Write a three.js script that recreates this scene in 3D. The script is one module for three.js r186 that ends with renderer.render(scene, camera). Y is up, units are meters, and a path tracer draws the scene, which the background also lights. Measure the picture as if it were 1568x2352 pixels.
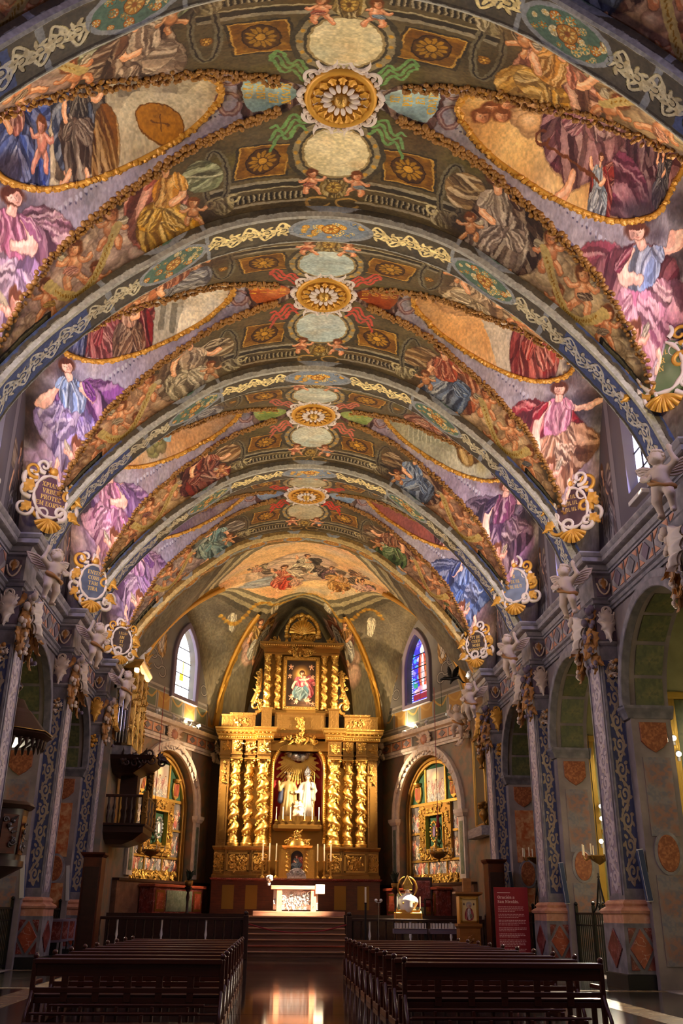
import * as THREE from 'three';
import { mergeGeometries, mergeVertices, toCreasedNormals } from 'three/addons/utils/BufferGeometryUtils.js';
import { MarchingCubes } from 'three/addons/objects/MarchingCubes.js';
import { RoundedBoxGeometry } from 'three/addons/geometries/RoundedBoxGeometry.js';
import { RectAreaLightUniformsLib } from 'three/addons/lights/RectAreaLightUniformsLib.js';

// ---------- camera, exposure, background ----------
const scene = new THREE.Scene();
scene.background = new THREE.Color(0, 0, 0);
const camera = new THREE.PerspectiveCamera(2 * Math.atan(1176 / 2133) * 180 / Math.PI, 1568 / 2352, 0.1, 200);
camera.position.set(-0.86, 1.6, 0);
camera.rotation.order = 'YXZ';
camera.rotation.set(0.4071, -0.0662, 0.0096);
const renderer = new THREE.WebGLRenderer({ antialias: true });
renderer.toneMapping = THREE.LinearToneMapping;
renderer.toneMappingExposure = 1.1;
renderer.shadowMap.enabled = true;
RectAreaLightUniformsLib.init();

// ---------- constants of the place ----------
const BAY = 6.76, A = (i) => 17.8 + BAY * (i - 1);        // depth of the transverse arches and pilasters
const XS = 7.45, XW = 8.25, YC = 10.85;                    // vault springing, wall plane, top of the cornice
const FLOOR_P = 1.63;                                      // floor of the presbytery
const AX = 0.3;                                            // axis of the apse furniture
const PI = Math.PI;

// ---------- lights ----------
function areaLight(color, intensity, w, h, pos, target) {
  const l = new THREE.RectAreaLight(color, intensity, w, h);
  l.position.set(...pos); l.lookAt(...target); scene.add(l); return l;
}
function spotLight(color, intensity, pos, target, angle, penumbra = 0.6, radius = 3) {
  const l = new THREE.SpotLight(color, intensity, 0, angle, penumbra, 2);
  l.position.set(...pos); l.target.position.set(...target); l.castShadow = true; l.shadow.radius = radius;
  scene.add(l); scene.add(l.target); return l;
}
function pointLight(color, intensity, pos, radius = 3) {
  const l = new THREE.PointLight(color, intensity, 0, 2);
  l.position.set(...pos); l.castShadow = true; l.shadow.radius = radius; scene.add(l); return l;
}
const WIN_I = 15, WIN_C = 0xc6c0ff, FLOOD_C = 0xffe6b4, FLOOD_I = 540, FLOOD_A = 420, SPOT = { ret: 800, side: 1100, chapel: 110, niche: 1900, wall: 90, altar: 7000, bust: 7000 };
//LIGHTS//
// ---------- fresco painting on canvas: everything is laid out on the surface it is painted on ----------
const rgbOf = (h) => [parseInt(h.slice(1, 3), 16), parseInt(h.slice(3, 5), 16), parseInt(h.slice(5, 7), 16)];
const css = (a, al = 1) => `rgba(${a.map((v) => Math.round(clamp(v, 0, 255))).join(',')},${al})`;
const mix = (a, b, t) => { const p = rgbOf(a), q = rgbOf(b); return '#' + p.map((v, i) => Math.round(clamp(lerp(v, q[i], t), 0, 255)).toString(16).padStart(2, '0')).join(''); };
const dark = (a, t) => mix(a, '#1c1410', t), light = (a, t) => mix(a, '#fff4e0', t);
const rgba = (h, a) => css(rgbOf(h), a);
function blob(c, x, y, rx, ry, col, al = 1, rot = 0, core = 0.2) {
  c.save(); c.translate(x, y); c.rotate(rot); c.scale(rx, ry);
  const g = c.createRadialGradient(0, 0, core, 0, 0, 1); g.addColorStop(0, rgba(col, al)); g.addColorStop(1, rgba(col, 0));
  c.fillStyle = g; c.beginPath(); c.arc(0, 0, 1, 0, 7); c.fill(); c.restore();
}
function smooth(c, pts) {
  const n = pts.length, m = (a, b) => [(a[0] + b[0]) / 2, (a[1] + b[1]) / 2]; c.beginPath(); const s = m(pts[n - 1], pts[0]); c.moveTo(...s);
  for (let i = 0; i < n; i++) c.quadraticCurveTo(...pts[i], ...m(pts[i], pts[(i + 1) % n])); c.closePath();
}
function stroke(c, pts, w, col, al = 1) {
  c.strokeStyle = rgba(col, al); c.lineWidth = w; c.lineCap = 'round'; c.lineJoin = 'round'; c.beginPath();
  pts.forEach((p, i) => i === 0 ? c.moveTo(...p) : i < pts.length - 1 ? c.quadraticCurveTo(...p, (p[0] + pts[i + 1][0]) / 2, (p[1] + pts[i + 1][1]) / 2) : c.lineTo(...p)); c.stroke();
}
function cloud(c, x, y, w, h, col, n = 16) {
  for (let i = 0; i < n * 1.6; i++) { const t = i / (n * 1.6), a = rr(0, 6.28), q = Math.sqrt(rnd()) * (1 - 0.35 * t), px = x + Math.cos(a) * q * w * 0.42, py = y + Math.sin(a) * q * h * 0.42, r = rr(0.14, 0.26) * (1.15 - 0.4 * t);
    c.save(); c.translate(px, py); c.scale(w * r, h * r * 0.95); const g = c.createRadialGradient(-0.2, -0.25, 0.1, 0, 0, 1), m = mix(col, i % 2 ? '#7a5a60' : '#8a745c', rr(0, 0.25)); g.addColorStop(0, rgba(light(m, rr(0.15, 0.4)), 0.95)); g.addColorStop(0.62, rgba(m, 0.9)); g.addColorStop(0.9, rgba(dark(m, 0.3), 0.7)); g.addColorStop(1, rgba(dark(m, 0.3), 0)); c.fillStyle = g; c.beginPath(); c.arc(0, 0, 1, 0, 7); c.fill(); c.restore(); }
}
// a piece of cloth: smooth outline with folds running from one end to the other
function cloth(c, pts, col, folds = 9, dir = null) {
  smooth(c, pts); c.fillStyle = col; c.fill(); c.save(); smooth(c, pts); c.clip();
  let x0 = 1e9, x1 = -1e9, y0 = 1e9, y1 = -1e9; for (const [x, y] of pts) { x0 = Math.min(x0, x); x1 = Math.max(x1, x); y0 = Math.min(y0, y); y1 = Math.max(y1, y); }
  const w = x1 - x0, h = y1 - y0, d = dir ?? (h > w ? PI / 2 : 0), L = Math.max(w, h) * 0.7, cx = (x0 + x1) / 2, cy = (y0 + y1) / 2;
  for (let i = 0; i < folds * 2; i++) {
    const o = rr(-0.5, 0.5) * Math.min(w, h) * 1.1, b = rr(-0.35, 0.35), px = cx - Math.sin(d) * o, py = cy + Math.cos(d) * o, ax = Math.cos(d + b), ay = Math.sin(d + b), s = rr(0.3, 0.9) * L, k = rr(-0.25, 0.25) * L;
    const p = [[px - ax * s, py - ay * s], [px - ay * k, py + ax * k], [px + ax * s, py + ay * s]], lw = Math.min(w, h) * rr(0.03, 0.11);
    stroke(c, p, lw * 1.6, dark(col, rr(0.3, 0.7)), 0.55); stroke(c, p.map(([a, q]) => [a - ay * lw, q + ax * lw]), lw, light(col, rr(0.2, 0.55)), 0.65);
  }
  c.restore(); smooth(c, pts); c.strokeStyle = rgba(dark(col, 0.75), 0.28); c.lineWidth = Math.min(w, h) * 0.03; c.stroke();
}
function limb(c, pts, w, col) { stroke(c, pts, w * 1.18, dark(col, 0.5), 0.55); stroke(c, pts, w, col); stroke(c, pts.map(([x, y]) => [x - w * 0.15, y - w * 0.15]), w * 0.4, light(col, 0.45), 0.7); }
function head(c, x, y, r, skin, hair, tilt = 0) {
  c.save(); c.translate(x, y); c.rotate(tilt); c.scale(r, r);
  blob(c, 0, -0.15, 1.5, 1.5, hair, 1, 0, 0.75); c.fillStyle = skin; c.beginPath(); c.ellipse(0.08, 0.15, 0.78, 0.95, 0, 0, 7); c.fill();
  blob(c, -0.3, 0.0, 0.7, 0.8, light(skin, 0.4), 0.8); blob(c, 0.55, 0.4, 0.5, 0.8, dark(skin, 0.45), 0.6);
  c.fillStyle = rgba(dark(skin, 0.7), 0.5); c.beginPath(); c.ellipse(-0.25, 0.05, 0.14, 0.07, 0, 0, 7); c.ellipse(0.38, 0.05, 0.13, 0.07, 0, 0, 7); c.fill();
  c.fillStyle = rgba(dark(skin, 0.5), 0.6); c.fillRect(0.0, 0.1, 0.12, 0.4); c.fillStyle = rgba('#8a4a3c', 0.45); c.beginPath(); c.ellipse(0.08, 0.68, 0.22, 0.08, 0, 0, 7); c.fill();
  c.fillStyle = hair; c.beginPath(); c.ellipse(0.05, -0.7, 0.85, 0.45, 0, 0, 7); c.fill(); c.restore();
}
const SKIN = '#d8a684';
// seated or reclining robed figure about one unit high, head up
function figure(c, s, pal, flipX = 1, wings = false, o = {}) {
  const [a, b, t] = pal, skin = o.skin ?? SKIN; c.save(); c.scale(s * flipX, s);
  const j = (p, e = 0.045) => p.map(([x, y]) => [x + rr(-e, e), y + rr(-e, e)]), lean = rr(-0.06, 0.06), kn = rr(-0.1, 0.1);
  if (wings) for (const q of [-1, 1]) { const w = o.wing ?? '#8d7a68'; cloth(c, j([[q * 0.05, -0.22], [q * 0.3, -0.42], [q * 0.52, -0.35], [q * 0.48, -0.12], [q * 0.25, -0.05]]), w, 7, q > 0 ? -0.5 : PI + 0.5); }
  cloth(c, j([[0.05, -0.25], [0.3, -0.34], [0.5, -0.2 + kn], [0.46, 0.02], [0.3, 0.0], [0.2, -0.12]]), light(b, 0.1), 7, -0.3);         // mantle in the wind
  cloth(c, j([[-0.24, -0.18], [0.08, -0.3], [0.36, -0.12], [0.44, 0.2], [0.32, 0.48], [0.02, 0.46], [-0.26, 0.26]]), b, 12, 1.1);
  cloth(c, j([[-0.16, 0.0], [0.14, -0.04], [0.32, 0.14], [0.26, 0.4], [0.14, 0.56], [-0.06, 0.52], [-0.34, 0.36], [-0.32 + kn, 0.1]]), a, 15, 1.9);
  cloth(c, j([[-0.24 + kn, 0.05], [0.0, 0.02], [0.08, 0.2], [-0.04, 0.34], [-0.26, 0.26]]), light(a, 0.18), 7, 2.4); cloth(c, j([[0.04, 0.05], [0.24, 0.08], [0.26, 0.26], [0.1, 0.3]]), light(a, 0.08), 6, 0.9);
  limb(c, [[0.12, 0.48], [0.16, 0.55], [0.24, 0.57]], 0.05, skin); limb(c, [[-0.12, 0.46], [-0.16, 0.52], [-0.1, 0.56]], 0.05, skin);
  cloth(c, j([[-0.13, -0.26], [0.1, -0.28], [0.15, -0.08], [0.12, 0.06], [-0.12, 0.06], [-0.16, -0.1]], 0.02), t, 7, 1.4);
  const pose = Math.floor(rnd() * 4), pl = [[[-0.2, -0.08], [-0.06, 0.02]], [[-0.24, -0.16], [-0.26, -0.38]], [[-0.22, -0.06], [-0.28, 0.1]], [[-0.23, -0.1], [-0.34, -0.22]]][pose], pr = [[[0.24, -0.12], [0.26, -0.34]], [[0.2, -0.06], [0.04, -0.02]], [[0.22, -0.1], [0.1, -0.16]], [[0.22, -0.06], [0.2, 0.1]]][pose]; limb(c, [[-0.1, -0.22], ...pl], 0.066, skin); limb(c, [[0.11, -0.22], ...pr], 0.068, skin);
  cloth(c, j([[0.06, -0.28], [0.2, -0.22], [0.24, -0.08], [0.12, -0.12]], 0.02), b, 4, 0.8); cloth(c, j([[-0.16, -0.26], [-0.04, -0.28], [-0.1, -0.1], [-0.22, -0.12]], 0.02), light(t, 0.1), 4, 1.9);
  limb(c, [[lean * 0.4, -0.26], [lean * 0.8, -0.33]], 0.07, skin); head(c, lean, -0.39, 0.068, skin, o.hair ?? '#5a3a22', o.tilt ?? rr(-0.6, 0.4)); c.restore();
}
function putto(c, s, flipX = 1, skin = '#d49a7a', wing = true, sash = null) {
  c.save(); c.scale(s * flipX, s);
  if (wing) cloth(c, [[0.1, -0.15], [0.42, -0.4], [0.5, -0.15], [0.25, 0.0]], '#a89a86', 4, -0.5);
  limb(c, [[0.0, 0.15], [0.22, 0.25], [0.18, 0.48]], 0.19, skin); limb(c, [[-0.05, 0.18], [-0.25, 0.32], [-0.35, 0.5]], 0.17, skin);
  blob(c, 0, 0.0, 0.24, 0.3, dark(skin, 0.5), 1, 0, 0.8); blob(c, -0.02, -0.02, 0.22, 0.28, skin, 1, 0, 0.75); blob(c, -0.06, -0.08, 0.13, 0.16, light(skin, 0.5), 0.8);
  limb(c, [[-0.14, -0.12], [-0.34, -0.05], [-0.46, -0.2]], 0.12, skin); limb(c, [[0.14, -0.12], [0.3, 0.02], [0.42, -0.04]], 0.12, skin);
  if (sash) cloth(c, [[-0.2, 0.08], [0.2, 0.02], [0.36, 0.2], [0.0, 0.25]], sash, 5, 0.3);
  head(c, -0.02, -0.36, 0.17, skin, '#6b4426', rr(-0.4, 0.4)); c.restore();
}
function rosette(c, x, y, r, sy, cols, petals = 10) {
  c.save(); c.translate(x, y); c.scale(r, r * sy);
  c.fillStyle = cols[0]; c.beginPath(); c.arc(0, 0, 1, 0, 7); c.fill(); c.lineWidth = 0.08; c.strokeStyle = dark(cols[0], 0.5); c.stroke();
  for (let i = 0; i < petals; i++) { c.save(); c.rotate(i * 2 * PI / petals); c.fillStyle = cols[1]; c.beginPath(); c.ellipse(0.58, 0, 0.28, 0.15, 0, 0, 7); c.fill(); c.strokeStyle = dark(cols[1], 0.5); c.lineWidth = 0.05; c.stroke(); c.restore(); }
  c.fillStyle = cols[2]; c.beginPath(); c.arc(0, 0, 0.26, 0, 7); c.fill(); c.restore();
}
// running acanthus scroll along +x from 0 to L, height h, on a ground already there
function rinceau(c, L, h, col, n = Math.max(1, Math.round(L / h)), wt = 1) {
  const st = L / n, line = (pts, w) => stroke(c, pts, w, col), tip = col === '#ffffff' ? '#ffffff' : mix(col, '#8a7a5c', 0.3);
  for (let i = 0; i < n; i++) {
    const q = i % 2 ? -1 : 1, cx = (i + 0.5) * st, R = Math.min(st, h) * 0.4;
    line([[i * st, 0], [i * st + st * 0.2, q * h * 0.3], [cx - R * 0.2, q * h * 0.42], [cx + R, q * h * 0.2], [(i + 1) * st, 0]], h * 0.085 * wt);
    const sp = []; for (let k = 0; k <= 16; k++) { const t = k / 16, a = -q * PI * 0.6 + q * t * 8.2, r = R * (1 - 0.8 * t); sp.push([cx + Math.cos(a) * r, q * h * 0.02 + Math.sin(a) * r * 0.95]); }
    line(sp, h * 0.075 * wt);
    for (let k = 0; k < 7; k++) { const a = k * 0.9 + i, x = cx + Math.cos(a) * R * 1.12, y = Math.sin(a) * R * 1.1; c.save(); c.translate(x, y); c.rotate(a + 0.5 * q); c.fillStyle = k % 2 ? tip : col; c.beginPath(); c.ellipse(0, 0, h * 0.12 * (0.6 + 0.4 * wt), h * 0.05 * wt, 0, 0, 7); c.fill(); c.restore(); }
    c.fillStyle = tip; c.beginPath(); c.arc(cx, 0, h * 0.06, 0, 7); c.fill();
  }
}
function speckle(c, w, h, n, al, s0 = 1, s1 = 3) { for (let i = 0; i < n; i++) { c.fillStyle = rnd() < 0.5 ? `rgba(20,14,10,${al})` : `rgba(255,240,215,${al})`; c.beginPath(); c.ellipse(rnd() * w, rnd() * h, rr(s0, s1), rr(s0, s1), 0, 0, 7); c.fill(); } }
function mottle(c, x, y, w, h, cols, n, s0, s1, al = 0.3) { for (let i = 0; i < n; i++) blob(c, x + rnd() * w, y + rnd() * h, rr(s0, s1), rr(s0, s1) * 0.8, cols[Math.floor(rnd() * cols.length)], al); }
// brushwork: breaks clean edges by a small irregular shift and adds the uneven tone of old fresco
let NT = null; const CON = 1.22;                       // the painters' strong contrast
function brush(c, W, H, amp = 5, tone = 0.3) {
  if (!NT) { NT = [3, 4, 5, 6].map((k, i) => { const a = new Float32Array(512 * 512), per = [36, 36, 90, 14][i]; for (let y = 0; y < 512; y++) for (let x = 0; x < 512; x++) a[y * 512 + x] = fbm(x / 512 * per, y / 512 * per, per, 700 + k, 3) - 0.5; return a; }); }
  const im = c.getImageData(0, 0, W, H), s = im.data, o = new Uint8ClampedArray(s.length);
  for (let y = 0; y < H; y++) for (let x = 0; x < W; x++) {
    const n = (y & 511) * 512 + (x & 511), n2 = ((y * 2) & 511) * 512 + ((x * 2 + 77) & 511), sx = clamp(Math.round(x + NT[0][n] * amp * 4 + NT[2][n2] * amp), 0, W - 1), sy = clamp(Math.round(y + NT[1][n] * amp * 4 + NT[2][n] * amp), 0, H - 1), i = (y * W + x) * 4, j = (sy * W + sx) * 4;
    const k = 1 + NT[2][n] * tone * 1.6 + NT[3][n] * tone * 0.9, w = NT[1][n2] * tone * 26, l = (s[j] + s[j + 1] + s[j + 2]) / 3, f = (v) => (l + (v - l) * 1.14) * k; for (let q = 0; q < 3; q++) { const v = f(s[j + q]) + (q === 0 ? w : q === 2 ? -w : 0); o[i + q] = ((v - 112) * CON + 104) * [1, 1, 0.93][q]; } o[i + 3] = 255;
  }
  im.data.set(o); c.putImageData(im, 0, 0);
}
// ---- one bay of the vault; canvas x = across (U), canvas y = along (V, far edge at the bottom) ----
const BW = 2048, BH = 1024, bX = (U) => (U / 1.08 + 1) / 2 * BW, bY = (V) => (V + 1) / 2 * BH;
const FRAME = [[0.255, 0], [0.268, 0.1], [0.312, 0.195], [0.36, 0.255], [0.45, 0.316], [0.55, 0.37], [0.65, 0.408], [0.75, 0.428], [0.85, 0.422], [0.93, 0.398], [1.0, 0.33], [1.03, 0.2], [1.04, 0]];
const almond = (q) => [...FRAME, ...FRAME.slice(1, -1).reverse().map(([u, v]) => [u, -v])].map(([u, v]) => [bX(q * u), bY(v)]);
const GR = [0, 0.3, 0.47, 0.62, 0.81, 0.93, 1.0], GZ = [0, 0.2, 0.31, 0.43, 0.58, 0.75, 1.0];
const interp = (xs, ys, x) => { let i = 0; while (i < xs.length - 2 && x > xs[i + 1]) i++; return lerp(ys[i], ys[i + 1], clamp((x - xs[i]) / (xs[i + 1] - xs[i]), 0, 1)); };
const groinV = (r) => interp(GR, GZ, r);
const BAYS = {
  1: { seed: 11, sky: '#c9bd9f', tablet: ['#8fa3a4', '#9db0b2'], text: [['O.LA', 'MEN', 'ER. ET', 'MATIS'], ['ET', 'PER', 'ET', 'GRATV']], ribbon: '#6f8a5e', web: [['#b98a2a', '#b96f62', '#c08a40'], ['#8c7a72', '#4b342a', '#9a8a80']], cl: ['#9c8078', '#9a8468'], wing: ['#8a8f74', '#8d7658'],
    virt: [['#a88aa8', '#9a6a80', '#b87890'], ['#b87a92', '#7a3a48', '#93a0c0']], vcl: ['#b8a6c4', '#bca8b4'], scene: [['#b3a68e', '#8f8878', '#c4b89c'], ['#d2b078', '#b58a60', '#e0c89a']] },
  2: { seed: 22, sky: '#a9b3b4', tablet: ['#a86038', '#8c4c24'], text: [['~4', '~3', '~3', '~3'], ['~4', 'O', '~3', 'G B']], ribbon: '#a8564a', web: [['#a89a80', '#8a7460', '#b09a84'], ['#5a6a88', '#a8684a', '#a05840']], cl: ['#9c7458', '#a08060'], wing: ['#8a7860', '#8c7050'],
    virt: [['#8f7eb4', '#7a4a86', '#93a6cc'], ['#a87a60', '#8c2f38', '#c88aa0']], vcl: ['#bfa8cc', '#b2a0b0'], scene: [['#d8ccb8', '#a8a49c', '#cdd0d4'], ['#c49c6c', '#a89c8a', '#dcb888']] },
  3: { seed: 33, sky: '#b4b8b0', tablet: ['#7c8a54', '#84905c'], text: [['~4', '~3', '~3'], ['~3', '~4', '~3']], ribbon: '#a8685a', web: [['#7a3c30', '#5c2c2a', '#8a4a38'], ['#586a8c', '#6a4a3a', '#6f80a0']], cl: ['#94704c', '#8c6450'], wing: ['#8a6a48', '#7c6448'],
    virt: [['#b47a9c', '#7c5a8c', '#c88aa8'], ['#5a3a58', '#43304a', '#7a4a66']], vcl: ['#b49ab4', '#a882a4'], scene: [['#b08a64', '#8a9aa4', '#bca078'], ['#9a9684', '#8c7a48', '#a8a490']] },
  4: { seed: 44, sky: '#a8a08c', tablet: ['#7c88a4', '#8090a8'], text: [['~3', '~3'], ['~4']], ribbon: '#a83c30', web: [['#6c8c90', '#586468', '#7a969a'], ['#4a6a40', '#6a3c2c', '#8a5a40']], cl: ['#8c7a7c', '#7c5c4c'], wing: ['#8a8078', '#705840'],
    virt: [['#8a6a94', '#6a4a7c', '#a07898'], ['#4a6298', '#3c4a78', '#6a82b4']], vcl: ['#8f7c98', '#a08a94'], scene: [['#6a5a66', '#544a58', '#7c6c70'], ['#8c5a50', '#6c4a4c', '#9a6c60']] },
};
// a line of lettering; '~5' stands for five worn letters that can no longer be read
function letters(c, t, x, y, size) { if (t[0] !== '~') { c.fillText(t, x, y); return; } const n = +t.slice(1), w = size * 0.62; for (let i = 0; i < n; i++) { const px = x + (i - (n - 1) / 2) * w - w * 0.3; c.fillRect(px, y - size * 0.68, size * 0.12, size * 0.68); if (i % 3) c.fillRect(px, y - size * (i % 2 ? 0.68 : 0.12), size * 0.36, size * 0.1); if (i % 2) c.fillRect(px + size * 0.3, y - size * 0.68, size * 0.1, size * 0.68); } }
const bayCache = {};
function paintBay(k) {
  if (bayCache[k]) return bayCache[k];
  const B = BAYS[k]; seed = B.seed * 977;
  return bayCache[k] = canvasTex(BW, BH, (c) => {
    const path = (pts) => { c.beginPath(); pts.forEach((p, i) => i ? c.lineTo(...p) : c.moveTo(...p)); c.closePath(); };
    const at = (U, V, m, f) => { c.save(); c.transform(m[0], m[2], m[1], m[3], bX(U), bY(V)); f(); c.restore(); };
    const mWeb = (q) => q > 0 ? [1.03, 0.2, -0.7, 1.5] : [1.05, -0.1, 0.65, 1.5], mVirt = [1.95, 0.05, 0, 0.62], mSc = [1.28, 0, 0, 1.3];
    // webs: brown grey painted architecture
    c.fillStyle = '#5c523e'; c.fillRect(0, 0, BW, BH);
    mottle(c, 0, 0, BW, BH, ['#463c2c', '#6f6448', '#5a4628', '#7a6e54', '#3a3326', '#66602f'], 300, 30, 110, 0.4);
    for (const s of [-1, 1]) {                                  // near and far web
      for (const q of [-1, 1]) {
        // vaulted grey cornice lines that run across the web
        for (const [v0, v1, col] of [[0.63, 0.655, '#8a8272'], [0.655, 0.685, '#3c362c'], [0.69, 0.7, '#a0967e'], [0.80, 0.82, '#93897a'], [0.875, 0.885, '#8a8070']]) { c.fillStyle = col; c.fillRect(bX(q * 0.17) - BW * 0.055, bY(Math.min(s * v0, s * v1)), BW * 0.11, Math.abs(bY(v1) - bY(v0))); }
        // coffer with a rosette
        c.save(); c.translate(bX(q * 0.165), bY(s * 0.475)); c.transform(1, 0, q * s * 0.12, 1, 0, 0);
        c.fillStyle = '#3e382e'; c.fillRect(-62, -66, 124, 132); c.fillStyle = '#6e5020'; c.fillRect(-54, -58, 108, 116);
        mottle(c, -54, -58, 108, 116, ['#8f6a2c', '#6a4a1a', '#9c7a3a'], 24, 8, 26, 0.5); c.strokeStyle = '#a9884e'; c.lineWidth = 4; c.strokeRect(-54, -58, 108, 116);
        rosette(c, 0, 0, 36, 1.35, ['#4f3814', '#94722f', '#b08a42'], 12); c.restore();
        // pilaster strip and arch between coffer and figures
        c.strokeStyle = '#6d6656'; c.lineWidth = 16; c.beginPath(); c.ellipse(bX(q * 0.275), bY(s * 0.56), 26, 110, 0, 0, 7); c.stroke(); c.strokeStyle = '#3a332a'; c.lineWidth = 4; c.stroke();
        rosette(c, bX(q * 0.272), bY(s * 0.5), 12, 1.4, ['#7a5a28', '#b08a48', '#c9a460'], 6);
        // balusters
        for (let i = 0; i < 14; i++) { const x = bX(q * (0.075 + i * 0.0125)); c.fillStyle = '#2f2a22'; c.fillRect(x, bY(s * 0.76) - 15, 9, 30); c.fillStyle = '#9a907c'; c.fillRect(x, bY(s * 0.76) - 15, 4, 30); }
        // console with a scallop
        at(q * 0.262, s * 0.77, [1.05, 0, 0, 1.4], () => { cloth(c, [[-26, -22], [26, -24], [30, 10], [10, 30], [-14, 28], [-30, 6]], '#8f8468', 7, 1.2); for (const e of [-1, 1]) { c.strokeStyle = '#b5a886'; c.lineWidth = 6; c.beginPath(); c.arc(e * 26, -14, 11, 0, 5.2); c.stroke(); } });
        // gold leaf band beside the arch
        for (let i = 0; i < 70; i++) { const u = 0.1 + i * 0.0125; blob(c, bX(q * u) + rr(-4, 4), bY(s * 0.935) + rr(-12, 12), rr(7, 12), rr(9, 16), i % 3 ? '#7c5420' : '#a8783a', 0.9, rr(0, 3), 0.5); }
      }
      // round opening with sky, and its stone ring
      const ty = bY(s * 0.425), R = 96;
      c.save(); c.translate(bX(0), ty); c.scale(0.72, 1);
      c.fillStyle = '#4a4438'; c.beginPath(); c.arc(0, 0, R * 1.5, 0, 7); c.fill(); c.strokeStyle = '#857b66'; c.lineWidth = R * 0.2; c.beginPath(); c.arc(0, 0, R * 1.24, 0, 7); c.stroke();
      for (let i = 0; i < 18; i++) { const a = i * PI / 9; c.fillStyle = '#a98848'; c.beginPath(); c.arc(Math.cos(a) * R * 1.24, Math.sin(a) * R * 1.24, 7, 0, 7); c.fill(); }
      c.fillStyle = '#8f8062'; c.beginPath(); c.arc(0, 0, R * 1.06, 0, 7); c.fill(); c.fillStyle = B.sky; c.beginPath(); c.arc(0, 0, R * 0.98, 0, 7); c.fill();
      c.save(); c.clip(); mottle(c, -R, -R, 2 * R, 2 * R, [light(B.sky, 0.35), mix(B.sky, '#b8906a', 0.4), mix(B.sky, '#8f9a98', 0.5)], 16, 20, 60, 0.45); c.restore(); c.restore();
      // mask with two putti below the opening
      for (const q of [-1, 1]) at(q * 0.052, s * 0.66, [1, 0, 0, 1.5], () => putto(c, 62, q, '#c08a6c', false, q > 0 ? '#7c8a98' : '#9a5a4a'));
      at(0, s * 0.7, [1, 0, 0, 1.4], () => { cloth(c, [[-26, -24], [26, -24], [34, 6], [16, 34], [-16, 34], [-34, 6]], '#7d6a40', 8, 1.57); rosette(c, 0, 0, 17, 1.1, ['#8a7040', '#b59a5c', '#5c4620'], 8); });
      for (const q of [-1, 1]) { c.strokeStyle = '#a3875a'; c.lineWidth = 7; c.beginPath(); c.ellipse(bX(q * 0.035), bY(s * 0.83), 26, 22, 0, 0.4, 5.4); c.stroke(); }
      // ribbons round the boss
      for (const q of [-1, 1]) for (let i = 0; i < 3; i++) { const p = []; for (let j = 0; j <= 7; j++) p.push([bX(q * (0.07 + j * 0.011)), bY(s * (0.12 + i * 0.05 + 0.02 * j)) + Math.sin(j * 1.7 + i) * 22]); stroke(c, p, 8, B.ribbon); }
    }
    // large figures on the webs, with clouds, small angels and a lettered scroll
    for (const s of [-1, 1]) for (const q of [-1, 1]) {
      const i = q < 0 ? 0 : 1, pal = s > 0 ? B.web[i] : B.web[1 - i].map((h) => mix(h, '#b8926c', 0.3)), cl = light(B.cl[i], 0.1);
      const m = mWeb(q).slice(); if (s < 0) { m[2] *= -0.9; m[1] *= -1; }
      mottle(c, bX(q * 0.54) - 230, bY(s * 0.7) - 150, 460, 300, ['#3c3026', '#5c4a38', '#4a3c2c', '#332a22', '#6a563c'], 40, 50, 110, 0.6);
      at(q * 0.45, s * 0.62, m, () => { cloud(c, q * 10, 60, 190, 110, dark(cl, 0.15), 14); });
      at(q * 0.6, s * 0.73, m, () => { cloud(c, 0, 0, 270, 190, cl, 22); cloud(c, -q * 60, -40, 170, 150, light(cl, 0.15), 16); });
      at(q * 0.7, s * 0.8, m, () => { cloud(c, 0, 0, 210, 150, light(cl, 0.06), 18); });
      at(q * 0.8, s * 0.86, m, () => cloud(c, 0, 0, 130, 90, dark(cl, 0.1), 12));
      at(q * 0.4, s * 0.58, m, () => { figure(c, 245, pal, q, true, { wing: B.wing[i] }); });
      at(q * 0.335, s * 0.74, m, () => putto(c, 62, q, '#b0805c', true));
      at(q * 0.545, s * 0.6, m, () => putto(c, 84, -q, '#b8805e', true)); at(q * 0.655, s * 0.69, m, () => putto(c, 92, q, '#bd8868', true, light(pal[1], 0.2)));
      at(q * 0.6, s * 0.87, m, () => putto(c, 70, q, '#b57a5a', false)); at(q * 0.74, s * 0.78, m, () => putto(c, 74, -q, '#b07858', true, mix(pal[0], '#6a5a48', 0.5)));
      // scroll
      const p = []; for (let j = 0; j <= 14; j++) { const t = j / 14; p.push([bX(q * (0.53 + 0.2 * t)), bY(s * (0.6 + 0.3 * Math.sin(t * 2.7) - 0.02 * t))]); }
      stroke(c, p, 25, '#b09c70');
      c.fillStyle = '#8a6a28'; for (let j = 2; j < 30; j++) { const t = j / 32, a = p[Math.floor(t * 14)], b = p[Math.min(14, Math.floor(t * 14) + 1)], f = t * 14 % 1; c.fillRect(lerp(a[0], b[0], f) - 3, lerp(a[1], b[1], f) - 6, 3, 12); }
      // painted grey balcony at the foot of the web
      c.save(); c.translate(bX(q * 0.86), bY(s * 0.93)); c.fillStyle = '#2c2822'; c.fillRect(-120, -40, 240, 70); c.fillStyle = '#6a675c'; c.fillRect(-110, -34, 220, 14); c.fillRect(-110, 14, 220, 12); for (let j = 0; j < 9; j++) { c.fillStyle = '#3c3a34'; c.fillRect(-100 + j * 24, -18, 12, 30); c.fillStyle = '#8a877c'; c.fillRect(-100 + j * 24, -18, 4, 30); } c.restore();
    }
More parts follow.
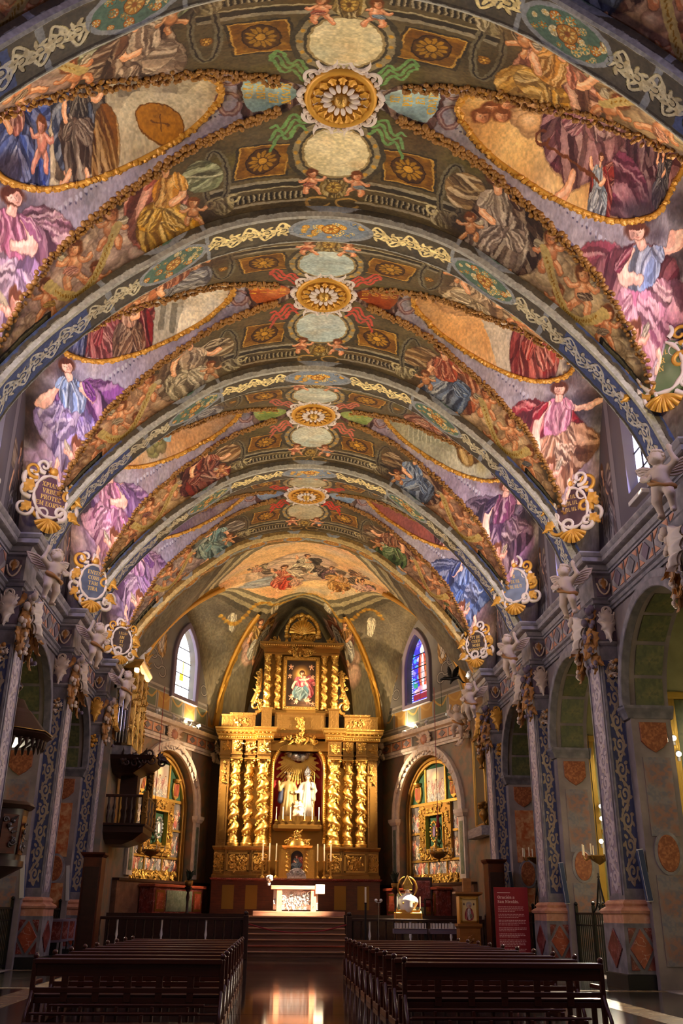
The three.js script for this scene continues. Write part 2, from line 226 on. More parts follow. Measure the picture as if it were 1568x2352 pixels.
    // lateral cells
    for (const q of [-1, 1]) {
      const i = q < 0 ? 0 : 1, g = []; for (let j = 0; j <= 40; j++) { const r = j / 40; g.push([bX(q * arcOf(r)), bY(groinV(r))]); }
      const cell = [...g, [bX(q * 1.08), bY(1)], [bX(q * 1.08), bY(-1)], ...g.map(([x, y]) => [x, BH - y]).reverse()];
      path(cell); c.fillStyle = mix('#8d8a8e', B.vcl[i], 0.3); c.fill(); c.save(); path(cell); c.clip();
      mottle(c, q > 0 ? bX(0.2) : 0, 0, BW * 0.42, BH, ['#7a7684', '#a5a09c', '#6f6868', '#bcb4ac', '#8a7a78'], 110, 30, 100, 0.4);
      for (let j = 0; j < 46; j++) for (const s of [-1, 1]) { const r = 0.34 + j * 0.0145, v = groinV(r) - 0.085; c.fillStyle = '#a8a4ae'; c.beginPath(); c.ellipse(bX(q * arcOf(r)), bY(s * v), 6, 4, 0, 0, 7); c.fill(); c.fillStyle = '#5c586a'; c.fillRect(bX(q * arcOf(r)) - 3, bY(s * v) + 4, 6, 3); }
      // framed scene
      const al = almond(q); c.save(); smooth(c, al); c.clip(); const [p0, p1, p2] = B.scene[i];
      c.fillStyle = p0; c.fillRect(0, 0, BW, BH); mottle(c, Math.min(bX(q * 0.24), bX(q * 1.05)), bY(-0.45), bX(0.81) - bX(0), bY(0.9) - bY(0), [p0, p1, p2, light(p2, 0.3)], 60, 30, 130, 0.45);
      const sx = (U) => bX(q * U), poly = (pts, col) => { path(pts.map(([u, v]) => [sx(u), bY(v)])); c.fillStyle = col; c.fill(); };
      SCENES[k + (q < 0 ? 'L' : 'R')]?.(c, { poly, sx, at, q, m: mSc, pal: B });
      c.restore();
      // virtue seated on a cloud beside the window, on both haunches
      for (const s of [-1, 1]) {
        at(q * 0.97, s * 0.6, mVirt, () => { mottle(c, -70, -200, 140, 420, ['#3a3038', '#4a4048', '#2e2830', '#5a4848'], 30, 30, 60, 0.6); });
        at(q * 0.88, s * 0.8, mVirt, () => { cloud(c, 0, 0, 200, 240, B.vcl[i], 20); cloud(c, q * 10, 60, 140, 150, light(B.vcl[i], 0.15), 14); });
        at(q * 0.875, s * 0.6, mVirt, () => { figure(c, 285, B.virt[i], -q, false, { hair: '#5c3a2a', skin: '#dcb0a0' }); });
        at(q * 0.83, s * 0.72, mVirt, () => putto(c, 74, q, '#cf9a88', true));
      }
      c.restore();
      // lettered tablet between boss and frame
      const tb = [[0.085, 0], [0.11, 0.075], [0.16, 0.125], [0.2, 0.135], [0.215, 0]], tp = [...tb, ...tb.slice(1, -1).reverse().map(([u, v]) => [u, -v])].map(([u, v]) => [bX(q * u), bY(v)]);
      const big = tp.map(([x, y]) => [bX(q * 0.16) + (x - bX(q * 0.16)) * 1.18, bY(0) + (y - bY(0)) * 1.45]);
      cloth(c, big, '#5c4440', 8, PI / 2); smooth(c, tp); c.fillStyle = B.tablet[i]; c.fill(); c.save(); c.clip(); mottle(c, bX(q * 0.16) - 70, bY(0) - 80, 140, 160, [light(B.tablet[i], 0.4), dark(B.tablet[i], 0.2)], 14, 20, 50, 0.4); c.restore();
      c.save(); c.translate(bX(q * 0.155), bY(0)); c.rotate(-PI / 2); c.fillStyle = '#c9a24a'; c.textAlign = 'center'; const tx = B.text[i]; c.font = 'bold 25px serif'; tx.forEach((t, n) => letters(c, t, 0, (n - (tx.length - 1) / 2) * 26 + 9, 25)); c.restore();
      for (const s of [-1, 1]) { c.strokeStyle = '#7c6262'; c.lineWidth = 13; c.beginPath(); c.ellipse(bX(q * 0.24), bY(s * 0.09), 22, 30, 0, 0, 5.6); c.stroke(); c.strokeStyle = '#a58c86'; c.lineWidth = 4; c.stroke(); }
    }
    // cracks and stains of old plaster
    mottle(c, 0, 0, BW, BH, ['#6a5020', '#4a3c30', '#8a7a5c', '#54506a', '#7a5a40'], 220, 30, 90, 0.1);
    mottle(c, 0, 0, BW, BH, ['#2a221a', '#d8c8a8'], 160, 14, 70, 0.07); brush(c, BW, BH, 2.0, 0.2);
  });
}
const SCENES = {
  '1L': (c, { poly, at, q, m }) => { poly([[0.27, -0.12], [0.45, -0.3], [0.62, -0.38], [0.62, 0.12], [0.4, 0.2]], '#a69b86'); poly([[0.36, -0.1], [0.4, -0.12], [0.4, 0.05], [0.36, 0.06]], '#8a806e'); poly([[0.46, -0.16], [0.52, -0.18], [0.52, 0.1], [0.46, 0.08]], '#7e7566'); poly([[0.3, 0.06], [0.48, 0.06], [0.58, 0.34], [0.4, 0.26]], '#b9ae96');
    c.fillStyle = '#9c7026'; c.save(); c.translate(bX(-0.41), bY(0.2)); c.beginPath(); c.ellipse(0, 0, 62, 40, 0.3, 0, 7); c.fill(); c.strokeStyle = '#6a4a18'; c.lineWidth = 3; c.stroke(); c.beginPath(); c.moveTo(-24, 0); c.lineTo(24, 4); c.moveTo(0, -18); c.lineTo(2, 20); c.stroke(); c.restore();
    at(-0.74, -0.06, m, () => figure(c, 330, ['#a8977a', '#221d1c', '#b5a488'], 1, false, { hair: '#3a2a1c', tilt: 0.5 })); at(-0.64, 0.18, m, () => figure(c, 160, ['#5a4a40', '#44506a', '#3a3430'], -1)); at(-0.86, 0.26, m, () => figure(c, 215, ['#4a5c9a', '#3f4f88', '#b07a70'], 1)); at(-0.76, 0.3, m, () => putto(c, 62, 1, '#c28878', false)); at(-0.56, 0.3, m, () => cloth(c, [[-20, -70], [26, -60], [36, 40], [-36, 70]], '#7c5626', 7, 1.2)); },
  '1R': (c, { poly, at, m }) => { cloud(c, bX(0.48), bY(0.02), 190, 170, '#c9a478', 18); cloud(c, bX(0.4), bY(-0.12), 150, 90, '#dcc08c', 12);
    at(0.335, 0.02, m, () => { for (const [x, y] of [[0, 0], [24, 18], [30, -14], [-14, 22]]) head(c, x, y, 15, '#c48c68', '#7a5030'); });
    at(0.82, 0.1, [1.5, 0, 0, 1.35], () => { cloth(c, [[-110, -100], [60, -130], [150, -40], [150, 110], [20, 150], [-80, 90], [-120, 10]], '#6a3c44', 16, 0.7); cloth(c, [[-20, -70], [90, -60], [110, 60], [0, 90], [-50, 20]], '#54343a', 10, 1.1); cloth(c, [[-110, 30], [-30, 40], [60, 110], [-40, 130], [-110, 90]], '#7c4858', 10, 0.4); });
    at(0.64, -0.05, m, () => figure(c, 290, ['#8a5a60', '#7a4450', '#c2b0a8'], -1, false, { hair: '#3a2418', tilt: 0.4 })); at(0.93, 0.3, m, () => figure(c, 90, ['#3a3a44', '#2c2a30', '#5a5258'], 1)); at(0.68, 0.33, m, () => figure(c, 90, ['#8a949c', '#7c3028', '#98a0a4'], 1));
    stroke(c, [[bX(0.5), bY(0.2)], [bX(0.68), bY(0.32)]], 6, '#6a4424'); c.strokeStyle = '#6a4424'; c.lineWidth = 6; c.beginPath(); c.arc(bX(0.49), bY(0.17), 17, 0, 5); c.stroke(); },
  '2L': (c, { poly, at, m }) => { cloud(c, bX(-0.42), bY(-0.02), 220, 120, '#dccdb8'); cloud(c, bX(-0.55), bY(-0.12), 200, 90, '#e0d2c0'); poly([[0.4, 0.06], [0.62, 0.06], [0.7, 0.42], [0.45, 0.34]], '#a8a296'); poly([[0.4, 0.06], [0.62, 0.06], [0.6, 0.12], [0.42, 0.12]], '#8c877c'); for (let i = 0; i < 5; i++) poly([[0.44 + i * 0.04, 0.16], [0.46 + i * 0.04, 0.16], [0.47 + i * 0.04, 0.3], [0.45 + i * 0.04, 0.3]], '#7c776c');
    at(-0.72, 0.08, m, () => figure(c, 240, ['#221e22', '#1c1a1e', '#c8bcaa'], 1)); at(-0.72, 0.26, m, () => figure(c, 180, ['#7a2c34', '#5a2430', '#8c4a44'], -1)); at(-0.62, 0.27, m, () => figure(c, 160, ['#6a4a38', '#7a2a2c', '#b08a78'], 1)); at(-0.86, 0.26, m, () => figure(c, 140, ['#4a5890', '#7a3a40', '#3c4a7c'], 1)); },
  '2R': (c, { poly, at, m }) => { cloud(c, bX(0.42), bY(0.0), 200, 150, '#cfa878'); cloud(c, bX(0.5), bY(-0.1), 160, 90, '#e2c498'); poly([[0.5, -0.1], [0.95, -0.3], [0.95, 0.1], [0.56, 0.14]], '#a8906c'); for (let i = 0; i < 4; i++) poly([[0.66 + i * 0.06, -0.06], [0.69 + i * 0.06, -0.07], [0.69 + i * 0.06, 0.02], [0.66 + i * 0.06, 0.02]], '#8a7658'); poly([[0.5, 0.17], [0.95, 0.08], [1.04, 0.45], [0.6, 0.45]], '#b5ab9a');
    at(0.76, 0.2, m, () => figure(c, 230, ['#94382e', '#7c2826', '#a85044'], -1)); at(0.86, 0.22, m, () => cloth(c, [[-40, -10], [60, -20], [70, 40], [-30, 44]], '#a03028', 7, 0.2)); at(0.94, 0.1, m, () => figure(c, 140, ['#5a6a90', '#3a4258', '#8a8078'], 1)); },
  '3L': (c, { poly, at, m }) => { poly([[0.5, -0.2], [0.72, -0.3], [0.72, 0.36], [0.55, 0.3]], '#93aab0'); cloud(c, bX(-0.4), bY(0.05), 160, 120, '#b08a64'); cloud(c, bX(-0.64), bY(0.3), 120, 70, '#7c7a4c'); at(-0.82, 0.15, m, () => figure(c, 190, ['#8a5a48', '#6a3a34', '#a07058'], 1)); },
  '3R': (c, { poly, at, m }) => { poly([[0.3, -0.2], [0.56, -0.36], [0.56, 0.3], [0.36, 0.22]], '#8f8c78'); for (let i = 0; i < 9; i++) poly([[0.34 + i * 0.022, -0.2], [0.342 + i * 0.022, -0.2], [0.36 + i * 0.02, 0.25], [0.355 + i * 0.02, 0.25]], '#b5b09a'); at(0.66, 0.16, m, () => cloth(c, [[-60, -90], [50, -80], [80, 60], [-40, 90], [-80, 10]], '#8c6a2c', 14, 1.0)); at(0.84, 0.2, m, () => figure(c, 160, ['#5c3a50', '#43304a', '#74465c'], -1)); },
  '4L': (c, { at, m }) => { cloud(c, bX(-0.5), bY(0.1), 240, 150, '#6a5460'); at(-0.75, 0.2, m, () => figure(c, 170, ['#5a4058', '#4a344c', '#6c5068'], 1)); },
  '4R': (c, { at, m }) => { cloud(c, bX(0.5), bY(0.1), 240, 150, '#8c5a52'); at(0.72, 0.2, m, () => figure(c, 170, ['#7c3c34', '#5c2c2c', '#94584c'], -1)); },
};
// ---- painted band of the transverse arches: canvas x along the arc, y across ----
function paintBand(kind, relief = false) {
  seed = 500 + kind;
  return canvasTex(2048, 128, (c, W, H) => {
    if (relief) { c.fillStyle = '#000000'; c.fillRect(0, 0, W, H); const run = (x0, x1, n) => { c.save(); c.translate(x0, H / 2); rinceau(c, x1 - x0, H * 0.74, '#ffffff', n); c.restore(); }; for (const q of [-1, 1]) for (const [a, b, n] of [[0.64, 1, 8], [0.095, 0.3, 5], [0.49, 0.64, 4]]) { const x0 = W / 2 + q * a * W / 2, x1 = W / 2 + q * b * W / 2; run(Math.min(x0, x1), Math.max(x0, x1), n); } c.fillStyle = '#ffffff'; c.fillRect(0, 0, W, 9); c.fillRect(0, H - 9, W, 9); return; }
    c.fillStyle = kind ? '#7a6644' : '#565046'; c.fillRect(0, 0, W, H); mottle(c, 0, 0, W, H, kind ? ['#7a5a30', '#8a7a58', '#544a38'] : ['#4a4438', '#645c4c', '#545050'], 120, 20, 70, 0.4);
    const run = (x0, x1, col, n) => { c.save(); c.translate(x0, H / 2); rinceau(c, x1 - x0, H * 0.74, col, n); c.restore(); };
    const med = (x, w, ground, cols) => { c.save(); c.translate(x, H / 2);
      c.fillStyle = '#8a8c92'; c.beginPath(); c.ellipse(0, 0, w / 2 + 12, H * 0.45, 0, 0, 7); c.fill(); c.fillStyle = ground; c.beginPath(); c.ellipse(0, 0, w / 2, H * 0.37, 0, 0, 7); c.fill(); c.save(); c.clip();
      for (let i = 0; i < 30; i++) { const u = rr(-0.46, 0.46) * w, v = rr(-0.3, 0.3) * H; rosette(c, u, v, rr(6, 13), 1, [cols[i % cols.length], cols[(i + 1) % cols.length], '#c9a860'], 6); }
      rosette(c, 0, 0, 22, 1, ['#a87830', '#d0b070', '#8a5a20'], 8); c.restore(); c.restore(); };
    if (kind) { for (let i = 0; i < 24; i++) { const x = (i + 0.5) * W / 24; if (i % 2) med(x, 76, '#a8772c', ['#c99a4a', '#8a5a20', '#b58a40']); else { c.save(); c.translate(x - 38, H / 2); rinceau(c, 76, H * 0.6, i % 4 ? '#b58a5c' : '#8c9aa0', 2); c.restore(); } } }
    else for (const q of [-1, 1]) {
      const X = (s) => W / 2 + q * s * W / 2, seg = (a, b) => [Math.min(X(a), X(b)), Math.max(X(a), X(b))];
      for (const [a, b] of [[0.57, 0.585], [0.3, 0.31]]) { const [x0, x1] = seg(a, b); c.fillStyle = '#8a8c92'; c.fillRect(x0, 0, x1 - x0, H); }
      { const [x0, x1] = seg(0.64, 1); c.fillStyle = '#4c577c'; c.fillRect(x0, H * 0.12, x1 - x0, H * 0.76); run(x0, x1, '#b8b6b4', 8); }
      run(...seg(0.095, 0.3), '#dccca0', 5); run(...seg(0.49, 0.64), '#c0b8a2', 4);
      med(X(0.4), 170, '#5c7064', ['#c4b48a', '#6a8a7c', '#b5782c', '#d4ccb0']);
    }
    if (!kind) med(W / 2, 190, '#7c8490', ['#c08a2c', '#d4c08a', '#6a80a0', '#b5a070']);
    c.fillStyle = kind ? '#b5a27c' : '#a3a19c'; c.fillRect(0, 0, W, 9); c.fillRect(0, H - 9, W, 9); 
    mottle(c, 0, 0, W, H, ['#2a221a', '#e0d4b8'], 80, 8, 30, 0.12); brush(c, W, H, 1.2, 0.2);
  }, !relief);
}
// ---------- helpers ----------
let seed = 7;
const rnd = () => { seed = (seed * 1664525 + 1013904223) >>> 0; return seed / 4294967296; };
const rr = (a, b) => a + (b - a) * rnd();
const V3 = (x, y, z) => new THREE.Vector3(x, y, z);
const lerp = (a, b, t) => a + (b - a) * t, clamp = (v, a, b) => Math.min(b, Math.max(a, v));
const used = new Map();
function numbered(n) { const k = used.get(n) ?? 0; used.set(n, k + 1); return k ? n + '_' + String(k).padStart(3, '0') : n; }
function shade(o) { o.castShadow = true; o.receiveShadow = true; return o; }
function prep(g) {
  const h = g.index ? g.toNonIndexed() : g;
  for (const k of Object.keys(h.attributes)) if (!['position', 'normal', 'uv'].includes(k)) h.deleteAttribute(k);
  if (!h.attributes.normal) h.computeVertexNormals();
  if (!h.attributes.uv) h.setAttribute('uv', new THREE.BufferAttribute(new Float32Array(h.attributes.position.count * 2), 2));
  h.morphAttributes = {}; h.clearGroups(); return h;
}
const merge = (list) => list.length === 1 ? list[0] : mergeGeometries(list.flat(9).map(prep));
const STUFF = /^(fruit|garland_fruit|cornice_beads|frame_beads|bead_rim|vine|cornice_leaves|cartouche_foliage|leaf_spray|groin_garland|foliage|blossoms|bouquet|curly_hair|hair|silver_cloud|crest_flowers|panel_carving|frame_carving|post_carving|predella_carving|frieze_carving|attic_carving|upper_carving|pilaster_carving|pedestal_carving|carved_panel_relief|inner_petals)$/;   // lumps too small to pick apart
function part(name, g, mat, parent, label) {
  const m = shade(new THREE.Mesh(Array.isArray(g) ? merge(g) : g, mat));
  m.name = name; parent.add(m); if (label) m.userData.label = label; if (STUFF.test(name)) m.userData.kind = 'stuff'; return m;
}
function thing(name, label, category, [x, y, z] = [0, 0, 0], turn = 0, group) {
  const o = new THREE.Group(); o.name = numbered(name); o.position.set(x, y, z); o.rotation.y = turn;
  o.userData = { label, category }; if (group) o.userData.group = group; scene.add(o); return o;
}
function single(name, g, mat, label, category, [x, y, z] = [0, 0, 0], turn = 0, group) {
  const m = shade(new THREE.Mesh(Array.isArray(g) ? merge(g) : g, mat));
  m.name = numbered(name); m.position.set(x, y, z); m.rotation.y = turn;
  m.userData = { label, category }; if (group) m.userData.group = group; scene.add(m); return m;
}
function struct(name, g, mat) {
  const m = g ? shade(new THREE.Mesh(Array.isArray(g) ? merge(g) : g, mat)) : new THREE.Group();
  m.name = name; m.userData = { kind: 'structure' }; scene.add(m); return m;
}
function dup(o, pos, turn, label, group) {
  const c = o.clone(); c.name = numbered(o.name.replace(/_\d{3}$/, '')); c.userData = { ...o.userData };
  if (pos) c.position.set(...pos); if (turn !== undefined) c.rotation.y = turn;
  if (label) c.userData.label = label; if (group) c.userData.group = group; scene.add(c); return c;
}
// geometry makers
const tr = (g, x = 0, y = 0, z = 0, rx = 0, ry = 0, rz = 0, s = 1) => {
  const sc = Array.isArray(s) ? V3(...s) : V3(s, s, s);
  const c = g.clone(); c.applyMatrix4(new THREE.Matrix4().compose(V3(x, y, z), new THREE.Quaternion().setFromEuler(new THREE.Euler(rx, ry, rz)), sc));
  if (sc.x * sc.y * sc.z < 0) flip(c); return c;
};
function flip(g) {
  if (g.index) { const a = g.index.array; for (let i = 0; i < a.length; i += 3) { const t = a[i]; a[i] = a[i + 1]; a[i + 1] = t; } }
  else for (const k of Object.keys(g.attributes)) { const at = g.attributes[k], n = at.itemSize, a = at.array;
    for (let i = 0; i < at.count; i += 3) for (let j = 0; j < n; j++) { const t = a[i * n + j]; a[i * n + j] = a[(i + 1) * n + j]; a[(i + 1) * n + j] = t; } }
  return g;
}
// box from corner to corner, uv in metres
function bx(x0, x1, y0, y1, z0, z1) {
  const g = new THREE.BoxGeometry(x1 - x0, y1 - y0, z1 - z0); g.translate((x0 + x1) / 2, (y0 + y1) / 2, (z0 + z1) / 2);
  const p = g.attributes.position, n = g.attributes.normal, u = g.attributes.uv;
  for (let i = 0; i < p.count; i++) {
    const ax = Math.abs(n.getX(i)), ay = Math.abs(n.getY(i));
    u.setXY(i, ax > 0.5 ? p.getZ(i) : p.getX(i), ay > 0.5 ? p.getZ(i) : p.getY(i));
  }
  return g;
}
function rbx(x0, x1, y0, y1, z0, z1, r = 0.01) {
  const g = new RoundedBoxGeometry(x1 - x0, y1 - y0, z1 - z0, 2, r); g.translate((x0 + x1) / 2, (y0 + y1) / 2, (z0 + z1) / 2); return g;
}
// flat picture of w x h facing +z, centred at the bottom, uv 0..1
function pane(w, h, y0 = 0) { const g = new THREE.PlaneGeometry(w, h); g.translate(0, y0 + h / 2, 0); return g; }
const lathe = (pts, seg = 20) => new THREE.LatheGeometry(pts.map(([r, y]) => new THREE.Vector2(r, y)), seg);
function tube(pts, r, seg = 24, rad = 6, closed = false) {
  const c = new THREE.CatmullRomCurve3(pts.map((p) => p.isVector3 ? p : V3(...p)), closed);
  const g = new THREE.TubeGeometry(c, seg, 1, rad, closed), p = g.attributes.position, fr = typeof r === 'function' ? r : () => r;
  for (let i = 0; i <= seg; i++) { const q = c.getPointAt(i / seg), k = fr(i / seg);
    for (let j = 0; j <= rad; j++) { const n = i * (rad + 1) + j; p.setXYZ(n, q.x + (p.getX(n) - q.x) * k, q.y + (p.getY(n) - q.y) * k, q.z + (p.getZ(n) - q.z) * k); } }
  return g;
}
// volute in the xy plane: starts at the origin going along +x and curls to the left, size s
function volute(s, r, turns = 1.4, seg = 22, k = 1) {
  const pts = [];
  for (let i = 0; i <= 14; i++) { const t = i / 14, a = -PI / 2 + k * t * turns * 2 * PI, q = s * (1 - 0.82 * t);
    pts.push(V3(Math.cos(a) * q, Math.sin(a) * q * k + s * k, 0)); }
  return tube(pts, (t) => r * (1 - 0.45 * t), seg, 5);
}
function ball(r, x, y, z, s = [1, 1, 1], d = 8) { const g = new THREE.SphereGeometry(r, d, Math.max(5, d - 2)); g.scale(...s); g.translate(x, y, z); return g; }
const ico = new THREE.IcosahedronGeometry(1, 1);
function lump(r, x, y, z) { return tr(ico, x, y, z, rr(0, 3), rr(0, 3), 0, r); }
function shapeOf(pts) { const s = new THREE.Shape(); pts.forEach(([x, y], i) => i ? s.lineTo(x, y) : s.moveTo(x, y)); s.closePath(); return s; }
const extr = (shape, depth, bevel = 0, o = {}) => new THREE.ExtrudeGeometry(shape, { depth, bevelEnabled: bevel > 0, bevelThickness: bevel, bevelSize: bevel, bevelSegments: 1, curveSegments: 20, ...o });
// acanthus leaf hanging from the origin down -y, facing +z, with cut lobes, a raised rib and a curled tip
function leaf(len, wid, curl = 0.35, lobes = 4) {
  const pts = [], side = (t) => { const env = Math.sin(PI * Math.pow(clamp(t, 0, 1), 0.62)) * (1 - 0.45 * t); return wid * 0.5 * env * (0.72 + 0.38 * Math.abs(Math.sin(t * lobes * PI))) + 0.004; };
  const N = lobes * 6; const g = new THREE.PlaneGeometry(1, 1, 6, N), p = g.attributes.position;
  for (let i = 0; i < p.count; i++) {
    const u = p.getX(i) * 2, t = 0.5 - p.getY(i), w = side(t);
    const x = u * w, y = -len * t - Math.abs(u) * wid * 0.06 * Math.sin(t * lobes * 2 * PI);
    const z = wid * 0.16 * (1 - u * u) + wid * 0.10 * Math.sin(Math.abs(u) * 2.6) * Math.cos(t * lobes * 2 * PI) * 0.5 + curl * len * 0.5 * Math.pow(t, 3) - 0.02;
    p.setXYZ(i, x, y, z);
  }
  g.computeVertexNormals();
  const back = g.clone(); back.translate(0, 0, -wid * 0.09); flip(back); back.computeVertexNormals();
  return merge([g, back]);
}
// straight moulding: profile [[out, up]...] swept along x from x0 to x1, out = +z
function mould(profile, x0, x1) {
  const g = extr(shapeOf([[-0.001, profile[0][1]], ...profile, [-0.001, profile[profile.length - 1][1]]].map(([o, u]) => [o, u])), x1 - x0);
  g.rotateY(-PI / 2); g.scale(1, 1, 1); // shape x -> +z, extrusion z -> -x
  g.translate(x1, 0, 0); return toCreasedNormals(g, 0.5);
}
const CORN = [[0, 0], [0.05, 0], [0.05, 0.06], [0.1, 0.08], [0.14, 0.16], [0.16, 0.2], [0.3, 0.22], [0.34, 0.24], [0.34, 0.36], [0.37, 0.38], [0.42, 0.46], [0.42, 0.5], [0, 0.5]];
// textures
function canvasTex(w, h, draw, srgb = true) {
  const c = document.createElement('canvas'); c.width = w; c.height = h; const x = c.getContext('2d'); draw(x, w, h);
  const t = new THREE.CanvasTexture(c); if (srgb) t.colorSpace = THREE.SRGBColorSpace; t.wrapS = t.wrapT = THREE.RepeatWrapping; t.anisotropy = 8; return t;
}
const hash = (x, y, s = 0) => { let h = Math.imul(x, 374761393) ^ Math.imul(y, 668265263) ^ Math.imul(s, 982451653); h = Math.imul(h ^ (h >>> 13), 1274126177); return ((h ^ (h >>> 16)) >>> 0) / 4294967296; };
function vnoise(x, y, per, s) { const ix = Math.floor(x), iy = Math.floor(y), fx = x - ix, fy = y - iy, u = fx * fx * (3 - 2 * fx), v = fy * fy * (3 - 2 * fy), w = (a) => ((a % per) + per) % per;
  return lerp(lerp(hash(w(ix), w(iy), s), hash(w(ix + 1), w(iy), s), u), lerp(hash(w(ix), w(iy + 1), s), hash(w(ix + 1), w(iy + 1), s), u), v); }
function fbm(x, y, per, s, oct = 4) { let a = 0, k = 0.5; for (let o = 0; o < oct; o++) { a += k * vnoise(x, y, per, s + o); x *= 2; y *= 2; per *= 2; k *= 0.5; } return a / (1 - Math.pow(0.5, oct)); }
function noiseTex(n, per, s, f, srgb = false, oct = 4) {
  const d = new Uint8Array(n * n * 4);
  for (let y = 0; y < n; y++) for (let x = 0; x < n; x++) { const v = f(fbm(x / n * per, y / n * per, per, s, oct), x / n, y / n), i = (y * n + x) * 4;
    for (let c = 0; c < 3; c++) d[i + c] = clamp(Math.round(Array.isArray(v) ? v[c] : v), 0, 255); d[i + 3] = 255; }
  const t = new THREE.DataTexture(d, n, n); t.magFilter = THREE.LinearFilter; t.minFilter = THREE.LinearMipmapLinearFilter; t.wrapS = t.wrapT = THREE.RepeatWrapping;
  if (srgb) t.colorSpace = THREE.SRGBColorSpace; t.needsUpdate = true; return t;
}
const rep = (t, x, y) => { const c = t.clone(); c.repeat.set(x, y); c.needsUpdate = true; return c; };
const std = (color, roughness = 0.7, o = {}) => new THREE.MeshStandardMaterial({ color, roughness, ...o });
// ---------- materials ----------
const bumpN = noiseTex(256, 8, 3, (v) => v * 255);
const marbleTint = (a, b, s, vein = 0) => noiseTex(256, 5, s, (v, x, y) => { const k = clamp((v - 0.3) * 2.2, 0, 1), w = vein ? Math.max(0, 1 - Math.abs(fbm(x * 6, y * 6, 6, s + 20) - 0.5) * 26) * vein : 0;
  return [0, 1, 2].map((i) => lerp(a[i], b[i], k) + w * (230 - lerp(a[i], b[i], k))); }, true, 5);
const mapped = (t, roughness, o = {}) => new THREE.MeshStandardMaterial({ map: t, roughness, ...o });
const M = {
  plaster: mapped(marbleTint([120, 112, 112], [165, 155, 150], 11), 0.85, { bumpMap: bumpN, bumpScale: 0.004 }),
  greyStone: mapped(marbleTint([118, 115, 122], [158, 153, 156], 12), 0.55),
  whiteStone: mapped(marbleTint([188, 178, 168], [222, 214, 202], 13), 0.5),
  blueGrey: mapped(marbleTint([98, 96, 104], [136, 131, 136], 14), 0.6),
  redMarble: mapped(marbleTint([128, 52, 34], [172, 84, 56], 15, 0.5), 0.3),
  redDark: mapped(marbleTint([92, 34, 30], [128, 54, 46], 16, 0.4), 0.3),
  pinkMarble: mapped(marbleTint([176, 120, 96], [206, 150, 122], 17, 0.2), 0.35),
  greenMarble: mapped(marbleTint([88, 104, 88], [120, 132, 112], 18, 0.35), 0.35),
  stucco: std(0xcbb9a6, 0.6, { bumpMap: bumpN, bumpScale: 0.003 }),
  stuccoWhite: std(0xd8cabb, 0.5),
  ochre: std(0xa8763a, 0.55),
  violetGrey: std(0x6d6070, 0.6),
  gold: std(0xcda656, 0.3, { metalness: 0.85, bumpMap: rep(bumpN, 3, 3), bumpScale: 0.01 }),
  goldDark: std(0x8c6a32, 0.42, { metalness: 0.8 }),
  goldPaint: std(0xcf9a3c, 0.45, { metalness: 0.35 }),
  wood: mapped(noiseTex(256, 6, 31, (v, x, y) => { const g = fbm(x * 2, y * 40, 40, 33); const k = 0.6 * g + 0.4 * v; return [52 + 62 * k, 22 + 30 * k, 10 + 16 * k]; }, true), 0.32),
  woodDark: mapped(noiseTex(256, 6, 41, (v, x, y) => { const g = fbm(x * 2, y * 40, 40, 43); const k = 0.6 * g + 0.4 * v; return [30 + 36 * k, 16 + 18 * k, 10 + 12 * k]; }, true), 0.4),
  woodGold: mapped(noiseTex(256, 6, 51, (v, x, y) => { const g = fbm(x * 2, y * 30, 30, 53); const k = 0.6 * g + 0.4 * v; return [130 + 60 * k, 84 + 40 * k, 34 + 20 * k]; }, true), 0.4),
  iron: std(0x15130f, 0.5, { metalness: 0.5 }),
  black: std(0x0b0a0a, 0.6),
  chrome: std(0xc9ccd2, 0.18, { metalness: 1 }),
  silver: std(0xb9bcc2, 0.32, { metalness: 0.95, bumpMap: rep(bumpN, 4, 4), bumpScale: 0.02 }),
  white: std(0xe8e4da, 0.5),
  wax: std(0xeee4c8, 0.5),
  green: std(0x0f3b24, 0.9),
  red: std(0x8f1420, 0.6),
  skin: std(0xd9b49a, 0.55),
  speaker: std(0xc9c6c4, 0.5),
  speakerCloth: std(0x3c4a68, 0.8),
};
// ---------- vault profile ----------
const PROF = [[0, 16.68], [1.2, 16.55], [2.4, 16.18], [3.2, 15.75], [3.9, 15.2], [4.5, 14.72], [5.1, 14.15], [5.9, 13.25], [6.5, 12.45], [7.0, 11.6], [7.3, 10.85]];
const profX = new Float64Array(201), profS = new Float64Array(201), profY = new Float64Array(201);
const WEB = 0.24;
{
  const n = PROF.length, m = [];                            // monotone cubic through the measured points, apex horizontal
  for (let i = 0; i < n - 1; i++) m.push((PROF[i + 1][1] - PROF[i][1]) / (PROF[i + 1][0] - PROF[i][0]));
  const t = PROF.map((p, i) => i === 0 ? 0 : i === n - 1 ? m[n - 2] : (m[i - 1] + m[i]) / 2);
  const at = (x) => { let i = 0; while (i < n - 2 && x > PROF[i + 1][0]) i++; const h = PROF[i + 1][0] - PROF[i][0], q = (x - PROF[i][0]) / h, a = q * q, b = a * q;
    return (2 * b - 3 * a + 1) * PROF[i][1] + (b - 2 * a + q) * h * t[i] + (-2 * b + 3 * a) * PROF[i + 1][1] + (b - a) * h * t[i + 1]; };
  for (let i = 0; i <= 200; i++) { profX[i] = i / 200 * 7.3; profY[i] = at(profX[i]); if (i) profS[i] = profS[i - 1] + Math.hypot(profX[i] - profX[i - 1], profY[i] - profY[i - 1]); }
}
const STOT = profS[200];
const look = (a, v, b) => { let lo = 0, hi = 200; while (hi - lo > 1) { const k = (lo + hi) >> 1; if (a[k] > v) hi = k; else lo = k; } return lerp(b[lo], b[hi], (v - a[lo]) / (a[hi] - a[lo])); };
const soffitY = (x) => look(profX, clamp(Math.abs(x), 0, 7.3), profY);
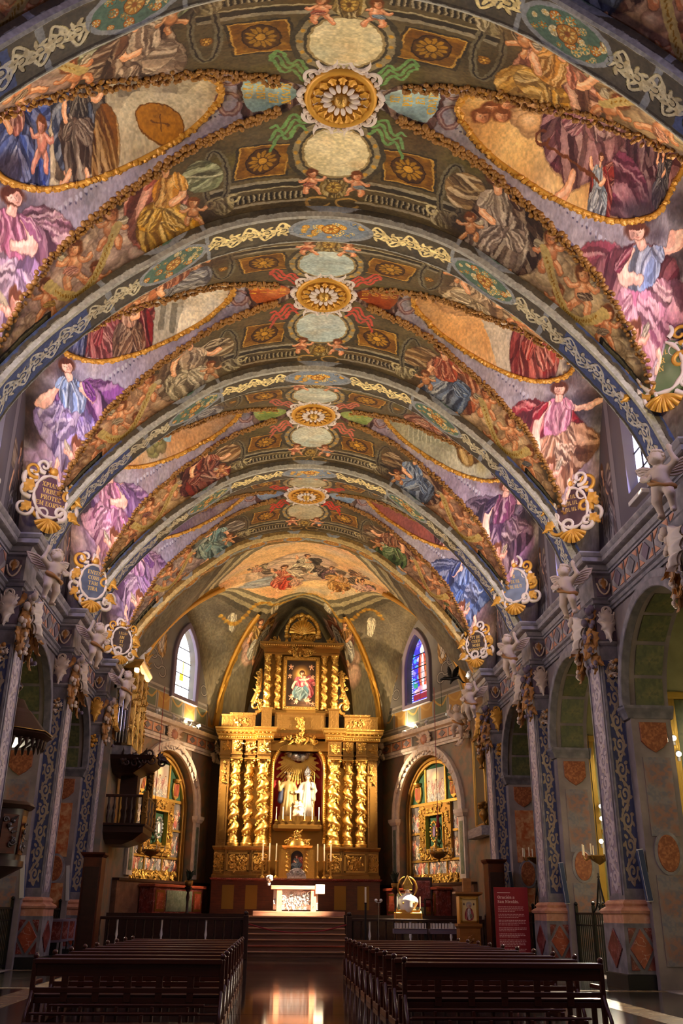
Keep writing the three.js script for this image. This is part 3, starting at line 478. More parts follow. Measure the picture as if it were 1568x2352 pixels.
const webY = (r) => look(profX, clamp(r, 0, 1) * 7.3, profY) + WEB;         // r = |x| / XS or |zeta|
const arcOf = (r) => look(profX, clamp(r, 0, 1) * 7.3, profS) / STOT;       // 0..1
const ratioOf = (s) => look(profS, clamp(s, 0, 1) * STOT, profX) / 7.3;
const USTRIP = 1.08, RW = XW / XS;                                          // U at the wall plane
const bump = (r) => interp([0, 0.3, 0.5, 0.8, 0.93, 1], [0.43, 0.48, 0.58, 0.8, 0.5, 0], r), ribY = (r) => webY(r) + bump(r);
const wallZ = (p) => interp([0, 0.6, 0.86, 1], [0, 0.45, 0.77, 1], p);
const cellZ = (r, p) => groinV(p) + (wallZ(p) - groinV(p)) * clamp((r - p) / (RW - p), 0, 1);
// height of the vault: webs rise from the transverse arches to the groins, lateral cells run from the groins to the wall arches
function vaultY(r, z) {
  z = Math.abs(z); const r1 = Math.min(r, 1), g = groinV(r1);
  if (r <= 1 && z >= g) return webY(r1) + bump(r1) * (1 - (g < 1 ? (z - g) / (1 - g) : 0));
  let lo = 0, hi = r1; for (let i = 0; i < 26; i++) { const m = (lo + hi) / 2; if (cellZ(r, m) > z) hi = m; else lo = m; }
  return ribY(lo);
}
const radOf = (au) => au <= 1 ? ratioOf(au) : 1 + (au - 1) / (USTRIP - 1) * (RW - 1);
// point of the vault of the bay whose far arch is A(k): U across, V along (far = +1)
function vaultPoint(k, U, V) {
  const r = radOf(Math.abs(U)); return V3(Math.sign(U) * r * XS, vaultY(r, V), -(A(k) - BAY / 2 + V * BAY / 2));
}
function vaultNormal(k, U, V) {
  const e = 0.012, a = vaultPoint(k, U + e, V).sub(vaultPoint(k, U - e, V)), b = vaultPoint(k, U, Math.min(1, V + e)).sub(vaultPoint(k, U, Math.max(-1, V - e)));
  const n = a.cross(b).normalize(); return n.y > 0 ? n.negate() : n;
}
function vaultGeometry(k) {
  const us = [], pos = [], uv = [], idx = [], N = 44, n1 = 14, n2 = 26;
  for (let i = -3; i <= 0; i++) us.push(-1 + (i - 0.0) / 3 * (USTRIP - 1)); for (let i = -N + 1; i < N; i++) us.push(i / N); for (let i = 0; i <= 3; i++) us.push(1 + i / 3 * (USTRIP - 1));
  const rows = 2 * n1 + n2 + 1;
  for (const u of us) {
    const g = Math.max(0.004, groinV(Math.min(1, radOf(Math.abs(u))))) * 0.9995;
    for (let j = 0; j < rows; j++) {
      const v = j <= n1 ? lerp(-1, -g, j / n1) : j <= n1 + n2 ? lerp(-g, g, (j - n1) / n2) : lerp(g, 1, (j - n1 - n2) / n1);
      const p = vaultPoint(k, u, v); pos.push(p.x, p.y, p.z); uv.push((u / USTRIP + 1) / 2, (1 - v) / 2);
    }
  }
  for (let i = 0; i < us.length - 1; i++) for (let j = 0; j < rows - 1; j++) { const a = i * rows + j, b = a + 1, c = a + rows, d = c + 1; idx.push(a, b, c, b, d, c); }
  const g = new THREE.BufferGeometry();
  g.setAttribute('position', new THREE.Float32BufferAttribute(pos, 3)); g.setAttribute('uv', new THREE.Float32BufferAttribute(uv, 2)); g.setIndex(idx);
  return toCreasedNormals(g, 0.35);
}
const ceiling = struct('ceiling');
const bayMat = {};
for (let k = -1; k <= 4; k++) {
  const mat = mapped(paintBay(k < 1 ? 3 : k), 0.8);
  part('vault_bay', vaultGeometry(k), mat, ceiling);
}
// transverse arches: soffit with two cheeks and a fillet, painted along the arc
function archGeometry(d, half, depth) {
  const n = 64, pos = [], uv = [], idx = [], sec = [[-half, depth], [-half, 0.0], [-half + 0.05, -0.03], [-half + 0.1, 0], [half - 0.1, 0], [half - 0.05, -0.03], [half, 0], [half, depth]];
  const row = sec.map(([z], i) => i === 0 ? -0.15 : i === 7 ? 1.15 : (z + half) / (2 * half));
  for (let i = -n; i <= n; i++) {
    const s = i / n, x = Math.sign(s) * ratioOf(Math.abs(s)) * 7.3, y = soffitY(x), e = 0.02, s1 = clamp(s + e, -1, 1), s0 = clamp(s - e, -1, 1);
    const xa = Math.sign(s1) * ratioOf(Math.abs(s1)) * 7.3, xb = Math.sign(s0) * ratioOf(Math.abs(s0)) * 7.3; let tx = xa - xb, ty = soffitY(xa) - soffitY(xb); const l = Math.hypot(tx, ty); tx /= l; ty /= l;
    sec.forEach(([z, up], j) => { pos.push(x - ty * up, y + tx * up, -(d + z)); uv.push((s + 1) / 2, row[j]); });
  }
  for (let i = 0; i < 2 * n; i++) for (let j = 0; j < 7; j++) { const a = i * 8 + j, b = a + 1, c = a + 8, e = c + 1; idx.push(a, c, b, b, c, e); }
  const g = new THREE.BufferGeometry(); g.setAttribute('position', new THREE.Float32BufferAttribute(pos, 3)); g.setAttribute('uv', new THREE.Float32BufferAttribute(uv, 2)); g.setIndex(idx); g.computeVertexNormals();
  return toCreasedNormals(g, 0.5);
}
const bandMat = mapped(paintBand(0), 0.7, { bumpMap: paintBand(0, true), bumpScale: 0.03 });
const bandMat4 = mapped(paintBand(1), 0.7);
for (let i = -2; i <= 4; i++) part('transverse_arch', archGeometry(A(i), i === 4 ? 0.32 : 0.46, 0.3), i === 4 ? bandMat4 : bandMat, ceiling);
// ---------- floor ----------
const floorTex = noiseTex(256, 6, 71, (v) => { const k = clamp((v - 0.3) * 2, 0, 1); return [34 + 30 * k, 30 + 26 * k, 28 + 22 * k]; }, true);
const M_floor = mapped(rep(floorTex, 0.25, 0.25), 0.14), M_strip = mapped(rep(marbleTint([138, 116, 88], [168, 144, 112], 72, 0.2), 0.5, 0.5), 0.25), M_aisle = mapped(rep(floorTex, 0.3, 0.3), 0.07);
const floor = struct('floor', bx(-13.5, 13.5, -0.3, 0, -52, 4), M_floor);
for (const q of [-1, 1]) {
  part('border_strip', bx(q > 0 ? 5.55 : -6.15, q > 0 ? 6.15 : -5.55, 0, 0.006, -37.5, 3), M_strip, floor, 'beige marble strip along the nave floor');
  for (let i = -1; i <= 4; i++) part('border_strip', bx(q > 0 ? 6.15 : -8.3, q > 0 ? 8.3 : -6.15, 0, 0.006, -A(i) + 1.0, -A(i) + 1.35), M_strip, floor);
}
for (let i = 0; i < 24; i++) part('aisle_slab', bx(-1.62, 1.22, 0, 0.004, -37 + i * 1.6 + 0.01, -37 + (i + 1) * 1.6 - 0.01), M_aisle, floor);
// ---------- generic loft of rectangular rings ----------
function ringLoft(rings) {
  const pos = [], push = (a, b, c, d) => pos.push(...a, ...b, ...c, ...a, ...c, ...d), cor = ([x0, x1, z0, z1, y]) => [[x0, y, z1], [x1, y, z1], [x1, y, z0], [x0, y, z0]];
  for (let i = 0; i < rings.length - 1; i++) { const a = cor(rings[i]), b = cor(rings[i + 1]); for (let j = 0; j < 4; j++) push(a[j], a[(j + 1) % 4], b[(j + 1) % 4], b[j]); }
  const bt = cor(rings[0]), tp = cor(rings[rings.length - 1]); push(bt[3], bt[2], bt[1], bt[0]); push(tp[0], tp[1], tp[2], tp[3]);
  const g = new THREE.BufferGeometry(); g.setAttribute('position', new THREE.Float32BufferAttribute(pos, 3)); g.computeVertexNormals();
  const n = g.attributes.normal, p = g.attributes.position, uv = new Float32Array(p.count * 2);
  for (let i = 0; i < p.count; i++) { const ax = Math.abs(n.getX(i)), ay = Math.abs(n.getY(i)), az = Math.abs(n.getZ(i)); uv[2 * i] = ax > Math.max(ay, az) ? p.getZ(i) : p.getX(i); uv[2 * i + 1] = ay > Math.max(ax, az) ? p.getZ(i) : p.getY(i); }
  g.setAttribute('uv', new THREE.BufferAttribute(uv, 2)); return g;
}
const block = (hx, z0, z1, prof, y0 = 0) => ringLoft(prof.map(([o, u]) => [-hx - o, hx + o, z0, z1 + o, y0 + u]));
// ---------- side walls with chapel arches, entablature and lunettes ----------
const ARCH_R = 2.42, IMPOST = 6.6;
const M_wall = mapped(rep(marbleTint([118, 108, 110], [158, 146, 142], 81), 0.3, 0.3), 0.8), M_chapel = mapped(rep(marbleTint([150, 148, 112], [182, 178, 138], 82), 0.3, 0.3), 0.8);
const M_lunette = mapped(canvasTex(512, 256, (c, W, H) => { seed = 9; c.fillStyle = '#57525c'; c.fillRect(0, 0, W, H); mottle(c, 0, 0, W, H, ['#484450', '#6a6470', '#5a4c4a'], 60, 20, 60, 0.4);
  for (const x of [70, 440]) { c.save(); c.translate(x, 190); figure(c, 110, ['#6a6a80', '#5a4a58', '#847a84'], 1, true); c.restore(); } for (const x of [130, 380]) { c.fillStyle = '#77727a'; c.fillRect(x - 12, 20, 24, 236); c.strokeStyle = '#46424c'; c.lineWidth = 3; c.strokeRect(x - 12, 20, 24, 236); } }), 0.85);
const M_light = { sky: new THREE.MeshStandardMaterial({ color: 0xffffff, emissive: 0xc8ccff, emissiveIntensity: 2.2 }) };
let windowN = 0;
function wallSide(q) {
  const wall = struct(q > 0 ? 'wall_right' : 'wall_left');
  const place = (g) => { g.rotateY(-q * PI / 2); g.translate(q * XW, 0, 0); return g; };   // local: x along the wall, z out of the wall into the nave
  const along = (k, x) => q * (-(A(k) - BAY / 2)) + x;                                     // local x of a point x metres from the middle of bay k
  for (let k = -1; k <= 4; k++) {
    const c = along(k, 0), hole = new THREE.Path(); hole.moveTo(c - ARCH_R, 0.01); hole.lineTo(c - ARCH_R, IMPOST); hole.absarc(c, IMPOST, ARCH_R, PI, 0, true); hole.lineTo(c + ARCH_R, 0.01); hole.closePath();
    const s = new THREE.Shape(); s.moveTo(c - BAY / 2, 0); s.lineTo(c + BAY / 2, 0); s.lineTo(c + BAY / 2, YC); s.lineTo(c - BAY / 2, YC); s.closePath(); s.holes.push(hole);
    const g = extr(s, 1.05, 0, { curveSegments: 32 }); g.translate(0, 0, -1.05); part('arcade_wall', place(g), M_wall, wall);
    // archivolt, keystone, imposts
    const ring = new THREE.Shape(); ring.absarc(c, IMPOST, ARCH_R + 0.34, 0, PI, false); ring.absarc(c, IMPOST, ARCH_R, PI, 0, true); ring.closePath();
    const ring2 = new THREE.Shape(); ring2.absarc(c, IMPOST, ARCH_R + 0.12, 0, PI, false); ring2.absarc(c, IMPOST, ARCH_R - 0.06, PI, 0, true); ring2.closePath();
    const r1 = extr(ring, 0.1, 0.02, { curveSegments: 28 }), r2 = extr(ring2, 0.2, 0.02, { curveSegments: 28 }); part('archivolt', [place(r1), place(r2)], M.blueGrey, wall);
    for (const e of [-1, 1]) { const im = ringLoft([[0, 0, 0, 0.06, 6.28], [0.06, 0.06, 0.02, 0.1, 6.34], [0.08, 0.08, 0.04, 0.14, 6.42], [0.16, 0.16, 0.08, 0.22, 6.52], [0.16, 0.16, 0.08, 0.22, 6.6]].map(([a, , , z, y]) => [c + e * ARCH_R - 0.42 - a * 0.2 + (e < 0 ? 0 : 0.0), c + e * ARCH_R + 0.42 + a * 0.2, -1.08, z + 0.06, y]));
      const im2 = ringLoft([[6.28, 0.02], [6.42, 0.08], [6.52, 0.14], [6.6, 0.14]].map(([y, a]) => [c + e * (ARCH_R + 0.2) - 0.2 - a, c + e * (ARCH_R + 0.2) + 0.2 + a, -1.12, 0.05 + a, y])); part('impost', place(im2), M.blueGrey, wall); }
    // architrave, frieze with lozenges, cornice
    part('architrave', place(mould([[0.06, 9.3], [0.06, 9.38], [0.1, 9.4], [0.1, 9.5], [0.16, 9.54], [0.16, 9.58], [0.05, 9.6]], c - BAY / 2, c + BAY / 2)), M.blueGrey, wall);
    part('cornice', place(mould(CORN.map(([o, u]) => [o * 0.9, u + 10.35]), c - BAY / 2, c + BAY / 2)), M.greyStone, wall);
    for (let j = 0; j < 5; j++) { const x = c + (j - 2) * 1.02;
      part('frieze_panel', place(bx(x - 0.47, x + 0.47, 9.68, 10.3, 0, 0.05)), M.greyStone, wall);
      part('frieze_lozenge', place(tr(extr(shapeOf([[-0.26, 0], [0, -0.24], [0.26, 0], [0, 0.24]]), 0.03), x, 9.99, 0.05)), j % 2 ? M.blueGrey : M.violetGrey, wall);
      for (const [sx, sy] of [[-1, -1], [1, -1], [-1, 1], [1, 1]]) part('frieze_corner', place(tr(extr(shapeOf([[0, 0], [sx * 0.3, 0], [0, sy * 0.19]].map(([a, b]) => sx * sy > 0 ? [a, b] : [a, b]).sort(() => 0)), 0.02), x - sx * 0.43, 9.99 - sy * 0.27, 0.051)), M.pinkMarble, wall); }
    // lunette wall above the cornice, with its window
    const lp = []; for (let j = 0; j <= 24; j++) { const z = -1 + j / 12; lp.push([c + z * BAY / 2 * 0.999, vaultY(RW, z) + 0.02]); }
    const L = shapeOf([[c + BAY / 2, YC - 0.2], ...lp.reverse(), [c - BAY / 2, YC - 0.2]].reverse()), wh = new THREE.Path(); wh.moveTo(c - 0.75, 11.9); wh.lineTo(c + 0.75, 11.9); wh.lineTo(c + 0.75, 14.1); wh.absarc(c, 14.1, 0.75, 0, PI, false); wh.closePath(); L.holes.push(wh);
    const lg = extr(L, 0.45, 0); lg.translate(0, 0, -0.45); { const u = lg.attributes.uv, p = lg.attributes.position; for (let i = 0; i < p.count; i++) u.setXY(i, (p.getX(i) - c + BAY / 2) / BAY, (p.getY(i) - 10.6) / 6.5); }
    part('lunette_wall', place(lg), M_lunette, wall);
    const win = struct('window_' + (++windowN)); const ws = new THREE.Shape(); ws.moveTo(c - 0.75, 11.9); ws.lineTo(c + 0.75, 11.9); ws.lineTo(c + 0.75, 14.1); ws.absarc(c, 14.1, 0.75, 0, PI, false); ws.closePath();
    const pg = extr(ws, 0.02); pg.translate(0, 0, -0.32); part('window_pane', place(pg), M_light.sky, win, 'pale daylit glass');
    part('glazing_bars', [-0.25, 0.25].map((x) => place(bx(c + x - 0.02, c + x + 0.02, 11.9, 14.75, -0.3, -0.27))).concat([12.5, 13.1, 13.7, 14.2].map((y) => place(bx(c - 0.75, c + 0.75, y - 0.015, y + 0.015, -0.3, -0.27)))), M.iron, win);
    if (k >= 0) areaLight(WIN_C, WIN_I, 1.4, 2.6, [q * (XW - 0.02), 13.1, -(A(k) - BAY / 2)], [0, 12.4, -(A(k) - BAY / 2)]);
    // chapel behind the arch
    const z0 = -(A(k) - 0.42), z1 = -(A(k - 1) + 0.42);
    part('chapel_back_wall', bx(q > 0 ? 12.6 : -12.9, q > 0 ? 12.9 : -12.6, 0, 9.9, z0 - 0.5, z1 + 0.5), M_chapel, wall);
    part('chapel_vault', bx(q > 0 ? 9.28 : -12.7, q > 0 ? 12.7 : -9.28, 9.55, 9.9, z0 - 0.5, z1 + 0.5), M_chapel, wall);
  }
  for (let i = -2; i <= 4; i++) part('chapel_side_wall', bx(q > 0 ? 9.28 : -12.7, q > 0 ? 12.7 : -9.28, 0, 9.8, -(A(i) + 0.42), -(A(i) - 0.42)), M_chapel, wall);
  part('outer_wall', bx(q > 0 ? 13.2 : -13.5, q > 0 ? 13.5 : -13.2, 0, 18.4, -52, 4), M_wall, wall);
  return wall;
}

const wallRight = wallSide(1), wallLeft = wallSide(-1);
struct('wall_back', bx(-13.5, 13.5, 0, 18.4, 3.0, 3.4), M_wall);
part('roof', bx(-13.5, 13.5, 18.2, 18.6, -52, 4), M_wall, ceiling);

// ---------- painted marble panels of the chapel jambs that face the nave's entrance ----------
const marbleMix = (s, a, b, c2) => noiseTex(256, 4, s, (v, x, y) => { const w = fbm(x * 10, y * 10, 10, s + 5), k = clamp((v - 0.35) * 3, 0, 1), j = clamp((w - 0.45) * 4, 0, 1); return [0, 1, 2].map((i) => lerp(lerp(a[i], b[i], k), c2[i], j * 0.7)); }, true);
const M_jasper = mapped(marbleMix(91, [132, 124, 128], [150, 106, 92], [100, 102, 124]), 0.5), M_flame = mapped(marbleMix(92, [186, 130, 88], [176, 86, 44], [214, 172, 128]), 0.5), M_verd = mapped(marbleMix(93, [92, 96, 62], [122, 112, 70], [70, 80, 56]), 0.5);
const M_orange = mapped(noiseTex(128, 20, 94, (v) => { const k = clamp((v - 0.35) * 3, 0, 1); return [132 + 44 * k, 72 + 36 * k, 42 + 24 * k]; }, true), 0.55);
function ovalDisc(rx, ry, d) { const s = new THREE.Shape(); s.absellipse(0, 0, rx, ry, 0, 2 * PI, false, 0); return extr(s, d, 0.012, { curveSegments: 14 }); }
function ovalRing(rx, ry, w, d) { const s = new THREE.Shape(); s.absellipse(0, 0, rx + w, ry + w, 0, 2 * PI, false, 0); const h = new THREE.Path(); h.absellipse(0, 0, rx, ry, 0, 2 * PI, true, 0); s.holes.push(h); return extr(s, d, 0, { curveSegments: 14 }); }
function jambPanels(q, i, mat, wall) {           // on the face of the pier at A(i) that looks towards the entrance
  const zf = -(A(i) - (BAY / 2 - ARCH_R)), xm = q * (XW + 0.55), put = (g, x, y, z = 0) => tr(g, x, y, zf + z);
  const sh = shapeOf([[-0.34, -0.15], [-0.2, -0.3], [0, -0.42], [0.2, -0.3], [0.34, -0.15], [0.34, 0.32], [-0.34, 0.32]]);
  part('jamb_shield', put(extr(sh, 0.04, 0.01), xm, 5.85), M_orange, wall);
  part('jamb_panel', put(bx(-0.36, 0.36, 3.4, 5.3, 0, 0.03), xm, 0), mat, wall); part('jamb_oval', put(ovalDisc(0.26, 0.42, 0.04), xm, 3.0, 0.02), M_orange, wall); part('jamb_ring', put(ovalRing(0.27, 0.43, 0.08, 0.05), xm, 3.0), M.greyStone, wall);
  part('jamb_panel', put(bx(-0.36, 0.36, 0.5, 2.5, 0, 0.03), xm, 0), mat, wall);
  // soffit of the arch: ovals and green fields that follow the curve
  for (const a of [0.13, 0.5, 0.88, 1.26]) { const py = IMPOST + Math.sin(a) * (ARCH_R - 0.025), dz = Math.cos(a) * (ARCH_R - 0.025), cz = -(A(i) - BAY / 2), o = Math.round(a * 10) % 2;
    const g = o ? new THREE.BoxGeometry(0.74, 0.8, 0.05) : merge([ovalDisc(0.27, 0.36, 0.05)]); g.rotateX(a * 1); part(o ? 'soffit_field' : 'soffit_oval', tr(g, xm, py, cz - dz + 0.0), o ? M_verd : M_orange, wall); }
}
for (const i of [1, 2, 3, 4]) { jambPanels(1, i, [0, M_jasper, M_jasper, M_jasper, M_flame][i], wallRight); jambPanels(-1, i, i % 2 ? M_jasper : M_flame, wallLeft); }
// ---------- pilasters ----------
function arabesque(sd, ground, tones, scroll, n, h) {
  const run = (c, W, H, col) => { c.save(); c.translate(W / 2, 30); c.rotate(PI / 2); rinceau(c, H - 60, W * h, col, n, 1.75); c.restore(); };
  return { map: canvasTex(256, 2048, (c, W, H) => { seed = sd; c.fillStyle = ground; c.fillRect(0, 0, W, H); mottle(c, 0, 0, W, H, tones, 90, 20, 70, 0.5); run(c, W, H, scroll); mottle(c, 0, 0, W, H, ['#3a3030', '#c8bca8'], 80, 6, 40, 0.14); }), bumpMap: canvasTex(256, 2048, (c, W, H) => { c.fillStyle = '#000000'; c.fillRect(0, 0, W, H); run(c, W, H, '#ffffff'); }, false), bumpScale: 0.03 };
}
const M_arab = new THREE.MeshStandardMaterial({ ...arabesque(61, '#3d466c', ['#343c60', '#485078', '#2c3250'], '#a39480', 9, 0.8), roughness: 0.7 });
const M_arabLight = new THREE.MeshStandardMaterial({ ...arabesque(62, '#8d8494', ['#7a7084', '#a39aa8', '#7a6068'], '#bcb2b8', 10, 0.8), roughness: 0.6 });
function lozengeFace(w, h) { return extr(shapeOf([[-w / 2, 0], [0, -h / 2], [w / 2, 0], [0, h / 2]]), 0.025, 0.006); }
// cluster of leaves, fruit and flowers hanging from the origin
function drop(n, len, wid, leaves, fruits) {
  const L = [], F = [];
  for (let i = 0; i < n; i++) { const t = i / n; for (let j = 0; j < leaves; j++) L.push(tr(leaf(len * 0.34, wid * 0.8, 0.5, 3), rr(-0.25, 0.25) * wid, -t * len, 0.02 + rr(0, 0.08), rr(-0.3, 0.2), rr(-0.8, 0.8), rr(-1.0, 1.0)));
    for (let j = 0; j < fruits; j++) F.push(lump(rr(0.05, 0.085) * (1 - 0.4 * t), rr(-0.35, 0.35) * wid, -t * len - rr(0, 0.14), rr(0.06, 0.16))); }
  return [merge(L), F.length ? merge(F) : null];
}
seed = 301; const DROPS = [drop(4, 0.9, 0.42, 2, 3), drop(3, 0.62, 0.4, 3, 2), drop(5, 1.2, 0.36, 2, 4)];
seed = 311; const LEAF_BIG = leaf(1.05, 0.85, 0.3, 4), LEAF_MID = leaf(0.6, 0.5, 0.45, 4), LEAF_SM = leaf(0.36, 0.3, 0.5, 3);
// console of the capital: S-shaped profile swept across the front
const consoleShape = shapeOf([[0, 0], [0.0, 0.04], [0.05, 0.08], [0.07, 0.3], [0.12, 0.55], [0.22, 0.72], [0.34, 0.8], [0.38, 0.9], [0.38, 1.0], [-0.1, 1.0], [-0.1, 0]]);
const scrollOrn = [volute(0.14, 0.035, 1.3), tr(volute(0.14, 0.035, 1.3), 0, 0, 0, 0, PI, 0), tube([[-0.2, 0.1, 0], [-0.12, -0.14, 0.02], [0, -0.24, 0.03], [0.12, -0.14, 0.02], [0.2, 0.1, 0]], 0.028, 16, 5)];
function makePilaster(variant) {
  const t = thing('pilaster', '', 'pilaster'), leafM = [M.stuccoWhite, M.goldPaint, M.stucco][variant], fruitM = variant === 1 ? M.goldPaint : M.ochre;
  part('plinth', block(0.76, 0, 0.78, [[0, 0], [0, 0.3], [-0.03, 0.32]]), M.black, t, 'black stone plinth');
  const ped = part('pedestal', block(0.73, 0, 0.74, [[0, 0.32], [0, 1.42]]), M.blueGrey, t);
  for (const e of [-1, 1]) { part('lozenge_panel', tr(lozengeFace(0.54, 0.86), e * 0.73, 0.86, 0.36, 0, e * PI / 2, 0), M.redMarble, ped, 'red marble lozenge');
    for (const [sx, sy] of [[-1, -1], [1, -1], [-1, 1], [1, 1]]) part('corner_panel', tr(extr(shapeOf(sx * sy > 0 ? [[0, 0], [-sx * 0.2, 0], [0, -sy * 0.34]] : [[0, 0], [0, -sy * 0.34], [-sx * 0.2, 0]]), 0.02), e * 0.73, 0.86 + sy * 0.46, 0.36 + sx * 0.29 * (e > 0 ? -1 : 1), 0, e * PI / 2, 0), M.redDark, ped); }
  part('lozenge_panel', tr(lozengeFace(1.0, 0.86), 0, 0.86, 0.74), M.redDark, ped);
  part('base_moulding', block(0.6, 0, 0.6, [[0.13, 1.42], [0.13, 1.62], [0.18, 1.64], [0.2, 1.7], [0.15, 1.75], [0.06, 1.8], [0.09, 1.86], [0.05, 1.92], [0, 1.95]]), M.pinkMarble, t, 'pink marble base moulding');
  const shaft = part('shaft', block(0.56, 0, 0.58, [[0, 1.95], [0, 8.38]]), M.blueGrey, t);
  for (const e of [-1, 1]) { part('arabesque_panel', tr(pane(0.42, 5.7, 2.2), e * 0.562, 0, 0.3, 0, e * PI / 2, 0), M_arab, shaft, 'blue panel with beige scrollwork'); part('panel_border', [tr(bx(-0.02, 0.02, 2.15, 7.95, 0, 0.02), e * 0.562, 0, 0.3 - 0.23, 0, e * PI / 2, 0), tr(bx(-0.02, 0.02, 2.15, 7.95, 0, 0.02), e * 0.562, 0, 0.3 + 0.23, 0, e * PI / 2, 0)], M.greyStone, shaft); }
  part('arabesque_panel', tr(pane(0.8, 5.9, 2.1), 0, 0, 0.583), M_arabLight, shaft, 'pale violet panel with white carving'); part('panel_border', [bx(-0.46, -0.42, 2.05, 8.05, 0.56, 0.61), bx(0.42, 0.46, 2.05, 8.05, 0.56, 0.61)], M.greyStone, shaft);
  // capital
  const cs = extr(consoleShape, 1.12); cs.rotateY(-PI / 2); cs.translate(0.56, 8.36, 0.52); part('capital_console', toCreasedNormals(cs, 0.4), M.blueGrey, t);
  part('capital_neck', block(0.58, 0, 0.54, [[0, 8.3], [0.05, 8.36], [0.05, 8.42], [0, 8.44]]), M.greyStone, t);
  for (const e of [-1, 1]) { const s2 = part('capital_side', bx(e > 0 ? 0.54 : -0.62, e > 0 ? 0.62 : -0.54, 8.44, 9.34, 0, 0.6), M.violetGrey, t); part('acanthus_leaf', tr(LEAF_BIG, e * 0.63, 9.3, 0.3, 0, e * PI / 2, 0, [0.8, 0.9, 0.8]), leafM, t, variant ? 'gilded acanthus leaf' : 'white acanthus leaf');
    part('scrolls', tr(merge(scrollOrn), e * 0.66, 9.12, 0.3, 0, e * PI / 2, 0, 1.05), leafM, t);
    part('leaf_drop', tr(DROPS[1][0], e * 0.57, 7.9, 0.27, 0, e * PI / 2, 0, [0.85, 0.8, 0.7]), variant === 1 ? M.goldPaint : M.stucco, t); part('fruit', tr(DROPS[1][1], e * 0.57, 7.9, 0.27, 0, e * PI / 2, 0, 0.8), fruitM, t); }
  part('acanthus_leaf', tr(LEAF_BIG, 0, 9.25, 0.92), leafM, t);
  for (const e of [-1, 1]) { part('corner_garland', tr(DROPS[2][0], e * 0.5, 9.35, 0.72, 0, e * 0.7, 0, [1.1, 1.35, 1.1]), M.ochre, t, 'ochre leaf garland'); part('garland_fruit', tr(DROPS[2][1], e * 0.5, 9.3, 0.74, 0, e * 0.7, 0, [1.2, 1.5, 1.2]), e > 0 ? M.violetGrey : M.stucco, t); }
  // entablature that breaks forward over the pilaster
  part('architrave', block(0.62, 0, 0.6, [[0, 9.34], [0, 9.44], [0.05, 9.46], [0.05, 9.55], [0.1, 9.6], [0, 9.62]]), M.blueGrey, t);
  const fz = part('frieze_block', block(0.6, 0, 0.58, [[0, 9.62], [0, 10.3], [0.06, 10.36]]), M.blueGrey, t);
  for (const e of [-1, 1]) { part('frieze_recess', bx(e > 0 ? 0.6 : -0.62, e > 0 ? 0.62 : -0.6, 9.68, 10.22, 0.1, 0.5), M.violetGrey, fz); part('scrolls', tr(merge(scrollOrn), e * 0.64, 9.96, 0.3, 0, e * PI / 2, 0, 0.95), M.stucco, fz); part('leaf_flower', tr(LEAF_SM, e * 0.64, 10.22, 0.3, 0, e * PI / 2, 0), M.ochre, fz); }
  part('cornice', block(0.62, 0, 0.6, CORN.map(([o, u]) => [o * 1.0, u + 10.35])), M.greyStone, t);
  return t;
}
const pilA = makePilaster(0), pilB = makePilaster(1), pilC = makePilaster(2);
const pilLabels = { '1_1': 'pilaster with a large white acanthus capital, beside the green cartouche', '1_2': 'blue arabesque pilaster with a large white acanthus capital, beside the dark red cartouche', '1_3': 'blue arabesque pilaster with ochre foliage capital, behind the iron gate', '1_4': 'blue arabesque pilaster behind the red prayer banner',
  '-1_2': 'pilaster with white acanthus capital behind the carved pulpit', '-1_3': 'blue arabesque pilaster on red lozenge pedestal, between pulpit and organ gallery', '-1_4': 'blue arabesque pilaster with gilded leaf drop, next to the organ pipes' };
{ let n = 0; for (const q of [1, -1]) for (let i = 0; i <= 4; i++) {
  const key = q + '_' + i; if (!pilLabels[key] && i > 0 && q < 0 && i !== 1) continue; const v = i === 2 || i === 1 || i === 0 ? 0 : i === 3 ? 2 : 1, src = [pilA, pilB, pilC][v];
  const lab = pilLabels[key] ?? 'blue arabesque pilaster by the entrance bay of the nave', pos = [q * (XW + 0.08), 0, -A(i)];
  if (!src.userData.placed) { src.userData.placed = 1; src.position.set(...pos); src.rotation.y = -q * PI / 2; src.userData.label = lab; } else { const c = dup(src, pos, -q * PI / 2, lab); }
} }
for (const p of scene.children) if (p.userData.category === 'pilaster') { p.userData.group = 'pilasters of the nave'; delete p.userData.placed; }

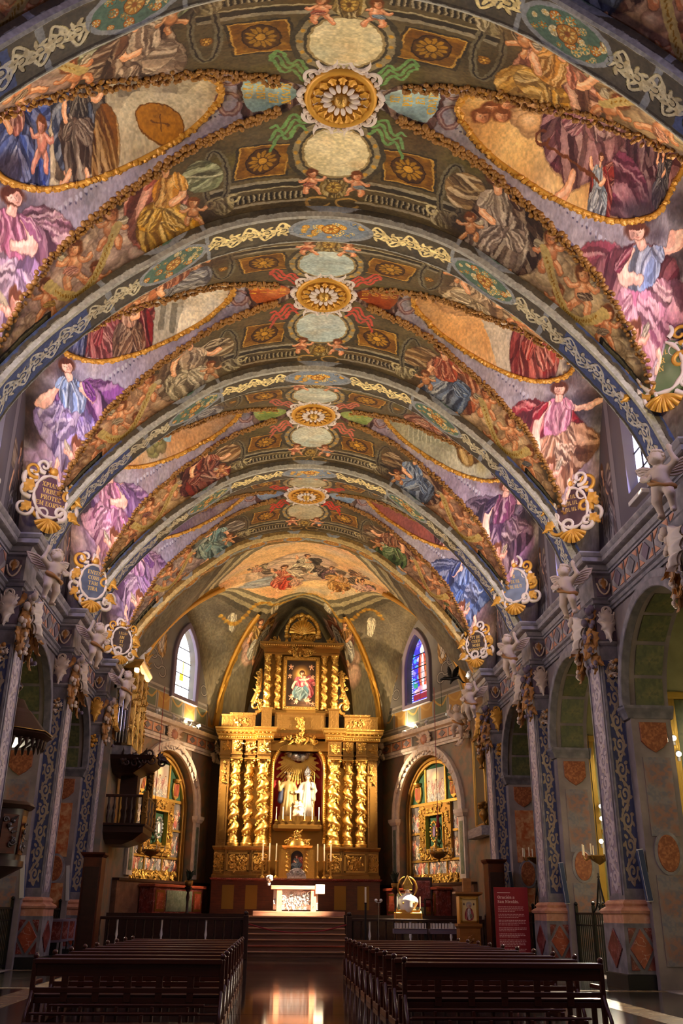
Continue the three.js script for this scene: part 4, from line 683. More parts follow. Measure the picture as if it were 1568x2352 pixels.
// ---------- vault ornament: bosses, garlands on the groins, gilded frames of the scenes ----------
seed = 400;
const nearIco = new THREE.IcosahedronGeometry(1, 0);
for (let k = 0; k <= 4; k++) {
  for (const q of [-1, 1]) for (const s of [-1, 1]) {
    if (s < 0 && k === 0) continue;
    const G = [], n = s > 0 ? 230 : 190;
    for (let i = 0; i < n; i++) { const r = 0.17 + 0.81 * i / n, u = q * arcOf(r), v = s * groinV(r), p = vaultPoint(k, u, v), e = i % 2 ? 1 : -1; G.push(tr(k <= 2 && s > 0 ? ico : nearIco, p.x + rr(-0.03, 0.03), p.y - 0.04, p.z + e * rr(0.01, 0.13), rr(0, 3), rr(0, 3), 0, [rr(0.05, 0.085), rr(0.04, 0.06), rr(0.045, 0.075)])); }
    part('groin_garland', G, i2(k), ceiling, 'gilded fruit garland along the groin');
  }
  for (const q of [-1, 1]) {
    const P = []; for (const [u, v] of FRAME) P.push([u, v]); for (const [u, v] of FRAME.slice(1, -1).reverse()) P.push([u, -v]);
    const C = new THREE.CatmullRomCurve3(P.map(([u, v]) => V3(u, v, 0)), true), pts = []; for (let i = 0; i < 90; i++) { const c = C.getPointAt(i / 90), w = vaultPoint(k, q * c.x, c.y); w.y -= 0.03; pts.push(w); }
    const G = [tube(pts, 0.06, 180, 6, true)]; for (let i = 0; i < 190; i++) { const c = C.getPointAt(i / 190), w = vaultPoint(k, q * c.x, c.y); G.push(tr(nearIco, w.x + rr(-0.03, 0.03), w.y - 0.06, w.z + rr(-0.05, 0.05), i, i * 0.7, 0, [rr(0.07, 0.11), 0.06, rr(0.05, 0.08)])); }
    part('picture_frame', G, M.frameGilt ?? (M.frameGilt = std(0xcf9838, 0.5, { metalness: 0.35 })), ceiling, 'gilded leaf frame round a painted scene');
  }
}
function i2() { return M.garland ?? (M.garland = std(0x94682c, 0.55, { metalness: 0.25 })); }
// boss: gilded rosette with a ring of petals, hub and pierced cream scrollwork
{
  const t = thing('vault_boss', '', 'vault boss'), G = [], W = [];
  const up = (g) => { g.rotateX(PI / 2); return g; };     // discs face down
  const disc = part('dish', lathe([[0.02, 0.02], [0.3, -0.02], [0.52, -0.03], [0.62, -0.09], [0.7, -0.12], [0.76, -0.08], [0.78, 0.02], [0.6, 0.06]], 40), M.goldPaint, t);
  for (let i = 0; i < 16; i++) { const a = i / 16 * 2 * PI; G.push(tr(leaf(0.26, 0.2, 0.3, 2), Math.cos(a) * 0.62, -0.1, Math.sin(a) * 0.62, -PI / 2, 0, -a - PI / 2)); }
  part('petals', G, M.goldPaint, t);
  const inner = []; for (let i = 0; i < 14; i++) { const a = i / 14 * 2 * PI; inner.push(tr(ico, Math.cos(a) * 0.3, -0.1, Math.sin(a) * 0.3, 0, -a, 0, [0.11, 0.06, 0.055])); } part('inner_petals', inner, M.stuccoWhite, t, 'cream inner petals');
  part('hub', lathe([[0.001, -0.26], [0.08, -0.24], [0.13, -0.17], [0.15, -0.08], [0.17, 0]], 20), M.gold, t, 'gilded hub');
  part('bead_rim', Array.from({ length: 44 }, (_, i) => tr(nearIco, Math.cos(i / 22 * PI) * 0.82, -0.06, Math.sin(i / 22 * PI) * 0.82, 0, 0, 0, 0.045)), M.stucco, t);
  for (let i = 0; i < 12; i++) { const a = i / 12 * 2 * PI, S = [tr(volute(0.17, 0.05, 1.2), 0, 0, 0), tr(volute(0.17, 0.05, 1.2), 0, 0, 0, 0, PI, 0), tr(volute(0.1, 0.04, 1.1), 0, 0.3, 0), tr(volute(0.1, 0.04, 1.1), 0, 0.3, 0, 0, PI, 0), tr(ico, 0, 0.44, 0, 0, 0, 0, [0.06, 0.1, 0.05])];
    part('scroll', tr(merge(S), Math.cos(a) * 0.88, -0.03, Math.sin(a) * 0.88, -PI / 2, 0, a - PI / 2 + PI, i % 2 ? 1.1 : 1.4), M.stuccoWhite, t, 'cream scroll'); }
  const lab = { 1: 'gilded rosette boss with cream scrolls between pale blue lettered tablets', 2: 'gilded rosette boss with cream scrolls between orange lettered tablets', 3: 'gilded rosette boss with cream scrolls between green lettered tablets', 4: 'gilded rosette boss with cream scrolls and red ribbons, closest to the apse' };
  for (const k of [1, 2, 3, 4]) { const y = vaultY(0, 0) - 0.04, z = -(A(k) - BAY / 2); if (k === 1) { t.position.set(0, y, z); t.userData.label = lab[1]; t.userData.group = 'bosses of the vault'; } else dup(t, [0, y, z], 0, lab[k]); }
}
// ---------- presbytery floor and steps ----------
const M_step = mapped(rep(marbleTint([150, 112, 82], [196, 152, 112], 101, 0.15), 0.6, 0.6), 0.35), M_presb = mapped(rep(marbleTint([96, 66, 50], [128, 92, 70], 102, 0.1), 0.5, 0.5), 0.4);
const PF = 1.43;
part('presbytery_floor', bx(-8.6, 8.7, 0, PF, -51, -41.8), M_presb, floor);
for (let i = 0; i < 7; i++) { const st = part('step', rbx(-1.95 + AX * 0.5, 2.0 + AX * 0.5, 0, 0.204 * (i + 1) - 0.05, -41.85, -39.43 - i * 0.342, 0.01), M_presb, floor); part('tread', rbx(-1.95 + AX * 0.5, 2.0 + AX * 0.5, 0.204 * (i + 1) - 0.05, 0.204 * (i + 1), -41.85, -39.38 - i * 0.342, 0.015), i === 1 ? M.redMarble : M_step, st, i === 1 ? 'red marble tread' : undefined); }
part('altar_step', rbx(-1.62, 2.32, PF, FLOOR_P, -46.2, -43.2, 0.02), M.pinkMarble, floor);
for (const q of [-1, 1]) part('presbytery_front', bx(q > 0 ? 2.15 : -8.6, q > 0 ? 8.6 : -1.82, 0, PF + 0.08, -41.9, -41.6), M.woodDark, floor, 'dark wood front of the presbytery');
// ---------- apse vault ----------
const AP = [[-7.35, 38.4], [-7.5, 42.2], [-4.2, 50.0], [4.75, 50.0], [7.95, 42.2], [7.35, 38.4]], KEY = [0.2, 44.2, 17.0];
const apApex = [14.6, 15.7, 17.2, 15.7, 14.6, 16.95];
function apseH(s, rho, tau) { const sp = 10.6, R = sp + (KEY[2] - sp) * Math.pow(Math.max(0, 1 - Math.pow(rho, 2.1)), 0.62), K = lerp(KEY[2], apApex[s], rho * rho), a = Math.pow(Math.max(0, 1 - Math.pow(Math.min(1, Math.abs(tau) * [1, 1.15, 1 + 0.55 * rho, 1.15, 1, 1][s]), 1.55)), 0.8);
  if (s === 5 && rho > 0) { const ax = tau * 7.35, y = soffitY(ax) + 0.05; return lerp(lerp(R, K, a), y, Math.pow(rho, 4)); } return lerp(R, K, a); }
const apX = (x) => (x + 8.6) / 17.2 * 1536, apY = (d) => (d - 38) / 12.3 * 1152;
const apseTex = canvasTex(1536, 1152, (c, W, H) => {
  seed = 77; c.fillStyle = '#6f675a'; c.fillRect(0, 0, W, H); mottle(c, 0, 0, W, H, ['#5c5448', '#857a64', '#7a6a44', '#4c463e', '#8f8670'], 220, 30, 100, 0.4);
  // painted stone ring round the open sky
  const cx = apX(0.2), cy = apY(42.3), rx = apX(4.15) - apX(0), ry = apY(42.2) - apY(38);
  for (const [k, col] of [[1.32, '#5c5548'], [1.24, '#9a9078'], [1.18, '#6a6354'], [1.12, '#b0a68c'], [1.06, '#7a7260']]) { c.fillStyle = col; c.beginPath(); c.ellipse(cx, cy, rx * k, ry * k, 0, 0, 7); c.fill(); }
  c.save(); c.beginPath(); c.ellipse(cx, cy, rx, ry, 0, 0, 7); c.clip(); c.fillStyle = '#d8b890'; c.fillRect(0, 0, W, H); mottle(c, cx - rx, cy - ry, 2 * rx, 2 * ry, ['#e2c49c', '#cf9f78', '#b8b8b4', '#e6d0ac', '#d4a890', '#a8b0b8'], 70, 40, 140, 0.45);
  const put = (x, y, s, pal, f = 1, wing = true) => { c.save(); c.translate(cx + x * rx, cy + y * ry); c.scale(1, 1.7); figure(c, s, pal, f, wing, { wing: '#6a5a50' }); c.restore(); };
  cloud(c, cx, cy + ry * 0.1, rx * 1.1, ry * 0.9, '#d8c4b4', 30); cloud(c, cx + rx * 0.3, cy + ry * 0.2, rx * 0.6, ry * 0.5, '#e0d2c4', 20); cloud(c, cx - rx * 0.4, cy + ry * 0.5, rx * 0.8, ry * 0.4, '#a8b2bc', 20);
  put(0.0, -0.1, 150, ['#e0d6c4', '#2e2826', '#d8ccb8'], 1, false); put(-0.25, 0.35, 190, ['#c0503c', '#d8cabc', '#c87860'], 1); put(0.3, 0.15, 130, ['#6a4a5c', '#4a3a40', '#8a6a70'], -1); put(0.45, 0.42, 150, ['#b07a34', '#c89860', '#c49a70'], -1); put(-0.55, -0.1, 90, ['#c48a78', '#b5a890', '#cfa894'], 1); put(0.62, -0.1, 90, ['#8a5a3c', '#6a4430', '#b08a70'], -1); put(-0.1, 0.55, 80, ['#d0a090', '#c8a898', '#d8b0a0'], 1); put(0.7, 0.4, 120, ['#d4b0a8', '#cfa09c', '#dcb8ac'], 1);
  c.restore();
  // gilded ribs towards the corners
  for (const [x, d] of AP.slice(1, 5)) { const p = [[apX(KEY[0] + (x - KEY[0]) * 0.55), apY(KEY[1] + (d - KEY[1]) * 0.55)], [apX(x), apY(d)]]; stroke(c, p, 34, '#94722e'); }
  // figures, festoons and scrolls on the cells
  for (const [x, d, s, pal, f] of [[-2.0, 48.2, 165, ['#c4c0b8', '#a87838', '#b08a4a'], 1], [2.55, 48.2, 165, ['#c0bec0', '#8c5a48', '#a8783c'], -1], [-6.0, 43.0, 190, ['#b0aca0', '#8c4438', '#9a8a78'], 1], [6.4, 43.0, 190, ['#b4b0a8', '#a03c30', '#98907c'], -1]]) {
    cloud(c, apX(x), apY(d) + 70, 190, 130, '#c2a294', 16); c.save(); c.translate(apX(x), apY(d)); c.scale(1.1, 0.95); figure(c, s, pal, f, false); c.restore(); }
  for (const x of [-1.2, 1.6, -3.4, 3.9]) { c.save(); c.translate(apX(x), apY(47.3)); cloth(c, [[-24, -40], [24, -44], [16, 30], [0, 46], [-18, 30]], '#d4ccb8', 8, 1.57); c.restore(); }
  for (let i = 0; i < 60; i++) { const t = i / 60; blob(c, apX(-4 + 8.6 * t), apY(46.9 + 0.5 * Math.sin(t * 19)), 14, 10, i % 2 ? '#a57c34' : '#c09a4c', 0.9, 0, 0.5); }
  mottle(c, 0, 0, W, H, ['#2a221a', '#e0d0b0'], 120, 10, 60, 0.08); brush(c, W, H, 2.2, 0.2);
});
function apseVault() {
  const pos = [], uv = [], idx = [], nR = 18, nT = 24;
  for (let s = 0; s < 6; s++) { const a = AP[s], b = AP[(s + 1) % 6], o = pos.length / 3;
    for (let i = 0; i <= nR; i++) for (let j = 0; j <= nT; j++) { const rho = i / nR, tau = -1 + 2 * j / nT, wx = lerp(a[0], b[0], j / nT), wd = lerp(a[1], b[1], j / nT), x = lerp(KEY[0], wx, rho), d = lerp(KEY[1], wd, rho);
      pos.push(x, apseH(s, rho, tau), -d); uv.push((x + 8.6) / 17.2, 1 - (d - 38) / 12.3); }
    for (let i = 0; i < nR; i++) for (let j = 0; j < nT; j++) { const p = o + i * (nT + 1) + j, q = p + nT + 1; idx.push(p, q, p + 1, p + 1, q, q + 1); } }
  const g = new THREE.BufferGeometry(); g.setAttribute('position', new THREE.Float32BufferAttribute(pos, 3)); g.setAttribute('uv', new THREE.Float32BufferAttribute(uv, 2)); g.setIndex(idx); return toCreasedNormals(g, 0.4);
}
part('apse_vault', apseVault(), mapped(apseTex, 0.8), ceiling, 'painted apse vault with figures in an open sky');
for (const i of [1, 2, 3, 4]) { const pts = []; for (let j = 0; j <= 16; j++) { const r = lerp(0.5, 0.985, j / 16); pts.push(V3(lerp(KEY[0], AP[i][0], r), apseH(i, r, -1) - 0.05, -lerp(KEY[1], AP[i][1], r))); } part('apse_rib', tube(pts, 0.11, 40, 8), M.frameGilt, ceiling, 'gilded rib of the apse vault'); }
// ---------- apse walls ----------
const M_griz = mapped(canvasTex(1024, 1024, (c, W, H) => { seed = 88; c.fillStyle = '#6a6660'; c.fillRect(0, 0, W, H); mottle(c, 0, 0, W, H, ['#565450', '#7c7870', '#6a5c46', '#4c4a48'], 140, 30, 110, 0.4);
  for (const q of [-1, 1]) { c.save(); c.translate(W / 2 + q * 300, 300); c.scale(q, 1); cloth(c, [[-40, -120], [60, -60], [70, 120], [0, 230], [-60, 160], [-50, 0]], '#a8772c', 12, 1.4); cloth(c, [[0, -60], [50, -20], [40, 130], [-20, 190], [-30, 40]], '#bdb5a4', 10, 1.5); for (const [x, y, r] of [[30, 250, 50], [-30, 310, 40], [80, 200, 34]]) { c.strokeStyle = '#47443f'; c.lineWidth = 22; c.beginPath(); c.arc(x, y, r, 0.5, 5.6); c.stroke(); c.strokeStyle = '#8f8a80'; c.lineWidth = 9; c.stroke(); } c.restore(); }
  for (let i = 0; i < 6; i++) { const x = 60 + i * 160; c.fillStyle = i % 2 ? '#9a7436' : '#5c6450'; c.fillRect(x, 760, 140, 130); c.strokeStyle = '#8c877c'; c.lineWidth = 10; c.strokeRect(x, 760, 140, 130); stroke(c, [[x, 770], [x + 70, 850], [x + 140, 770]], 16, '#a88440', 0.9); }
  c.fillStyle = '#8f8a80'; c.fillRect(0, 715, W, 18); c.fillRect(0, 905, W, 14); }), 0.85);
const M_lower = mapped(rep(marbleMix(95, [120, 112, 100], [142, 110, 84], [100, 104, 92]), 0.35, 0.35), 0.6);
function glassTex(kind) { return canvasTex(256, 512, (c, W, H) => { seed = 130 + kind;
  c.fillStyle = kind ? '#3a34b4' : '#f2eeff'; c.fillRect(0, 0, W, H); for (let i = 0; i < 90; i++) { const x = rnd() * W, y = rnd() * H; smooth(c, [[x - 26, y], [x, y - 22], [x + 28, y], [x, y + 24]]); c.fillStyle = kind ? ['#5a4ae0', '#8a7cf0', '#3a2cc0', '#b0a8ff', '#6a3ad0', '#4a90e8'][i % 6] : ['#fffaf0', '#f4f0ff', '#ffffff', '#fff4d8'][i % 4]; c.fill(); }
  c.save(); c.translate(W / 2, H * 0.5); if (kind) { cloth(c, [[-40, -110], [0, -130], [44, -90], [60, 60], [40, 140], [-30, 140], [-56, 40]], '#c8341c', 9, 1.57); cloth(c, [[-12, -120], [14, -120], [20, 130], [-18, 130]], '#e8d8e0', 5, 1.57); cloth(c, [[30, -60], [58, -40], [60, 80], [36, 110]], '#e07818', 5, 1.57); head(c, 0, -140, 20, '#f0dcc8', '#f8f0e0'); c.fillStyle = '#f8f4ff'; c.beginPath(); c.moveTo(-16, -155); c.lineTo(0, -195); c.lineTo(16, -155); c.fill(); for (let i = 0; i < 10; i++) blob(c, rr(-90, 90), rr(130, 170), 34, 22, i % 2 ? '#d88a94' : '#f0c8c8', 0.9, 0, 0.6); c.fillStyle = '#7a1c2c'; c.fillRect(-110, 175, 220, 40); c.fillStyle = '#2a8a6a'; c.fillRect(-105, 90, 46, 36); }
  else { c.fillStyle = '#f0b020'; c.fillRect(10, 70, 46, 50); c.fillStyle = '#e8c040'; c.fillRect(-50, -20, 12, 100); c.fillRect(40, -20, 14, 90); } c.restore();
  for (let i = 0; i < 60; i++) for (const x of [6, W - 6]) { c.fillStyle = i % 2 ? '#d8e4ff' : '#4a60d8'; if (kind || i % 2) c.fillRect(x - 6, i * 9, 12, 7); } c.fillStyle = '#e8ecff'; c.fillRect(0, H - 34, W, 20);
  c.strokeStyle = '#1a1620'; c.lineWidth = 3; for (const y of [70, 140, 210, 280, 350, 420]) { c.beginPath(); c.moveTo(0, y); c.lineTo(W, y); c.stroke(); } for (const x of [W * 0.36, W * 0.66]) { c.beginPath(); c.moveTo(x, 0); c.lineTo(x, H); c.stroke(); } }); }
const gl = [glassTex(0), glassTex(1)];
const M_glass = [0, 1].map((i) => new THREE.MeshStandardMaterial({ color: 0x101010, emissive: 0xffffff, emissiveMap: gl[i], emissiveIntensity: i ? 1.7 : 6, roughness: 0.3 }));
function apseWall(name, P, th, len, cA, cW, kind, sector) {
  const w = struct(name); w.position.set(P[0], 0, -P[1]); w.rotation.y = th;
  const top = []; for (let j = 0; j <= 24; j++) { const t = -1 + j / 12; top.push([len * (t + 1) / 2, apseH(sector, 1, t) + 0.03]); }
  const up = shapeOf([[0, 9.9], [len, 9.9], ...top.reverse()]), hw = 1.12, wb = 11.35, wsp = 13.3, wt = 14.95, hole = new THREE.Path();
  const gothic = (p, h, b, s, t) => { p.moveTo(cW - h, b); p.lineTo(cW + h, b); p.lineTo(cW + h, s); p.quadraticCurveTo(cW + h * 0.85, lerp(s, t, 0.65), cW, t); p.quadraticCurveTo(cW - h * 0.85, lerp(s, t, 0.65), cW - h, s); p.lineTo(cW - h, b); return p; };
  up.holes.push(gothic(hole, hw, wb, wsp, wt)); const ug = extr(up, 0.5); ug.translate(0, 0, -0.5); { const u = ug.attributes.uv, p = ug.attributes.position; for (let i = 0; i < p.count; i++) u.setXY(i, (p.getX(i) - cW + 4.2) / 8.4, (p.getY(i) - 9.6) / 6.4); }
  part('upper_wall', ug, M_griz, w);
  const fr = gothic(new THREE.Shape(), hw + 0.22, wb - 0.16, wsp, wt + 0.26); fr.holes.push(gothic(new THREE.Path(), hw, wb, wsp, wt)); part('window_surround', extr(fr, 0.12, 0.03), M.violetGrey, w, 'grey stone window surround');
  const win = struct('window_' + (++windowN)); win.position.copy(w.position); win.rotation.copy(w.rotation);
  const gs = extr(gothic(new THREE.Shape(), hw, wb, wsp, wt), 0.02); gs.translate(0, 0, -0.35); { const u = gs.attributes.uv, p = gs.attributes.position; for (let i = 0; i < p.count; i++) u.setXY(i, (p.getX(i) - cW + hw) / (2 * hw), (p.getY(i) - wb) / (wt - wb)); }
  part('stained_glass', gs, M_glass[kind], win, kind ? 'blue stained glass with a red robed figure' : 'bright daylit stained glass');
  part('glazing_bars', [12.0, 12.65, 13.3, 13.95].map((y) => bx(cW - hw, cW + hw, y - 0.02, y + 0.02, -0.34, -0.3)), M.iron, win);
  // lower wall with arched recess for the altarpiece
  const low = shapeOf([[0, 0], [len, 0], [len, 10], [0, 10]]), R = 2.78, rh = new THREE.Path(); rh.moveTo(cA - R, 1.5); rh.lineTo(cA - R, 5.9); rh.absarc(cA, 5.9, R, PI, 0, true); rh.lineTo(cA + R, 1.5); rh.closePath(); low.holes.push(rh);
  const lg = extr(low, 0.7); lg.translate(0, 0, -0.7); part('lower_wall', lg, M_lower, w); part('recess_back', bx(0, len, 0, 10, -1.0, -0.7), M_lower, w);
  for (const [r0, r1, dz, y] of [[R, R + 0.2, 0.1, 5.9], [R + 0.2, R + 0.4, 0.18, 5.9]]) { const s = new THREE.Shape(); s.absarc(cA, y, r1, 0, PI, false); s.absarc(cA, y, r0, PI, 0, true); s.closePath(); part('arch_moulding', extr(s, dz, 0.02, { curveSegments: 30 }), M.whiteStone, w); }
  for (const e of [-1, 1]) { const x = cA + e * (R + 0.24); part('arch_pilaster', bx(x - 0.24, x + 0.24, 3.0, 5.7, 0, 0.14), M.whiteStone, w, 'white arch pilaster with green inlay'); part('inlay', bx(x - 0.13, x + 0.13, 3.2, 5.4, 0.14, 0.155), M.greenMarble, w); part('impost', ringLoft([[0.02, 5.6], [0.1, 5.75], [0.12, 5.9]].map(([o, y]) => [x - 0.26 - o, x + 0.26 + o, 0, 0.18 + o, y])), M.whiteStone, w); }
  // entablature
  part('architrave', mould([[0.1, 8.95], [0.1, 9.05], [0.16, 9.08], [0.16, 9.2], [0.2, 9.22], [0.05, 9.24]], 0.1, len - 0.1), M.whiteStone, w);
  part('cornice', mould([[0.06, 9.72], [0.1, 9.78], [0.3, 9.82], [0.34, 9.9], [0.34, 10.0], [0.0, 10.0]], 0.1, len - 0.1), M.whiteStone, w);
  for (const x of [0.55, 1.6, 2.65, len - 2.4, len - 1.35, len - 0.45]) { part('frieze_panel', bx(x - 0.48, x + 0.48, 9.3, 9.68, 0, 0.05), M.pinkMarble, w); part('frieze_lozenge', tr(extr(shapeOf([[-0.3, 0], [0, -0.16], [0.3, 0], [0, 0.16]]), 0.03), x, 9.49, 0.05), M.blueGrey, w); part('frieze_divider', bx(x + 0.49, x + 0.55, 9.26, 9.7, 0, 0.08), M.whiteStone, w); }
  // carved cartouche over the arch, with leafy sprays down the arch
  const car = part('carved_cartouche', [lathe([[0.001, 0.16], [0.16, 0.14], [0.24, 0.05], [0.26, 0]], 16).rotateX(PI / 2)].map((g) => tr(g, cA, 9.4, 0.1)), M.pinkMarble, w); seed = 140 + kind;
  part('cartouche_foliage', Array.from({ length: 16 }, (_, i) => { const a = i / 16 * 2 * PI; return tr(leaf(rr(0.4, 0.62), 0.34, 0.4, 3), cA + Math.cos(a) * 0.26, 9.4 + Math.sin(a) * 0.26, 0.1, 0, 0, a + PI / 2); }), M.stucco, car);
  for (const e of [-1, 1]) part('leaf_spray', Array.from({ length: 9 }, (_, i) => { const a = PI / 2 - e * (0.16 + i * 0.12); return tr(leaf(0.36, 0.26, 0.5, 3), cA + Math.cos(a) * (R + 0.34), 5.9 + Math.sin(a) * (R + 0.34), 0.2, 0, 0, a - PI / 2 + rr(-0.8, 0.8)); }), M.stucco, w, 'carved leaf spray');
  for (const e of [-1, 1]) part('corner_foliage', tr(DROPS[0][0], e < 0 ? 0.25 : len - 0.25, 9.75, 0.25, 0, 0, 0, 1.3), M.stucco, w);
  // dado behind the side altar
  part('dado', bx(0, len, PF, 2.75, 0, 0.25), M_presb, w); part('dado_top', bx(0, len, 2.75, 2.86, 0, 0.34), M.woodDark, w);
  return w;
}
const thL = Math.atan2(7.8, 3.3), thR = -Math.atan2(7.8, 3.2);
apseWall('wall_apse_left', [-7.5, 42.2], thL, 8.47, 4.08, 4.85, 0, 1);
apseWall('wall_apse_right', [4.75, 50], thR, 8.43, 4.46, 3.78, 1, 3);
{ const w = struct('wall_apse'); const top = []; for (let j = 0; j <= 24; j++) { const t = -1 + j / 12; top.push([lerp(-4.2, 4.75, j / 24), apseH(2, 1, t) + 0.03]); } part('back_wall', tr(extr(shapeOf([[-4.2, 0], [4.75, 0], ...top.reverse()]), 0.4), 0, 0, -50.4), M_griz2(), w);
  for (const q of [-1, 1]) { const x0 = q > 0 ? 7.9 : -8.6, x1 = q > 0 ? 8.7 : -7.5; part('side_wall', bx(x0, x1, 0, 15.5, -42.5, -A(4) - 0.4), M_lower, w); part('side_cornice', bx(q > 0 ? 7.55 : -7.6, q > 0 ? 8.2 : -7.1, 10.0, 10.4, -42.4, -A(4) - 0.4), M.whiteStone, w); } }
function M_griz2() { return std(0x4c4238, 0.9); }
// ---------- gilded retable of the high altar ----------
const XR = 0.3, ZR = -47.9;
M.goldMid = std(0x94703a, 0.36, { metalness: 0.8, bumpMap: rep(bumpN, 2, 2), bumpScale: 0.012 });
// carved relief: scrolls, leaves and buds over a w x h field, facing +z
function carve(w, h, n, s = 0.12, sd = 1) {
  seed = 900 + sd; const G = [];
  for (let i = 0; i < n; i++) { const x = rr(-0.5, 0.5) * (w - s), y = rr(-0.5, 0.5) * (h - s);
    if (i % 3 === 0) G.push(tr(volute(s * rr(0.4, 0.7), s * 0.2, 1.3, 14), x, y, 0.03, rr(-0.3, 0.3), rr(-0.3, 0.3), rr(0, 6.28))); else if (i % 3 === 1) G.push(tr(leaf(s * rr(1, 1.7), s * rr(0.7, 1.1), 0.6, 2), x, y, 0.03, rr(-0.4, 0.2), rr(-0.4, 0.4), rr(0, 6.28))); else G.push(tr(nearIco, x, y, 0.04, rr(0, 3), rr(0, 3), 0, s * rr(0.22, 0.46))); }
  return merge(G);
}
// twisted column with a vine round it
function twistCol(H, R, turns = 5) {
  const nY = 84, nT = 14, pos = [], uv = [], idx = [];
  for (let i = 0; i <= nY; i++) { const t = i / nY, ph = t * turns * 2 * PI, e = Math.min(1, Math.min(t, 1 - t) * 14), ox = Math.cos(ph) * R * 0.3 * e, oz = Math.sin(ph) * R * 0.3 * e; for (let j = 0; j <= nT; j++) { const a = j / nT * 2 * PI, r = R * (0.8 - 0.1 * t); pos.push(ox + Math.cos(a) * r, t * H, oz + Math.sin(a) * r); uv.push(j / nT * 2, t * 8); } }
  for (let i = 0; i < nY; i++) for (let j = 0; j < nT; j++) { const a = i * (nT + 1) + j, b = a + nT + 1; idx.push(a, b, a + 1, a + 1, b, b + 1); }
  const g = new THREE.BufferGeometry(); g.setAttribute('position', new THREE.Float32BufferAttribute(pos, 3)); g.setAttribute('uv', new THREE.Float32BufferAttribute(uv, 2)); g.setIndex(idx); g.computeVertexNormals(); return g;
}
function vine(H, R, turns, n) { const G = []; for (let i = 0; i < n; i++) { const t = (i + 0.5) / n, ph = t * turns * 2 * PI, a = ph + PI * 0.75 + rr(-0.5, 0.5); const x = Math.cos(ph) * R * 0.3 + Math.cos(a) * R * 0.82, z = Math.sin(ph) * R * 0.3 + Math.sin(a) * R * 0.82; G.push(i % 3 ? tr(leaf(0.2, 0.18, 0.5, 2), x, t * H + 0.08, z, rr(-0.3, 0.3), PI / 2 - a, rr(-1, 1)) : lump(0.055, x, t * H, z)); } return merge(G); }
function capitalGeo(R, h) { const G = [lathe([[R * 0.8, 0], [R * 0.86, h * 0.1], [R * 0.8, h * 0.14], [R * 0.84, h * 0.7], [R * 1.15, h * 0.92]], 14), bx(-R * 1.25, R * 1.25, h * 0.9, h, -R * 1.25, R * 1.25)]; for (let k = 0; k < 2; k++) for (let i = 0; i < 8; i++) { const a = (i + k * 0.5) / 8 * 2 * PI; G.push(tr(leaf(h * 0.5, R * 0.7, -0.5, 2), Math.cos(a) * R * 0.86, h * (0.12 + 0.34 * k), Math.sin(a) * R * 0.86, PI, PI / 2 - a + PI, 0)); } for (let i = 0; i < 4; i++) { const a = PI / 4 + i * PI / 2; G.push(lump(R * 0.3, Math.cos(a) * R * 1.3, h * 0.8, Math.sin(a) * R * 1.3)); } return merge(G); }
function baseGeo(R, h) { return lathe([[R * 1.25, 0], [R * 1.25, h * 0.3], [R * 1.35, h * 0.4], [R * 1.25, h * 0.55], [R * 0.95, h * 0.65], [R * 1.1, h * 0.8], [R * 0.9, h]], 16); }
const beads = (x0, x1, y, z, n, r) => Array.from({ length: n }, (_, i) => tr(nearIco, lerp(x0, x1, (i + 0.5) / n), y, z, 0, 0, 0, r));
